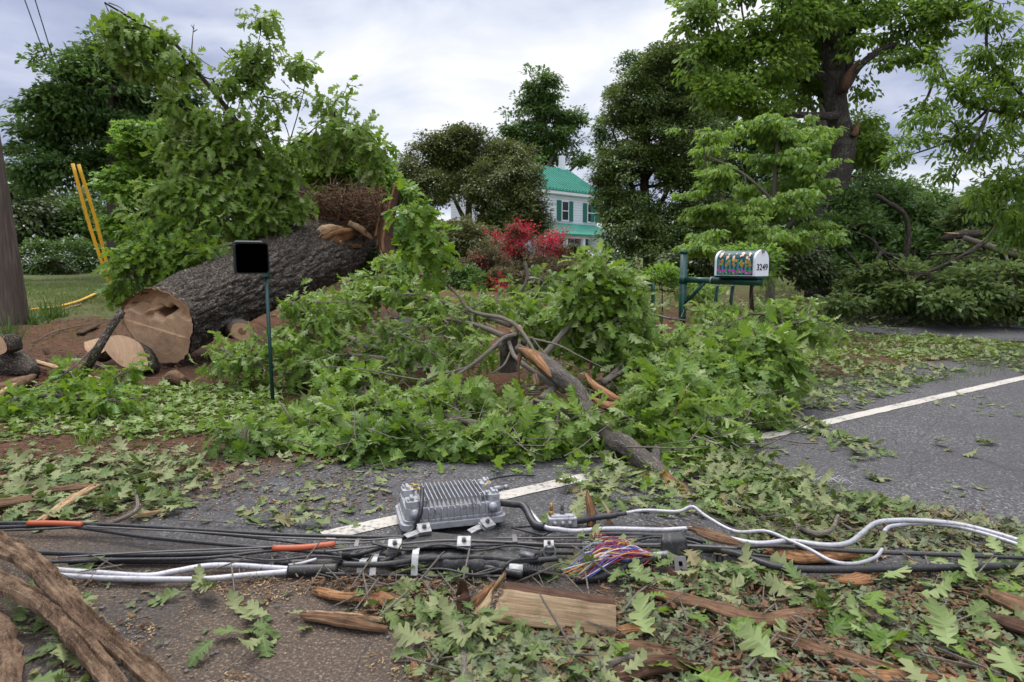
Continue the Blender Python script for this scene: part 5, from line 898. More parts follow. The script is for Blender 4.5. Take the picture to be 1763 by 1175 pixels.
# big chopped mat between the limb and the cables
lay(A, T_MID, region([(1100, 800), (1250, 770), (1400, 840), (1260, 900), (1100, 870)], 120), .12, .06)
lay(B, T_MID, region([(1010, 800), (1250, 770), (1400, 830), (1430, 870), (1260, 905), (1060, 880), (960, 840)], 420), .12, .06)
lay(B, T_MID, region([(1180, 790), (1330, 800), (1420, 850), (1600, 880), (1500, 900), (1250, 900)], 560), .115, .06)
lay(B, T_MID, patchy(region([(1260, 890), (1600, 880), (1763, 915), (1763, 960), (1300, 950)], 420), 3, .45, 51), .11, .012)
lay(Cc, T_LITE, region([(1260, 900), (1550, 870), (1763, 900), (1763, 960), (1300, 960)], 1000), .06, .012)
# mat in front of the cables
lay(B, T_MID, patchy(region([(1080, 985), (1763, 975), (1900, 1250), (1060, 1250), (1050, 1110)], 760), 2.6, .47, 52), .125, .05)
lay(A, T_HERO, patchy(region([(1080, 985), (1763, 975), (1900, 1250), (1060, 1250)], 170), 2.6, .50, 53), .14, .06)
lay(B, T_MID, region([(700, 1040), (860, 1080), (1080, 1110), (1120, 1250), (720, 1250)], 230), .10, .06)
lay(Cc, T_LITE, region([(820, 1100), (1060, 1130), (1090, 1220), (760, 1230), (790, 1120)], 1500), .055, .03)
lay(Cc, T_LITE, region([(1060, 1000), (1763, 1000), (1900, 1250), (1060, 1250)], 2600), .05, .03)
lay(Cc, T_LITE, patchy(region([(100, 990), (1100, 990), (1100, 1250), (50, 1250)], 260), 3, .55, 13), .045, .01)
lay(B, T_MID, region([(70, 1010), (140, 1050), (200, 1150), (160, 1250), (20, 1250), (10, 1060)], 90), .10, .05)
lay(B, T_MID, region([(1000, 950), (1160, 960), (1300, 985), (1300, 1030), (1060, 1010)], 90), .11, .07)
lay(B, T_MID, region([(700, 985), (860, 1000), (820, 1030), (700, 1020)], 16), .11, .04)
for cx_, cy_, n_ in [(470, 1085, 9), (440, 1100, 6), (690, 1035, 10), (660, 1060, 7), (180, 985, 4), (745, 1075, 10), (760, 1120, 14), (570, 930, 4), (960, 905, 6), (1010, 870, 10), (470, 900, 5), (320, 1030, 4), (1640, 780, 3), (1460, 795, 4), (1690, 765, 4), (1475, 820, 3), (1000, 985, 10), (1270, 980, 8), (1370, 1040, 12), (1430, 1050, 9), (1640, 1020, 14)]:
    c = gnd(cx_, cy_)[:2]; lay(B, T_HERO, c + RNG.normal(0, .05, (n_, 2)), .13, .05)
tag(A.build('fallen_leaves', M['oak'], smooth=False), 'fresh green oak leaves strewn under the torn boughs', 'leaves', kind='stuff')
tag(B.build('wilted_leaves', M['wilt'], smooth=False), 'wilting grey-green oak leaves littering the asphalt', 'leaves', kind='stuff')
tag(Cc.build('crushed_leaves', M['crushed'], smooth=False), 'crushed leaf scraps ground into the litter', 'leaves', kind='stuff')
# bark crumbs, wood chips and twig ends
for nm, mt, regs in [('wood_chips', 'wood_pale', [([(100, 1000), (900, 1000), (1000, 1250), (100, 1250)], 6500, .007), ([(300, 800), (800, 810), (700, 900), (200, 900)], 600, .009), ([(1000, 960), (1763, 960), (1900, 1250), (900, 1250)], 500, .013)]),
                     ('bark_debris', 'inner_bark', [([(100, 1000), (700, 1000), (900, 1250), (100, 1250)], 900, .014), ([(540, 1000), (760, 1010), (760, 1080), (520, 1070)], 350, .022), ([(1060, 1000), (1763, 990), (1900, 1250), (800, 1250)], 3600, .022), ([(0, 740), (500, 740), (700, 880), (0, 900)], 1100, .016), ([(0, 600), (440, 620), (600, 790), (0, 800)], 2600, .022), ([(60, 520), (220, 505), (480, 640), (0, 640)], 1500, .03), ([(1250, 870), (1700, 880), (1763, 960), (1300, 950)], 700, .014), ([(1500, 560), (1763, 600), (1763, 630), (1400, 650)], 300, .02)]),
                     ('twig_debris', 'twig', [([(60, 980), (1763, 980), (1900, 1250), (60, 1250)], 620, .10), ([(0, 690), (700, 800), (500, 900), (0, 900)], 240, .08), ([(450, 560), (1400, 560), (1300, 760), (480, 800)], 420, .22), ([(1200, 780), (1450, 840), (1763, 940), (1100, 930)], 260, .09), ([(1300, 530), (1763, 545), (1763, 660), (1300, 660)], 150, .12)])]:
    mb = MB()
    for pts, n, sz in regs:
        q = patchy(region(pts, n), 2.5, .40, 21); n = len(q); L_ = RNG.uniform(.4, 1.6, n) * sz; th = RNG.uniform(0, math.pi, n)
        w_ = L_ * (RNG.uniform(.2, .5, n) if nm != 'twig_debris' else .03) + .0004; z = H(q[:, 0], q[:, 1]) + RNG.uniform(0, .03 if nm != 'wood_chips' else .004, n)
        for i in range(n):
            v, f = box_v((0, 0, 0), L_[i], w_[i], w_[i] * (.35 if nm != 'twig_debris' else 1)); v = v * (1 + .35 * RNG.uniform(-1, 1, (8, 1))); Mx = Matrix.Rotation(th[i], 3, 'Z') @ Matrix.Rotation(random.gauss(0, .25), 3, 'Y')
            v = v @ np.array(Mx).T; v[:, 2] -= v[:, 2].min(); mb.add(v + [q[i, 0], q[i, 1], z[i] + .001], f)
    tag(mb.build(nm, M[mt], smooth=False), {'wood_chips': 'pale sawdust and wood chips scattered over the asphalt', 'bark_debris': 'brown bark crumbs and fibres in the litter', 'twig_debris': 'short broken twig ends lying in the litter'}[nm], 'debris', kind='stuff')
# pebbles / asphalt crumbs
mb = MB(); q = patchy(region([(250, 770), (760, 800), (700, 880), (150, 900)], 700), 2, .42, 31); q = np.vstack([q, region([(100, 1000), (760, 1010), (700, 1250), (100, 1250)], 70), region([(1300, 600), (1763, 590), (1763, 640), (1400, 660)], 300)])
for i in range(len(q)):
    r_ = random.uniform(.002, .008); v, f = box_v((0, 0, 0), r_ * 2, r_ * 1.6, r_ * 1.3); v = v * (1 + .3 * RNG.uniform(-1, 1, (8, 1))) @ rotz(random.uniform(0, 3)).T; mb.add(v + [q[i, 0], q[i, 1], float(H(q[i, 0], q[i, 1])) + r_ * .5], f, r=random.random())
tag(mb.build('gravel', flat_mat('grey_gravel', (.14, .13, .12), .9, 0, .4, 30), smooth=False), 'grey crumbs of broken asphalt at the road edge', 'gravel', kind='stuff')
# grass: lawn, weeds and tussocks
def blades(mb, q, h, lean=.5, w=1.0):
    n = len(q); pos = np.column_stack([q, H(q[:, 0], q[:, 1]) - .005]); a = RNG.uniform(0, 6.28, n); l = np.abs(RNG.normal(0, lean, n)); d = np.column_stack([np.cos(a) * l, np.sin(a) * l, np.ones(n)])
    V, Q_, T_b = T_BLADE; k_ = len(V); s_b = nrm(np.cross(d, runit(n))); sz = RNG.uniform(.5, 1.2, n) * h; dn = nrm(d); x, y = V[None, :, 0] * w, V[None, :, 1]
    P = pos[:, None] + sz[:, None, None] * (x[..., None] * s_b[:, None] + y[..., None] * dn[:, None]); P[..., 2] -= (sz[:, None] * y ** 2 * np.minimum(l, 1)[:, None] * .35)
    mb.add(P.reshape(-1, 3), None, (T_b[None] + (np.arange(n) * k_)[:, None, None]).reshape(-1, 3), None, np.repeat(RNG.uniform(0, 1, n), k_))
blades(G, patchy(region([(30, 482), (560, 482), (560, 520), (30, 525)], 34000), .7, .32, 14), .09, .5, 1.4)
blades(G, patchy(region([(0, 520), (220, 505), (300, 560), (0, 620)], 2500), 1.2, .50, 15), .09)
blades(G, patchy(region([(0, 680), (480, 660), (700, 790), (480, 780), (0, 790)], 14000), 1.7, .46, 16), .06, .8)
blades(G, patchy(region([(1290, 510), (1763, 530), (1763, 545), (1300, 560)], 9000), .8, .42, 17), .09, .6)
blades(G, patchy(region([(1250, 600), (1763, 585), (1763, 640), (1400, 690)], 9000), 1.1, .50, 18), .06, .7)
blades(G, patchy(region([(480, 640), (1000, 660), (1000, 720), (480, 720)], 6000), 1.1, .42, 19), .07, .7)
blades(G, patchy(region([(1290, 490), (1500, 490), (1500, 520), (1290, 525)], 7000), .8, .35, 18), .12, .6)
tag(G.build('grass', M['grass'], smooth=False), 'short lawn grass and sparse weeds in the soil', 'grass', kind='stuff')
for i, (px, py, n, h, lab) in enumerate([(95, 548, 130, .34, 'tuft of long dark grass right of the utility pole foot'), (55, 560, 90, .34, 'tuft of long grass hugging the utility pole'), (10, 580, 70, .30, 'tuft of grass at the left edge below the utility pole'), (150, 765, 60, .13, 'small bright grass tuft on the red soil at left'), (235, 770, 20, .08, 'tiny grass sprig on the soil near the road edge'), (865, 500, 60, .30, 'strappy green leaves in front of the azaleas'), (830, 505, 60, .30, 'strappy green plant left of the pink azalea')]):
    mb = MB(); c = gnd(px, py)[:2]; blades(mb, c + RNG.normal(0, .10 if n > 65 else .04, (n, 2)), h, .6, .8); tag(mb.build('grass_tuft', M['mid' if n > 65 or h > .2 else 'bright'], smooth=False), lab, 'grass tuft', 'tufts of long grass')
# ------------------------------------------------------------ mailboxes and posts
px0 = at(1173, 600, 7.6); px0[2] = float(H(px0[0], px0[1])); mp = empty('mailbox_post', px0, 'dark green tubular mailbox post with arm and diagonal brace', 'mailbox post')
rd3 = np.array([.557, -.831, 0.0]); al3 = np.array([.831, .557, 0.0]); Z3 = np.array([0, 0, 1.0])
def hz(py, d): return at(0, py, d)[2]
ptop_z, arm_z = hz(432, 7.6), hz(482, 7.6)
def tb(name, pts, r, mat, par, k=14, n=None): mb = MB(); P = spline(pts, n or max(2, len(pts) * 5)) if len(pts) > 2 else np.array(pts); tube(mb, P, r, k); return mb.build(name, M[mat], par)
B0 = px0.copy(); tb('post', [B0 - Z3 * .05, B0 * [1, 1, 0] + Z3 * (ptop_z - .03)], .041, 'gpaint', mp, 20); tb('post_cap', [B0 * [1, 1, 0] + Z3 * (ptop_z - .03), B0 * [1, 1, 0] + Z3 * ptop_z], .045, 'gpaint', mp, 20)
Aa = B0 * [1, 1, 0] + Z3 * arm_z; tb('arm', [Aa, Aa + rd3 * .42], .032, 'gpaint', mp, 16); tb('arm', [Aa + rd3 * .405, Aa + rd3 * 1.0 - Z3 * .0], .038, 'gpaint', mp, 16); tb('arm_collar', [Aa + rd3 * .395, Aa + rd3 * .41], .041, 'galv', mp, 16)
tb('brace', [Aa - Z3 * .30, Aa + rd3 * .30 - Z3 * .02], .02, 'gpaint', mp, 12); tb('collar', [Aa - Z3 * .045, Aa + Z3 * .045], .046, 'gpaint', mp, 16)
mb = MB(); box(mb, Aa + rd3 * .76 + Z3 * .045, .17, .52, .02, np.column_stack([al3, -rd3, Z3])); bevel(mb.build('base_plate', M['gpaint'], mp, False), .004)
l1a, l1b = at(1235, 492, 7.35), at(1228, 556, 7.5); l2a, l2b = at(1262, 492, 7.2), at(1254, 552, 7.4)
for a_, b_ in ((l1a, l1b), (l2a, l2b)): b2 = a_ + (b_ - a_) * 1.9; tb('leg', [a_, b2], .019, 'gpaint', mp, 12)
# mailbox 3249: arched body along the arm, door to the road
MC = Aa + rd3 * .76 + Z3 * .058; mw, mh, mlen = .195, .25, .48
box_e = empty('mailbox', MC, 'white arched mailbox with painted flower and picket wrap and number 3249', 'mailbox')
def arch(w, h, n=20):
    r = w / 2; pts = [(-r, 0)] + [(-r * math.cos(t), h - r + r * math.sin(t)) for t in np.linspace(0, math.pi, n)] + [(r, 0)]; return np.array(pts)
# local frame: x along al3 (width, + = right side seen from road), y along rd3 (towards the road)
def lp(x, y, z): return MC + al3 * x + rd3 * y + Z3 * z
def arch_solid(name, w, h, y0, y1, mat, par, closed=True):
    A_ = arch(w, h); n = len(A_); V = [lp(x, y0, z) for x, z in A_] + [lp(x, y1, z) for x, z in A_]
    Q_ = [[i, (i + 1) % n, n + (i + 1) % n, n + i] for i in range(n)]; mb = MB(); mb.add(V, Q_, None, [list(range(n))[::-1], list(range(n, 2 * n))]); return mb.build(name, M[mat], par, False)
arch_solid('body', mw, mh, -mlen / 2, mlen / 2 - .012, 'wpaint', box_e)
arch_solid('rear_rim', mw + .012, mh + .006, -mlen / 2 - .008, -mlen / 2 + .012, 'wpaint', box_e)
door = arch_solid('door', mw + .014, mh + .008, mlen / 2 - .012, mlen / 2 + .010, 'wpaint', box_e)
def sub(o, root): o.data.transform(Matrix.Translation(-Vector(root.location))); return o
mb = MB(); box(mb, lp(0, mlen / 2 + .014, mh - .006), .03, .02, .035, np.column_stack([al3, rd3, Z3])); o = sub(mb.build('latch', M['galv'], None, False), box_e); o.parent = door
# wrap: dark teal sheet 1.5 mm proud, pickets, blossoms (the left side and top face us)
AR = arch(mw + .003, mh + .0015, 28); cum = np.concatenate([[0], np.cumsum(np.linalg.norm(np.diff(AR, axis=0), axis=1))]); TOT = cum[-1]
def on(s, y, e=.0015):                   # s = arc length from the lower left edge
    x = np.interp(s, cum, AR[:, 0]); z = np.interp(s, cum, AR[:, 1]); r = mw / 2; cz = mh - r; n = np.array([x, max(z - cz, 0)]); n = n / (np.linalg.norm(n) + 1e-9); return lp(x + n[0] * e, y, z + n[1] * e)
def patch(mb, s0, s1, y0, y1, e, n=10):
    V = []
    for s in np.linspace(s0, s1, n): V += [on(s, y0, e), on(s, y1, e)]
    mb.add(V, [[2 * i, 2 * i + 1, 2 * i + 3, 2 * i + 2] for i in range(n - 1)])
def petal(mb, s, y, r, e, k=7, rot=0):
    V = [on(s, y, e)] + [on(s + r * (1 + .25 * (i % 2)) * math.cos(2 * math.pi * i / k + rot), y + r * (1 + .25 * (i % 2)) * math.sin(2 * math.pi * i / k + rot), e) for i in range(k)]; mb.add(V, None, [[0, i + 1, (i + 1) % k + 1] for i in range(k)])
wrap_root = MB(); patch(wrap_root, .008, TOT - .008, -mlen / 2 + .02, mlen / 2 - .025, .001, 34); wr = wrap_root.build('printed_wrap', M['dkteal'], box_e, False)
def wsub(mb, name, mat): o = sub(mb.build(name, M[mat], None, False), box_e); o.parent = wr; o['kind'] = 'stuff'; return o
mb = MB(); 
for i in range(9):
    y = -mlen / 2 + .045 + i * .047
    for s0, s1 in ((.012, .165), (TOT - .165, TOT - .012)): patch(mb, s0, s1, y - .013, y + .013, .0025, 10)
wsub(mb, 'painted_picket', 'teal')
rs = random.Random(4); cols = {'c_yel': [], 'c_org': [], 'c_mag': [], 'c_grn': [], 'c_pch': [], 'c_wht': []}
for i in range(5):
    y = -mlen / 2 + .075 + i * .082
    for q in range(5): cols['c_yel'].append((.135 + rs.uniform(-.03, .02), y + rs.uniform(-.022, .022), rs.uniform(.010, .017)))
    for q in range(3): cols['c_org'].append((.125 + rs.uniform(-.03, .03), y + rs.uniform(-.02, .02), rs.uniform(.007, .012)))
    for q in range(4): cols['c_pch'].append((.185 + rs.uniform(-.02, .045), y + rs.uniform(-.014, .014), rs.uniform(.009, .015)))
    cols['c_wht'].append((.225 + rs.uniform(-.01, .02), y + rs.uniform(-.01, .01), .008))
for i in range(13): cols['c_mag'].append((.040 + rs.uniform(-.014, .024), -mlen / 2 + .04 + i * .033 + rs.uniform(-.006, .006), rs.uniform(.011, .017)))
for i in range(16): cols['c_grn'].append((.022 + rs.uniform(-.008, .03), -mlen / 2 + .03 + i * .027, rs.uniform(.007, .013)))
for i in range(5): cols['c_wht'].append((.03 + rs.uniform(-.006, .01), -mlen / 2 + .07 + i * .08, .008))
for li, (cn, L_) in enumerate(cols.items()):
    mb = MB()
    for s, y, r in L_: petal(mb, s, y, r, .0035 + li * .0009, rot=rs.random() * 3); petal(mb, TOT - s, -y, r, .0035 + li * .0009, rot=rs.random() * 3)
    wsub(mb, 'painted_blossom', cn)
def text_mesh(name, txt, size, loc, xax, zax, mat, ext=.001):
    cu = bpy.data.curves.new(name, 'FONT'); cu.body = txt; cu.size = size; cu.align_x = 'CENTER'; cu.align_y = 'CENTER'; cu.extrude = ext; cu.offset = size * .012
    t = bpy.data.objects.new(name, cu); C.objects.link(t); bpy.context.view_layer.update(); me = bpy.data.meshes.new_from_object(t.evaluated_get(bpy.context.evaluated_depsgraph_get())); bpy.data.objects.remove(t)
    o = bpy.data.objects.new(name, me); C.objects.link(o); x, z = Vector(xax), Vector(zax); n = x.cross(z); Mx = Matrix((( x.x, z.x, n.x, loc[0]), (x.y, z.y, n.y, loc[1]), (x.z, z.z, n.z, loc[2]), (0, 0, 0, 1)))
    me.transform(Mx); me.materials.clear(); me.materials.append(mat); return o
o = text_mesh('house_number', '3249', .088, lp(-.0, mlen / 2 + .0125, .085), al3, Z3 , M['ink']); sub(o, box_e); o.parent = door; o.scale = (1, 1, 1)
# hoop rail
hr = empty('hoop_rail', gnd(1107, 600), 'green inverted U hoop rail left of the mailbox post', 'rail'); h0, h1 = at(1092, 560, 7.5), at(1123, 560, 7.4); h0[2] = h1[2] = .02
t0, t1 = at(1091, 492, 7.5), at(1125, 492, 7.4); zt = hz(489, 7.45)
P = [h0, np.array([h0[0], h0[1], zt - .07]), h0 * [1, 1, 0] + Z3 * (zt - .015) + (h1 - h0) * .10, h0 * [1, 1, 0] + Z3 * zt + (h1 - h0) * .28, h1 * [1, 1, 0] + Z3 * zt - (h1 - h0) * .28, h1 * [1, 1, 0] + Z3 * (zt - .015) - (h1 - h0) * .08, np.array([h1[0], h1[1], zt - .07]), h1]
tb('hoop', P, .020, 'gpaint', hr, 12, 60)
# dark open box on a thin green stake
qb = gnd(470, 697); ps = empty('newspaper_box', qb, 'black square box open to the road on a thin green stake', 'newspaper box'); ctr = at(434, 445, 5.42); dz = nrm(np.array([.40, -.915, 0.0])); dx = np.array([-dz[1], dz[0], 0.0]); 
tb('stake', [qb - Z3 * .05, np.array([qb[0] - .012, qb[1], hz(476, 5.47)])], .0155, 'bpost', ps, 6); 
w2, h2, r2, dep = .126, .122, .028, .46
def rr(w, h, r, k=6): return np.array([(sx * (w - r) + r * math.cos(a), sz * (h - r) + r * math.sin(a)) for sx, sz, a0 in ((1, 1, 0), (-1, 1, math.pi / 2), (-1, -1, math.pi), (1, -1, 3 * math.pi / 2)) for a in np.linspace(a0, a0 + math.pi / 2, k)])
O = rr(w2, h2, r2); I = rr(w2 - .009, h2 - .009, r2 - .006); n = len(O)
def bp(P2, o_): return [ctr + dx * x + Z3 * z + dz * o_ for x, z in P2]
V = bp(O, 0) + bp(O, -dep) + bp(I, 0) + bp(I, -dep + .02); Q_ = []
for i in range(n): j = (i + 1) % n; Q_ += [[i, n + i, n + j, j], [i, j, 2 * n + j, 2 * n + i]]
mb = MB(); mb.add(V, Q_, None, [list(range(n, 2 * n))]); bs = mb.build('box_shell', M['bbox'], ps, False)
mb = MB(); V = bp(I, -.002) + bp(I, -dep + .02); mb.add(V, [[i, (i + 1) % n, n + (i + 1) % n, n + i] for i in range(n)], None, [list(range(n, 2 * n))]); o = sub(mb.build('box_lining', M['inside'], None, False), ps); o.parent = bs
mb = MB(); box(mb, ctr + Z3 * (h2 + .008) - dz * .2 + dx * -.02, .20, .38, .012, np.column_stack([dx, -dz, Z3])); bevel(mb.build('lid', flat_mat('grey_plastic', (.22, .23, .24), .5), ps, False), .004)
mb = MB(); box(mb, np.array([qb[0] - .012, qb[1], hz(474, 5.47)]), .05, .10, .02); mb.build('bracket', M['bpost'], ps, False)
# grey utility stub near the bed
mb = MB(); ub = at(694, 462, 9.6); ub[2] = float(H(ub[0], ub[1])) + .2; box(mb, ub, .15, .13, .55, rotz(.3)); o = bevel(mb.build('utility_box', flat_mat('grey_utility_paint', (.22, .23, .25), .6), None, False), .01); tag(o, 'small grey box among leaves right of the upright splinters', 'utility box')

# ------------------------------------------------------------ downed telecom hardware
def cable(name, lab, P, r, mat, k=10, n=None, group='downed cables', parent=None, cat='cable'):
    P = [np.array(p, float) for p in P]; n = n or max(12, len(P) * 8); mb = MB(); Q_ = spline(P, n); r = np.array(r, float); r = np.interp(np.linspace(0, 1, n), np.linspace(0, 1, r.size), r) if r.size > 1 else float(r); Q_[:, 2] = np.maximum(Q_[:, 2], r * .9); tube(mb, Q_, r, k); o = mb.build(name, M[mat], parent)
    if parent is None: tag(o, lab, cat, group)
    return o
def gp(L_, h): return [gnd(x, y, h if len(q) == 0 else q[0]) for (x, y, *q) in L_]
# amplifier
a0, a1 = gnd(691, 912, .05), gnd(874, 893, .05); ang = math.atan2(a1[1] - a0[1], a1[0] - a0[0]); AL = np.linalg.norm((a1 - a0)[:2]); AD = .275; Ra = rotz(ang)
AC = (a0 + a1) / 2; AC = AC + Ra @ np.array([0, AD / 2, 0]); AC[2] = .035
amp = empty('amplifier_housing', AC, 'grey finned cast aluminium amplifier housing lying among the cables', 'amplifier')
def apt(x, y, z): return AC + Ra @ np.array([x, y, z])
def rrbox(mb, w, d, z0, z1, r, cx_=0, cy_=0, taper=1.0, k=5):
    P2 = rr(w / 2, d / 2, r, k); n = len(P2); V = [apt(cx_ + x, cy_ + y, z0) for x, y in P2] + [apt(cx_ + x * taper, cy_ + y * taper, z1) for x, y in P2]; mb.add(V, [[i, (i + 1) % n, n + (i + 1) % n, n + i] for i in range(n)], None, [list(range(n))[::-1], list(range(n, 2 * n))])
mb = MB(); rrbox(mb, AL, AD, 0, .028, .035); rrbox(mb, AL - .025, AD - .025, .028, .040, .03); rrbox(mb, AL * .985 - .03, AD - .045, .040, .088, .022, taper=.985); bevel(mb.build('body', M['alu'], amp, False), .0025)
def part_box(mb, x, y, z, sx, sy, sz): v, q = box_v((0, 0, 0), sx, sy, sz); mb.add(np.array([apt(*(p + np.array([x, y, z]))) for p in v]), q)
for i in range(15):                       # tall top fins, running front to back
    x = -.125 + i * .0185; mb = MB(); part_box(mb, x, .0, .104, .0035, AD - .05, .034); mb.build('cooling_fin', M['alu'], amp, False)
for i in range(13):                       # front ribs
    x = -.165 + i * .0275; mb = MB(); part_box(mb, x, -AD / 2 + .014, .056, .004, .022, .058); mb.build('front_rib', M['alu'], amp, False)
for sx in (-1, 1):                        # corner towers, bolts, lugs
    for sy in (-1, 1):
        mb = MB(); rrbox(mb, .052, .070, .06, .118, .010, sx * (AL / 2 - .052), sy * (AD / 2 - .062)); part_box(mb, sx * (AL / 2 - .052), sy * (AD / 2 - .062), .122, .014, .05, .018); part_box(mb, sx * (AL / 2 - .035), sy * (AD / 2 - .05), .122, .008, .03, .014); bevel(mb.build('corner_lug', M['alu'], amp, False), .002)
        for q, (bx, by) in enumerate(((-.105, 0), (-.075, .0))):
            c = apt(sx * (AL / 2 + bx), sy * (AD / 2 - .055 + by), .088); mb = MB(); tube(mb, [c, c + Z3 * .022], .010, 10); tube(mb, [c + Z3 * .022, c + Z3 * .034], .006, 6); mb.build('bolt', M['galv'], amp, False)
for x in (-.17, .165):
    c = apt(x, -AD / 2 + .018, .072); mb = MB(); tube(mb, [c, c + Ra @ np.array([0, -.026, 0])], .019, 16); mb.build('port_boss', M['alu'], amp)
mb = MB(); c = apt(AL / 2 - .01, .075, .075); tube(mb, [c, c + Ra @ np.array([.03, .01, 0]), c + Ra @ np.array([.055, .015, .0])], [.014, .013, .009], 10); tube(mb, [c + Ra @ np.array([.055, .015, 0]), c + Ra @ np.array([.075, .02, 0])], .012, 6); mb.build('end_connector', M['galv'], amp)
for i in range(7): mb = MB(); c = apt(random.choice((-1, 1)) * random.uniform(.12, .19), random.uniform(-.05, .1), .125); tube(mb, [c, c + runit(1)[0] * .012, c + runit(1)[0] * .02], .003, 4); mb.build('yellow_tag', M['c_yel'], amp)
# right-hand feed: black boot then silver cable
cr = apt(AL / 2 - .012, -.06, .06)
sv1 = cable('coaxial_cable', 'thick silver coaxial cable leaving the amplifier toward the right', [cr + Ra @ np.array([.10, -.075, -.01])] + gp([(935, 906, .05), (962, 912, .05), (990, 915, .04), (1030, 912, .045), (1060, 911, .045), (1100, 912, .045), (1140, 913, .04), (1180, 911, .05), (1204, 912, .055), (1247, 925, .055), (1303, 936, .055), (1359, 932, .06), (1420, 939, .06), (1461, 935, .06), (1487, 916, .06), (1510, 900, .065), (1551, 896, .07), (1604, 898, .07), (1664, 906, .065), (1763, 934, .06), (1900, 985, .06)], 0), .0105, 'silver', 14, 260)
cable('black_boot', 'ribbed black boot joining the amplifier to the silver cable', [cr, cr + Ra @ np.array([.05, -.03, 0]), cr + Ra @ np.array([.09, -.06, -.005])] + gp([(920, 902, .055), (937, 907, .052)], 0), .0165, 'black', 14, 40)
cable('coaxial_cable', 'thinner silver cable looping back from the black tap and ending in a bend', gp([(1075, 884, .05), (1110, 879, .06), (1165, 881, .07), (1185, 874, .08), (1196, 874, .08), (1217, 890, .075), (1265, 915, .065), (1318, 915, .065), (1359, 931, .07), (1393, 946, .07), (1431, 966, .065), (1469, 971, .06), (1506, 961, .06), (1519, 946, .07)], 0), .0072, 'silver', 12, 180)
cable('coaxial_cable', 'second silver cable running beside the thick one on the right', gp([(1522, 916, .05), (1530, 908, .055), (1544, 905, .055), (1570, 902, .055), (1608, 902, .06), (1664, 911, .055), (1763, 942, .05), (1900, 1000, .05)], 0), .0085, 'silver', 12, 80)
for lab, L_, r in [('upper of the twin silver cables at the left', [(60, 976), (97, 982), (168, 987), (253, 992), (303, 984), (358, 975), (421, 975), (505, 981)], .0115), ('lower of the twin silver cables at the left', [(60, 990), (97, 991), (181, 996), (287, 998), (358, 997), (421, 991), (505, 984)], .0105)]:
    cable('coaxial_cable', lab, gp(L_, .025), r, 'silver', 14, 120)
cable('coaxial_cable', 'short silver lead entering the tangle left of the clamps', gp([(497, 974, .03), (520, 970, .04), (545, 963, .05)], 0), .006, 'silver')
cable('cable_splice', 'black shrink sleeve on the left twin silver cables', gp([(496, 983, .028), (530, 982, .028), (581, 980, .028)], 0), .021, 'black', 16, 20, None, cat='splice')
# blacks and strand
BL = [('black cable snaking from the left edge into the tangle', [(-60, 908), (0, 908), (60, 906), (110, 906), (168, 913), (253, 925), (379, 937), (500, 947), (580, 953), (625, 956)], .008, .04),
      ('straight black cable along the back of the bundle', [(140, 902), (200, 904), (337, 912), (470, 920), (600, 924), (640, 925), (720, 925), (800, 928), (900, 937), (1000, 942), (1100, 941), (1150, 943)], .0075, .05),
      ('black cable under the straight cable at the left edge', [(-60, 900), (0, 901), (60, 901), (100, 901)], .010, .05),
      ('black cable between the orange sleeve and the tangle', [(40, 950), (100, 953), (253, 956), (421, 951), (480, 944)], .010, .03),
      ('thin black cable above the left silver pair', [(50, 966), (84, 968), (200, 964), (350, 961), (463, 949), (560, 940)], .006, .035),
      ('thick black cable just above the left silver pair', [(120, 968), (250, 966), (400, 967), (497, 969), (590, 968)], .0125, .02),
      ('black cable curving down off the left end of the amplifier', [(727, 842, .20), (726, 862, .19), (723, 885, .15), (712, 910, .09), (690, 928, .07), (650, 945, .06), (600, 957, .05), (560, 950, .05)], .0095, 0),
      ('black looped cable below the tangle', [(586, 958, .05), (620, 968, .04), (660, 966, .05), (690, 950, .07)], .0085, 0),
      ('thin black lead curving over the asphalt behind the amplifier', [(826, 835, .12), (845, 826, .08), (868, 821, .04), (895, 818, .015), (922, 819, .01)], .005, 0),
      ('thick black cable running under the black closure', [(600, 958), (680, 965), (760, 970), (830, 977), (870, 984), (900, 990)], .0135, .03),
      ('lowest black rod in front of the clamp straps', [(560, 988), (640, 990), (729, 993), (800, 992), (868, 993)], .006, .025),
      ('thick black cable leaving right of the black closure bracket', [(1186, 944, .06), (1250, 950, .055), (1303, 966, .05), (1344, 977, .05), (1420, 981, .05), (1551, 979, .05), (1664, 977, .05), (1763, 974, .05), (1900, 970, .05)], .0135, 0),
      ('long black strand cable along the right edge of the bundle', [(1230, 941), (1269, 943), (1340, 941), (1476, 950), (1600, 955), (1763, 961), (1900, 966)], .0075, .055),
      ('black cable beneath the thick silver cable', [(940, 925), (1030, 920), (1100, 921), (1180, 926), (1215, 936)], .009, .03),
      ('black cable between closure and right bracket', [(905, 955), (960, 952), (1040, 955), (1110, 965), (1150, 975)], .008, .02),
      ('thin sagging black cable crossing above the back cable at left', [(-60, 915), (60, 912), (200, 905), (330, 916), (470, 930), (590, 946)], .005, .045),
      ('slack black drop wire looping in front of the left tangle', [(400, 958), (470, 965), (540, 958), (600, 962), (670, 975), (735, 968)], .0045, .05),
      ('thin black wire wandering over the closure flap', [(640, 936), (700, 947), (760, 938), (820, 948), (880, 940), (930, 946)], .0040, .10),
      ('black drop wire lying in front of the closure', [(700, 985), (760, 980), (820, 990), (880, 978), (940, 986)], .0045, .04),
      ('thick dark cable end running beneath the clamps', [(590, 972), (660, 972), (740, 962), (830, 960), (900, 966), (960, 962)], .011, .06),
      ('black wire arcing behind the bracket into the leaves', [(1090, 932), (1130, 925), (1190, 934), (1240, 950), (1300, 956), (1350, 962)], .0055, .05),
      ('thin dark cable under the coloured wires', [(1080, 1000), (1120, 990), (1160, 975), (1190, 962)], .007, .03)]
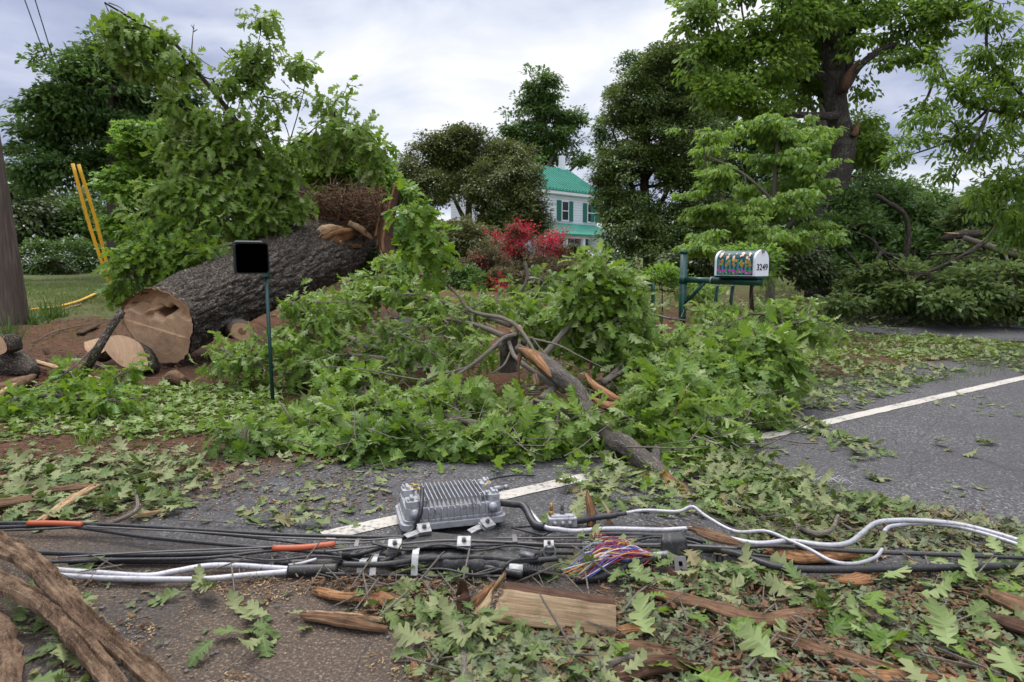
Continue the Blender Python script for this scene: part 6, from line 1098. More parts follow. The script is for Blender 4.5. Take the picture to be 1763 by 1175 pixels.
for i, (lab, L_, r, h) in enumerate(BL): cable('black_cable', lab, gp(L_, h), r, 'black', 10, 90)
for lab, L_, r, h in [('rusty steel strand running over the black closure', [(560, 950), (620, 944), (700, 936), (760, 931), (800, 931), (860, 933), (945, 937), (1106, 938), (1150, 938), (1269, 944)], .0045, .085), ('grey steel strand lying along the back cable at the left', [(150, 907), (337, 916), (470, 925), (620, 930), (700, 926), (860, 927), (1000, 926), (1106, 924)], .0038, .055),
                       ('thin steel strand between the orange sleeves', [(100, 960), (253, 951), (421, 944), (520, 939), (640, 934)], .0035, .05), ('steel strand along the right black cable', [(1250, 940), (1420, 944), (1600, 952), (1763, 955), (1900, 960)], .0038, .045)]:
    cable('steel_strand', lab, gp(L_, h), r, 'strand', 7, 90, 'steel strands')
cable('orange_sleeve', 'orange plastic sleeve at the left edge of the bundle', gp([(48, 901), (90, 901), (142, 903)], .055), .011, 'orange', 12, 14, None, cat='sleeve')
cable('orange_sleeve', 'orange plastic sleeve just left of the amplifier tangle', gp([(470, 944), (520, 943), (577, 937)], .055), .0115, 'orange', 12, 14, None, cat='sleeve')
mb = MB()
for i in range(5): P = gp([(592 + i * 3, 948, .075), (589 + i * 3, 956, .078), (593 + i * 3, 963, .05)], 0); tube(mb, spline(P, 6), .004, 5)
tag(mb.build('cable_tie', M['black']), 'wound black tie binding the left cable tangle', 'cable tie')
# black closure body
c0, c1 = gnd(655, 952, .045), gnd(925, 966, .045); clo = empty('splice_closure', (c0 + c1) / 2, 'long dusty black splice closure under the amplifier', 'splice closure'); dr = nrm((c1 - c0) * [1, 1, 0]); pr = np.array([-dr[1], dr[0], 0])
prof = np.array([(-.065, -.035), (-.072, -.015), (-.062, .004), (-.058, .012), (.035, .022), (.075, .010), (.08, -.03)]); V = []; nn = 30
for i in range(nn):
    t = i / (nn - 1); c = c0 + (c1 - c0) * t; sc_ = .25 + .75 * ss(0, .12, t) * ss(1, .93, t); sc_ *= (1 - .10 * t); 
    for a, b in prof: V.append(c + pr * (a * sc_ + .01 * math.sin(i * 1.3)) + Z3 * (b * sc_ + .002 * math.sin(i * 2.1)))
k = len(prof); Q_ = [[i * k + j, i * k + (j + 1) % k, (i + 1) * k + (j + 1) % k, (i + 1) * k + j] for i in range(nn - 1) for j in range(k)]; mb = MB(); mb.add(V, Q_, None, [list(range(k))[::-1], list(range((nn - 1) * k, nn * k))]); mb.build('closure_body', M['black_dusty'], clo)
mb = MB(); Vp = [gnd(735, 915, .075), gnd(800, 922, .08), gnd(870, 930, .075), gnd(868, 938, .08), gnd(800, 940, .085), gnd(690, 943, .085)]; mb.add(Vp + [v - Z3 * .006 for v in Vp], None, None, [[0, 1, 2, 3, 4, 5], [11, 10, 9, 8, 7, 6]] + [[i, (i + 1) % 6, 6 + (i + 1) % 6, 6 + i][::-1] for i in range(6)]); mb.build('closure_flap', M['black_dusty'], clo, False)
mb = MB(); Vp = [gnd(880, 908, .03), gnd(920, 905, .05), gnd(955, 913, .04), gnd(935, 922, .03)]; mb.add(Vp + [v - Z3 * .006 for v in Vp], None, None, [[0, 1, 2, 3], [7, 6, 5, 4]] + [[i, (i + 1) % 4, 4 + (i + 1) % 4, 4 + i][::-1] for i in range(4)]); tag(mb.build('plastic_flap', M['black'], None, False), 'torn black plastic flap right of the amplifier', 'plastic scrap')
mb = MB(); Vp = [gnd(905, 962, .06), gnd(940, 950, .07), gnd(953, 958, .05), gnd(925, 975, .03)]; mb.add(Vp + [v - Z3 * .006 for v in Vp], None, None, [[0, 1, 2, 3], [7, 6, 5, 4]] + [[i, (i + 1) % 4, 4 + (i + 1) % 4, 4 + i][::-1] for i in range(4)]); tag(mb.build('plastic_flap', M['black_dusty'], None, False), 'dark plastic flap above the ribbed connector', 'plastic scrap')
mb = MB(); P = gp([(895, 952, .075), (919, 958, .07)], 0); tube(mb, P, .0105, 12); tag(mb.build('end_plug', M['galv']), 'small grey cylindrical plug on the black closure end', 'plug')
# clamps and straps
def clamp(px, py, h, rot, lab, tail=None, s=1.0, tilt=.5):
    c = gnd(px, py, h); e = empty('strand_clamp', c, lab, 'clamp', 'galvanised strand clamps'); Mx = rotz(rot) @ np.array(Matrix.Rotation(tilt, 3, 'X'))
    for k_, zz in enumerate((-.010, .006)): mb = MB(); box(mb, c + Mx @ np.array([0, 0, zz]), .052 * s, .042 * s, .005, Mx); bevel(mb.build('clamp_plate', M['galv'], e, False), .002)
    mb = MB(); box(mb, c + Mx @ np.array([0, -.024 * s, .0]), .05 * s, .004, .020, Mx); mb.build('clamp_lip', M['galv'], e, False)
    mb = MB(); tube(mb, [c + Mx @ np.array([0, 0, .008]), c + Mx @ np.array([0, 0, .018])], .0095 * s, 6); tube(mb, [c + Mx @ np.array([0, 0, .018]), c + Mx @ np.array([0, 0, .024])], .005, 8); mb.build('bolt', M['strand'], e, False)
    if tail:
        P = np.array([c + Mx @ np.array([0, 0, -.012])] + [gnd(*q) for q in tail]); P = spline(P, 8); V = []
        w = nrm(np.cross(P[-1] - P[0], Z3)) * .019; [V.extend([p - w, p + w, p + w + Z3 * .004, p - w + Z3 * .004]) for p in P]
        mb = MB(); mb.add(V, [[i * 4 + j, i * 4 + (j + 1) % 4, i * 4 + 4 + (j + 1) % 4, i * 4 + 4 + j] for i in range(7) for j in range(4)], None, [[0, 1, 2, 3], [31, 30, 29, 28]]); mb.build('hanger_arm', M['galv'], e, False)
clamp(730, 910, .10, .35, 'tilted clamp with a bent arm under the left of the amplifier', [(712, 920, .085), (698, 925, .08)]); clamp(838, 901, .11, .75, 'tilted clamp with twisted arm under the right of the amplifier', [(822, 910, .09), (808, 917, .085)])
clamp(680, 938, .10, .08, 'square clamp on the strand left of the closure'); clamp(799, 933, .105, 0, 'square clamp on the strand at the middle of the closure'); clamp(945, 938, .09, 0, 'small clamp with a hanging ring right of the closure', s=.75)
mb = MB(); c = gnd(946, 950, .075); P = [c + np.array([.022 * math.cos(t), 0, .026 * math.sin(t)]) for t in np.linspace(-.3 + math.pi / 2 + .5, math.pi * 2.4, 18)]; tube(mb, P, .0038, 7); tag(mb.build('hanger_ring', M['galv']), 'bent steel ring hanging below the small clamp', 'ring')
def strap(lab, a_, b_, w, mat='galv', name='metal_strap', cat='strap', arch_=.02):
    P = spline([gnd(*a_), (gnd(*a_) + gnd(*b_)) / 2 + Z3 * arch_, gnd(*b_)], 8); ww = np.array([w / 2, 0, 0]); V = []
    for p in P: V += [p - ww, p + ww, p + ww + Z3 * .003 - np.array([0, .002, 0]), p - ww + Z3 * .003 - np.array([0, .002, 0])]
    mb = MB(); mb.add(V, [[i * 4 + j, i * 4 + (j + 1) % 4, i * 4 + 4 + (j + 1) % 4, i * 4 + 4 + j] for i in range(7) for j in range(4)], None, [[0, 1, 2, 3], [31, 30, 29, 28]]); tag(mb.build(name, M[mat], None, False), lab, cat)
strap('bright metal strap wrapped down the front of the closure', (717, 945, .10), (713, 992, .03), .024); strap('dull metal strap left of the bright strap', (648, 955, .07), (641, 992, .03), .022); strap('crumpled foil strap farthest left below the tangle', (630, 962, .05), (619, 992, .02), .026)
strap('grey cable tie around the strands right of the middle clamp', (884, 920, .085), (887, 934, .09), .018, 'strand', 'cable_tie', 'cable tie', .01); strap('grey cable tie around the strands left of the square clamp', (619, 928, .08), (613, 942, .08), .016, 'strand', 'cable_tie', 'cable tie', .01)
strap('grey tie clamping the right silver cables together', (1364, 926, .055), (1370, 944, .045), .020, 'strand', 'cable_tie', 'cable tie', .012); strap('second grey tie beside the first on the right silver cables', (1380, 932, .05), (1386, 946, .045), .020, 'black', 'cable_tie', 'cable tie', .012); strap('grey tie around the far right pair of silver cables', (1610, 893, .055), (1620, 905, .04), .022, 'strand', 'cable_tie', 'cable tie', .01)
# ribbed connector
rc = empty('ribbed_connector', gnd(910, 984, .03), 'black ribbed connector with foil wrap beside the firewood', 'connector'); P = gp([(900, 981, .035), (952, 985, .03)], 0); mb = MB(); Q_ = spline(P, 40); tube(mb, Q_, .016 + .004 * (np.arange(40) % 4 < 2), 14); mb.build('ribbed_boot', M['black'], rc, False)
mb = MB(); tube(mb, spline(gp([(877, 980, .035), (901, 981, .035)], 0), 12), .020, 12, rough=.18); mb.build('foil_wrap', M['galv'], rc, False)
cable('black_cable', 'thin black lead arching over the end of the firewood', gp([(868, 990, .05), (870, 975, .09), (885, 965, .10), (920, 962, .08), (925, 958, .06)], 0), .0055, 'black', 8)
# tap with pins
tc_ = gnd(968, 898, .035); tp = empty('cable_tap', tc_, 'small grey cable tap with two upright pins right of the amplifier', 'cable tap'); mb = MB(); Mx = rotz(.08)
box(mb, tc_, .125, .045, .045, Mx); box(mb, tc_ + Z3 * .024, .10, .03, .014, Mx); bevel(mb.build('tap_body', M['alu'], tp, False), .006)
for x, mt in ((-.035, 'brass'), (.012, 'strand')): mb = MB(); c = tc_ + Mx @ np.array([x - .012, .01, .025]); tube(mb, [c, c + Z3 * .02], .010, 10); tube(mb, [c + Z3 * .02, c + Z3 * .055], .007, 8); mb.build('pin', M[mt], tp)
for x in (-.035, .03, .0): mb = MB(); c = tc_ + Mx @ np.array([x, -.02, .0]); tube(mb, [c, c + Mx @ np.array([0, -.014, 0.0])], .011, 8); mb.build('bolt', M['galv'], tp)
cable('black_boot', 'long tapered black boot joining the tap to the thin silver cable', [tc_ + Mx @ np.array([.06, 0, 0])] + gp([(1030, 891, .04), (1055, 888, .045), (1078, 884, .05)], 0), [.016, .016] + [.015] * 12 + [.013] * 18 + [.009] * 8, 'black', 12, 40)
# coloured wire bundle and its sheath
wb = empty('wire_bundle', gnd(1060, 970, .03), 'spray of multicoloured telephone wires bursting from a black cable', 'wire bundle'); e0, e1 = gnd(1118, 956, .055), gnd(1112, 956, .055); names = ['c_red', 'c_blue', 'c_yel', 'c_pur', 'c_wht', 'c_org', 'c_gry', 'c_red', 'c_wht', 'c_pur']
st0, st1 = gnd(1000, 993, .035), gnd(1026, 950, .06)
for i in range(88):
    f = random.random(); s_w = st0 * (1 - f) + st1 * f + RNG.normal(0, .004, 3); end = e0 + RNG.normal(0, .007, 3); s_w = s_w + np.array([RNG.normal(0, .035), RNG.normal(0, .012), 0]); m1 = s_w * .65 + end * .35 + np.array([0, 0, .030 + .02 * f]) + RNG.normal(0, .013, 3); m2 = s_w * .3 + end * .7 + np.array([0, 0, .022]) + RNG.normal(0, .009, 3)
    s_w[2] = max(s_w[2], .01); mb = MB(); tube(mb, spline([s_w, m1, m2, end], 14), .0020, 5); mb.build('wire', M[names[i % 10]], wb)
cable('cable_sheath', 'black cable sheath curving under the coloured wires', gp([(990, 998, .015), (1030, 994, .02), (1058, 984, .03), (1090, 972, .035), (1120, 962, .045), (1150, 958, .05)], 0), .0155, 'black', 14, 50, None, cat='cable sheath')
for i, (px, py, lab) in enumerate([(1030, 924, 'tiny red wire curl above the coloured bundle'), (1015, 940, 'tiny white wire curls above the coloured bundle')]):
    for q in range(1):
        mb = MB()
        for w_ in range(7): c = gnd(px + w_ * 3 - 8, py + random.uniform(-2, 3), .065); P = [c + np.array([.010 * math.cos(t) * (1 + .4 * random.random()), .004 * math.sin(t * .7), .010 * math.sin(t)]) for t in np.linspace(0, 5.5, 9)]; tube(mb, spline(P, 16), .0012, 4)
        tag(mb.build('wire_curl', M['c_red' if i == 0 else 'c_wht']), lab, 'wire')
mb = MB()
for w_ in range(9): c = gnd(1400 + w_ * 6, 830 + random.uniform(-3, 5), .01); tube(mb, spline([c, c + np.array([.03, .015, .02]), c + np.array([.06, random.uniform(-.03, .03), .0])], 6), .0015, 4)
tag(mb.build('wire_curl', M['c_wht']), 'thin pale loose wires on the leaves near the bare asphalt', 'wire')
# black bracket box on the right of the bundle
bb = empty('closure_bracket', gnd(1162, 950, .05), 'upright dusty black bracket gripping the bundle right of the coloured wires', 'bracket'); mb = MB(); c = gnd(1162, 940, .08)
V = [c + np.array([x, y, z]) for x, y, z in ((-.055, -.03, -.045), (.045, -.03, -.055), (.05, .03, -.045), (-.05, .03, -.04), (-.06, -.02, .03), (.045, -.015, .035), (.04, .04, .04), (-.045, .035, .045))]; mb.add(V, [[0, 3, 2, 1], [4, 5, 6, 7], [0, 1, 5, 4], [1, 2, 6, 5], [2, 3, 7, 6], [3, 0, 4, 7]]); bevel(mb.build('bracket_block', M['black_dusty'], bb, False), .012, 3)
mb = MB(); c = gnd(1172, 976, .05); Mx = np.array(Matrix.Rotation(1.0, 3, 'X')); box(mb, c, .045, .075, .005, Mx); bevel(mb.build('slotted_plate', M['strand'], bb, False), .002); mb = MB(); box(mb, c + Mx @ np.array([0, .01, .004]), .012, .016, .004, Mx); box(mb, c + Mx @ np.array([0, -.014, .004]), .006, .012, .004, Mx); mb.build('slot', M['inside'], bb, False)
cable('elbow_pipe', 'black elbow running right from the bracket and bending down', gp([(1185, 944, .07), (1215, 944, .07), (1232, 945, .068), (1238, 955, .04), (1240, 972, .01)], 0), .0145, 'black', 12, 30, None, cat='pipe'); cable('elbow_pipe', 'silver tube end feeding the bracket from the coloured wires', gp([(1118, 957, .055), (1135, 955, .06), (1150, 953, .062)], 0), .011, 'galv', 12, 12, None, cat='pipe')
# ------------------------------------------------------------ wood in the foreground
# split firewood billet
fw = empty('firewood_log', gnd(955, 1045, .03), 'split firewood billet with pale face in front of the cables', 'firewood'); L0, L1 = gnd(848, 1078, .0), gnd(1061, 1104, .0); T0, T1 = gnd(867, 1014, .115), gnd(1060, 1043, .115); L0, L1 = L0 + Z3 * .012, L1 + Z3 * .012
nx, ny = 60, 30; VV = []
for i in range(nx):
    u = i / (nx - 1); lo = L0 * (1 - u) + L1 * u; hi = (T0 * (1 - u) + T1 * u); bk = hi + np.array([.004, .075, -.012])
    row = []
    for j in range(ny):
        v = j / (ny - 1)
        if v < .62: w = v / .62; p = lo + (hi - lo) * w; p = p + np.array([0, -.3, .9]) * (.010 * (fbm(u * 2.2, w * 14, 0, 4, 3) - .5) + .004 * (fbm(u * 30, w * 9, 0, 3, 4) - .5))
        elif v < .85: w = (v - .62) / .23; p = hi + (bk - hi) * w + Z3 * (.010 * math.sin(math.pi * w) + .006 * (fbm(u * 9, w * 3, 5, 3, 3) - .5))
        else: w = (v - .85) / .15; p = bk + (bk * [1, 1, 0] + Z3 * .01 - bk) * w
        row.append(p)
    VV.append(row)
VV = np.array(VV); VV[0, :, 0] += .006 * np.sin(np.arange(ny) * .9); i = np.arange(nx - 1)[:, None] * ny; j = np.arange(ny)[None]; Q_ = np.stack([i + j, i + ny + j, i + ny + (j + 1) % ny, i + (j + 1) % ny], -1).reshape(-1, 4)
nj = int(.60 * ny); face = (j < nj) & (i >= 0); mi = np.where(face, 0, 1).ravel(); tc = np.stack(np.broadcast_arrays((np.arange(ny) / ny * .25)[None], 0 * np.arange(ny)[None], (np.arange(nx) / nx * .42)[:, None]), -1).reshape(-1, 3)
build('billet', VV.reshape(-1, 3), Q_, None, None, fw, tc=tc, mats=[M['billet'], M['rot']], midx=mi)
for row, sgn, nm in ((VV[0], 1, 'end_face'), (VV[-1], -1, 'end_face')):
    c = row.mean(0); V = [c + np.array([-.003 * sgn, 0, 0])] + list(row); T_f = [[0, a + 1, (a + 1) % ny + 1][::-sgn] for a in range(ny)]; build(nm, V, None, T_f, M['billet'], fw, tc=np.array(V) * 1.0, smooth=False)
# bark strips and splinters
def ribbon(name, lab, L_, w, mat, thick=.012, curlz=.3, cat='bark strip', seed=0, n=90, group='torn bark and wood pieces', parent=None):
    P = spline([gnd(*q) for q in L_], n); m_ = 15; rg = np.random.default_rng(seed); jag = rg.uniform(-1, 1, m_); T_r = nrm(np.gradient(P, axis=0)); W_r = nrm(np.cross(T_r, Z3)); ln = np.concatenate([[0], np.cumsum(np.linalg.norm(np.diff(P, axis=0), axis=1))])
    prof = np.interp(np.linspace(0, 1, n), np.linspace(0, 1, len(w)), w) if hasattr(w, '__len__') else np.full(n, w); up = []; dn = []
    for i in range(n):
        t = np.linspace(-1, 1, m_); e = 1 + .30 * (fbm(ln[i] * 9, seed, 0, 3, 2) - .5); ww = prof[i] * .5 * e; hh = curlz * ww * (1 - t * t) + .012 * (fbm(ln[i] * 14 + 0 * t, t * 2.5, seed, 4, 5) - .5)
        hh = hh + thick * 1.1 * (fbm(ln[i] * 5 + seed, t * 7, seed, 3, 7) - .5) * (1 + prof[i] * 6); el = 1 + .45 * (fbm(ln[i] * 22, seed + 5, 0, 3, 2) - .5); er = 1 + .45 * (fbm(ln[i] * 22, seed + 9, 0, 3, 2) - .5); t2 = t * np.where(t < 0, el, er)
        sh = T_r[i] * (jag * (abs(i / (n - 1) - .5) * 2) ** 6 * prof.max() * .45)[:, None]
        up.append(P[i] + sh + W_r[i] * (t2 * ww)[:, None] + Z3 * (hh + thick)[:, None]); dn.append(P[i] + sh + W_r[i] * (t2 * ww * .96)[:, None] + Z3 * np.maximum(hh - thick * .1, -.02)[:, None])
    up, dn = np.array(up), np.array(dn)[:, ::-1]; ring = np.concatenate([up, dn], 1); k = 2 * m_; i = np.arange(n - 1)[:, None] * k; j = np.arange(k)[None]; Q_ = np.stack([i + j, i + (j + 1) % k, i + k + (j + 1) % k, i + k + j], -1).reshape(-1, 4)
    tc = np.stack(np.broadcast_arrays((np.concatenate([np.linspace(0, 1, m_), np.linspace(1, 0, m_)]) * prof.max())[None], np.float64(seed * .37), ln[:, None]), -1).reshape(-1, 3)
    o = build(name, ring.reshape(-1, 3), Q_, None, M[mat], parent, tc=tc, polys=[list(range(k)), list(range((n - 1) * k, n * k))[::-1]], smooth=False)
    if parent is None: tag(o, lab, cat, group)
    return o
ribbon('bark_slab', 'large curved tan bark slab crossing the bottom left corner', [(-80, 900, .10), (0, 940, .12), (60, 978, .12), (110, 1030, .11), (160, 1085, .09), (215, 1130, .07), (290, 1195, .05), (360, 1260, .04)], [.075, .085, .075, .065, .058, .05, .045], 'bark_slab', .018, .22, seed=1, n=200)
ribbon('bark_slab', 'second tan bark slab forking below the large one at bottom left', [(-80, 960, .09), (0, 1005, .10), (55, 1032, .10), (100, 1060, .09), (140, 1110, .08), (185, 1165, .06), (230, 1240, .05)], [.05, .06, .06, .06, .06, .055], 'bark_slab', .016, .22, seed=2, n=180)
ribbon('bark_slab', 'dark bark slab at the very left edge in the bottom corner', [(-60, 1040, .05), (-5, 1100, .06), (5, 1180, .06), (-10, 1260, .05)], [.06, .09, .09, .08], 'bark_slab', .02, .4, seed=3)
for i, (lab, L_, w, mt) in enumerate([
    ('long brown bark strip right of the firewood billet', [(1107, 1019, .02), (1160, 1032, .03), (1213, 1044, .03), (1270, 1062, .025), (1311, 1070, .02), (1370, 1064, .015), (1423, 1056, .015)], [.03, .06, .07, .07, .08, .08, .05], 'inner_bark'),
    ('orange-edged bark strip at the bottom right', [(1350, 1100, .02), (1400, 1118, .025), (1450, 1132, .02), (1510, 1150, .015), (1560, 1165, .01)], [.03, .07, .06, .05, .03], 'inner_bark'),
    ('bark strip cut by the bottom edge at right', [(1440, 1162, .015), (1520, 1168, .02), (1610, 1172, .015), (1700, 1185, .01)], [.03, .05, .06, .03], 'wood_orange'),
    ('orange wood slab under the right silver loop', [(1330, 952, .01), (1375, 962, .015), (1420, 960, .02), (1468, 958, .01)], [.05, .08, .07, .04], 'wood_orange'),
    ('orange bark flake in front of the right black cable', [(1435, 1000, .01), (1470, 1002, .02), (1508, 992, .01)], [.04, .08, .03], 'wood_orange'),
    ('thin pale splinter in front of the right black cable', [(1285, 1008, .02), (1350, 1008, .025), (1438, 1010, .01)], [.012, .022, .012], 'wood_pale'),
    ('brown bark plate lying over the silver cables', [(1192, 914, .075), (1220, 922, .07), (1250, 932, .06), (1275, 940, .05)], [.05, .075, .07, .03], 'inner_bark'),
    ('torn orange strip left of the firewood billet', [(545, 1020, .01), (590, 1030, .02), (640, 1032, .02), (690, 1042, .015)], [.03, .05, .04, .05], 'wood_orange'),
    ('lower pair of torn strips left of the firewood billet', [(520, 1065, .01), (570, 1068, .02), (620, 1078, .02), (660, 1085, .01)], [.03, .04, .04, .02], 'inner_bark'),
    ('pale edged strip below the torn orange strip', [(530, 1058, .012), (590, 1062, .02), (655, 1070, .02)], [.012, .018, .012], 'wood_pale'),
    ('orange flake touching the torn orange strip', [(655, 1030, .02), (675, 1038, .02), (692, 1052, .01)], [.05, .07, .05], 'wood_orange'),
    ('splintered wood leaning on the left end of the billet', [(820, 1062, .02), (835, 1042, .05), (850, 1020, .09), (866, 995, .15)], [.05, .045, .04, .015], 'wood_pale'),
    ('forked orange splinter beside the leaning splinter', [(806, 1052, .02), (822, 1036, .05), (845, 1015, .09)], [.04, .05, .02], 'wood_orange'),
    ('dark upright bark shard left of the leaning splinter', [(800, 1060, .01), (797, 1030, .06), (796, 1005, .12)], [.04, .05, .02], 'rot'),
    ('small orange chip near the bottom edge of the asphalt', [(712, 1145, .01), (716, 1160, .015), (722, 1170, .01)], [.015, .03, .012], 'wood_orange'),
    ('thin orange sliver below the billet corner', [(834, 1072, .02), (831, 1088, .015), (833, 1102, .01)], [.008, .014, .006], 'wood_orange'),
    ('split pale board among leaves at the left', [(70, 898, .03), (100, 878, .04), (130, 858, .05), (165, 838, .05)], [.03, .05, .05, .04], 'wood_pale'),
    ('flat brown board behind the split pale board', [(78, 848, .05), (120, 843, .05), (160, 840, .05)], [.05, .06, .05], 'inner_bark'),
    ('reddish wood block at the left edge above the cables', [(-20, 875, .03), (10, 868, .05), (45, 862, .05)], [.07, .08, .06], 'inner_bark'),
    ('tan sliver beside the curled twig at left', [(228, 892, .015), (250, 888, .02), (275, 883, .01)], [.012, .02, .012], 'wood_pale'),
    ('brown curved bark under the bark plate at right', [(1130, 985, .01), (1180, 990, .02), (1230, 985, .01)], [.05, .06, .04], 'rot'),
    ('brown bark heap at the right edge in the corner', [(1690, 1018, .02), (1730, 1035, .05), (1790, 1060, .05)], [.04, .08, .10], 'inner_bark'),
    ('second brown bark piece at the right edge', [(1680, 1060, .02), (1740, 1075, .04), (1800, 1100, .03)], [.03, .07, .08], 'rot'),
    ('broad brown bark flake below the billet right corner', [(1060, 1112, .01), (1110, 1120, .02), (1160, 1128, .02)], [.04, .07, .04], 'inner_bark'),
    ('rust coloured strip lying right of the billet end', [(1062, 1092, .02), (1090, 1086, .025), (1120, 1088, .015)], [.04, .04, .02], 'wood_orange'),
    ('dark bark strip at the bottom centre right', [(1030, 1180, .01), (1080, 1160, .03), (1140, 1145, .03), (1200, 1150, .01)], [.04, .07, .06, .03], 'rot')]):
    ribbon('bark_strip' if 'bark' in lab else 'wood_splinter', lab, L_, w, mt, .008, .45, seed=10 + i, n=80, cat='bark piece' if 'bark' in lab else 'wood piece')
# stumpy torn billets behind the tap
stick('torn_stump', 'short pale torn wood stub standing behind the tap', [gnd(1018, 905), gnd(1018, 905) + [0, .01, .05], gnd(1018, 905) + [-.01, .01, .10], gnd(1018, 905) + [-.02, .02, .155]], [.034, .032, .024, .004], 'wood_orange', 'wood chunk', 7, .5, n=30, flat=.6)
stick('torn_stump', 'second torn wood stub right behind the black boot', [gnd(1048, 900), gnd(1046, 900) + [0, 0, .05], gnd(1040, 900) + [-.01, 0, .095]], [.028, .024, .004], 'wood_pale', 'wood chunk', 6, .5, n=30, seed=4, flat=.5)
# sticks in the foreground
for lab, L_, r, mt in [('curled grey twig behind the left cables', [(185, 903, .03), (212, 892, .05), (236, 876, .06), (234, 845, .03)], [.010, .009, .006], 'twig'), ('curved bare stick near the right silver loop', [(1371, 904, .02), (1385, 912, .03), (1408, 920, .03), (1432, 912, .03), (1443, 888, .05)], [.012, .013, .010, .008], 'twig'),
    ('pale curved branch sweeping out of the bottom edge', [(1010, 1190, .01), (1042, 1152, .03), (1078, 1134, .04), (1146, 1130, .02)], [.013, .011, .008, .004], 'twig'), ('upright thin stick cut by the bottom edge left of the billet', [(796, 1190, .02), (799, 1150, .03), (798, 1107, .04), (795, 1070, .03)], [.010, .010, .008, .005], 'twig'),
    ('short stick leaning below the billet', [(985, 1160, .02), (965, 1140, .03), (948, 1128, .02)], [.012, .010, .008], 'twig'), ('thin twig leaning on the tangle at left of the straps', [(634, 1050, .01), (632, 1020, .05), (625, 988, .08)], [.004, .004, .003], 'twig'),
    ('thin twig crossing the right leaf mat', [(1075, 1050, .03), (1100, 1020, .05), (1130, 1000, .04)], [.005, .004, .003], 'twig'), ('brown stick on the leaf mat right of the limb', [(1240, 848, .02), (1270, 862, .03), (1300, 880, .01)], [.010, .012, .006], 'bark'),
    ('long thin twig lying across the asphalt left of the amplifier', [(568, 820, .01), (620, 836, .012), (690, 860, .01)], [.003, .0025, .002], 'twig'), ('short twig on the asphalt left of the amplifier', [(656, 880, .01), (690, 878, .012)], [.003, .002], 'twig'), ('thin pale twig behind the straight cable', [(310, 895, .02), (400, 900, .02), (470, 905, .01)], [.004, .003, .002], 'twig')]:
    stick('broken_stick', lab, [gnd(*q) for q in L_], r, mt, 'stick', 7, .08)
# ------------------------------------------------------------ the splintered limb in the middle
lm = empty('broken_limb', gnd(1044, 760), 'splintered grey limb lying from the central knot down to the cables', 'limb')
limb('limb_wood', [at(890, 600, 4.75), at(925, 618, 4.65), at(959, 645, 4.5), at(990, 672, 4.4), at(1012, 710, 4.25)], [.03, .055, .062, .060, .05], 'bark_grey', lm, 20, .14, 4, 60)
limb('limb_wood', [at(1005, 700, 4.28), at(1044, 752, 4.0), at(1075, 765, 3.85), at(1100, 785, 3.72), at(1134, 815, 3.6), at(1157, 842, 3.45), at(1195, 872, 3.25)], [.045, .05, .05, .055, .060, .05, .02], 'bark_grey', lm, 20, .18, 5, 70)
limb('torn_wood', [at(893, 600, 4.7), at(915, 612, 4.62), at(935, 632, 4.52), at(950, 650, 4.45)], [.006, .04, .035, .008], 'wood_orange', lm, 8, .3, 6)
limb('torn_wood', [at(1140, 815, 3.52), at(1160, 838, 3.42), at(1180, 862, 3.3), at(1195, 872, 3.25)], [.02, .045, .04, .01], 'wood_orange', lm, 8, .3, 8)
limb('side_fork', [at(1128, 818, 3.6), at(1100, 835, 3.5), at(1066, 853, 3.42)], [.045, .035, .022, .006], 'wood_orange', lm, 12, .2, 7)
limb('side_fork', [at(1128, 795, 3.66), at(1130, 782, 3.7), at(1131, 772, 3.75)], [.03, .025, .02], 'bark_grey', lm, 10, .15, 7)
limb('torn_fibre', [at(900, 600, 4.72), at(893, 625, 4.7), at(894, 655, 4.68), at(898, 685, 4.68)], [.022, .012, .006, .002], 'inner_bark', lm, 6, .2, 9)
kn = empty('knotted_stump', gnd(880, 640), 'dark knotted stub standing at the centre of the heap', 'stump')
limb('stub', [at(875, 640, 5.3), at(874, 615, 5.3), at(878, 590, 5.25), at(888, 570, 5.2)], [.07, .06, .065, .05, .02], 'bark', kn, 18, .3, 3, 50); limb('torn_top', [at(884, 575, 5.18), at(892, 565, 5.18), at(898, 570, 5.16)], [.03, .035, .015], 'wood_pale', kn, 8, .3, 4)
stick('torn_limb', 'orange torn root-like limb curving right of the splintered limb', [at(1008, 645, 4.6), at(1022, 662, 4.5), at(1040, 675, 4.42), at(1058, 688, 4.35), at(1075, 690, 4.33)], [.008, .020, .028, .032, .02], 'wood_orange', 'limb', 12, .25)
stick('torn_limb', 'lower orange torn limb with a forked end', [at(1018, 686, 4.35), at(1040, 697, 4.28), at(1062, 702, 4.25), at(1085, 695, 4.25), at(1102, 697, 4.2)], [.010, .03, .036, .03, .02], 'wood_orange', 'limb', 12, .3, seed=5)
stick('cut_branch', 'short grey branch with a sawn orange end below the limb', [at(962, 662, 4.6), at(950, 672, 4.5), at(932, 688, 4.42)], [.022, .026, .024], 'twig', 'branch', 12, .08)
stick('cut_branch', 'small pale peeled piece hanging by the limb', [at(921, 645, 4.7), at(924, 655, 4.68), at(925, 663, 4.66)], [.022, .03, .02], 'wood_pale', 'branch', 9, .1)
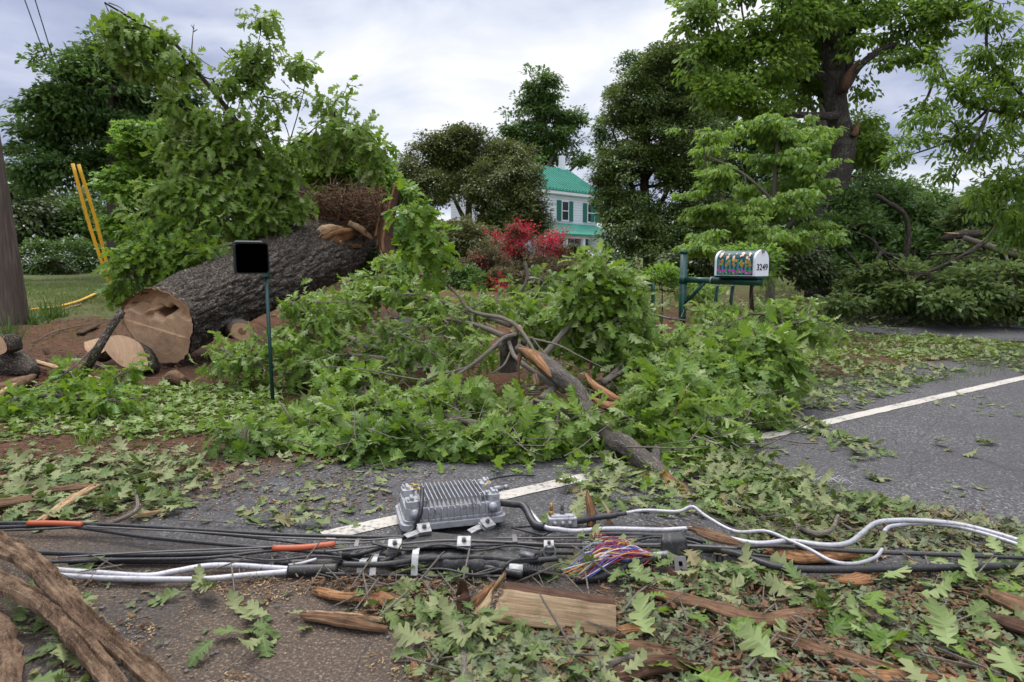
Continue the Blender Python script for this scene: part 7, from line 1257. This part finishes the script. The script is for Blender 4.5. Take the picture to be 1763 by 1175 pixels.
for lab, P, r in [('long bare branch arching from the hanging sprig to the limb', [(747, 471, 5.6), (788, 509, 5.5), (812, 536, 5.4), (870, 550, 5.2), (897, 570, 5.1), (921, 606, 4.9)], [.009, .011, .014, .016, .016, .012]),
    ('bare forked branch reaching left from the knot', [(890, 576, 5.1), (868, 582, 5.1), (843, 604, 5), (809, 631, 4.9), (771, 655, 4.8), (724, 671, 4.75)], [.016, .016, .014, .012, .010, .006]), ('upper fork of the left reaching branch', [(809, 631, 4.9), (780, 640, 4.9), (750, 647, 4.9), (724, 665, 4.9)], [.009, .008, .006]),
    ('grey branch running from the knot under the limb', [(877, 590, 5.15), (882, 606, 5), (890, 618, 4.9), (925, 645, 4.7), (952, 664, 4.6)], [.016, .016, .017, .018, .018]), ('slim twig stretching right from the knot', [(901, 580, 5.2), (959, 594, 5), (993, 611, 4.9), (1044, 636, 4.8)], [.009, .008, .006, .003]),
    ('thin twig lying over the left boughs', [(553, 631, 5.1), (600, 633, 5.1), (635, 638, 5), (686, 648, 4.9), (734, 656, 4.8)], [.003, .005, .006, .006]), ('bare curved branch rising in front of the azaleas', [(870, 522, 7.2), (890, 509, 7.2), (905, 488, 7.2), (908, 475, 7.2), (904, 454, 7.2)], [.008, .012, .016, .02, .02]),
    ('small fork on the curved branch before the azaleas', [(907, 482, 7.2), (920, 480, 7.1), (935, 484, 7.1)], [.012, .009, .005]), ('short twig dropping left of the knot', [(880, 604, 5.05), (868, 628, 4.95), (846, 644, 4.9)], [.009, .008, .005]),
    ('reddish curved stem in the upright spray on the right', [(1111, 756, 3.95), (1143, 741, 3.98), (1163, 712, 4.0), (1185, 664, 4.1)], [.009, .008, .006, .004]), ('thin twig arching through the middle left boughs', [(680, 570, 5.6), (710, 585, 5.6), (742, 593, 5.6)], [.006, .008, .005]), ('long slim twig behind the central limb', [(915, 580, 5.1), (935, 606, 5), (955, 622, 4.95), (985, 630, 4.9)], [.006, .005, .003]),
    ('bare twig lying over leaves under the painted mailbox', [(1175, 562, 6.6), (1205, 560, 6.5), (1230, 560, 6.4), (1262, 552, 6.4)], [.008, .008, .006, .004]), ('dark branch end between heap and hoop rail', [(1120, 540, 7), (1150, 548, 6.8), (1180, 552, 6.8)], [.012, .012, .008])]:
    stick('bare_branch', lab, [at(*q) for q in P], r, 'inner_bark' if 'reddish' in lab else 'twig', 'branch', 8, .06, 'bare branches in the heap', n=34)
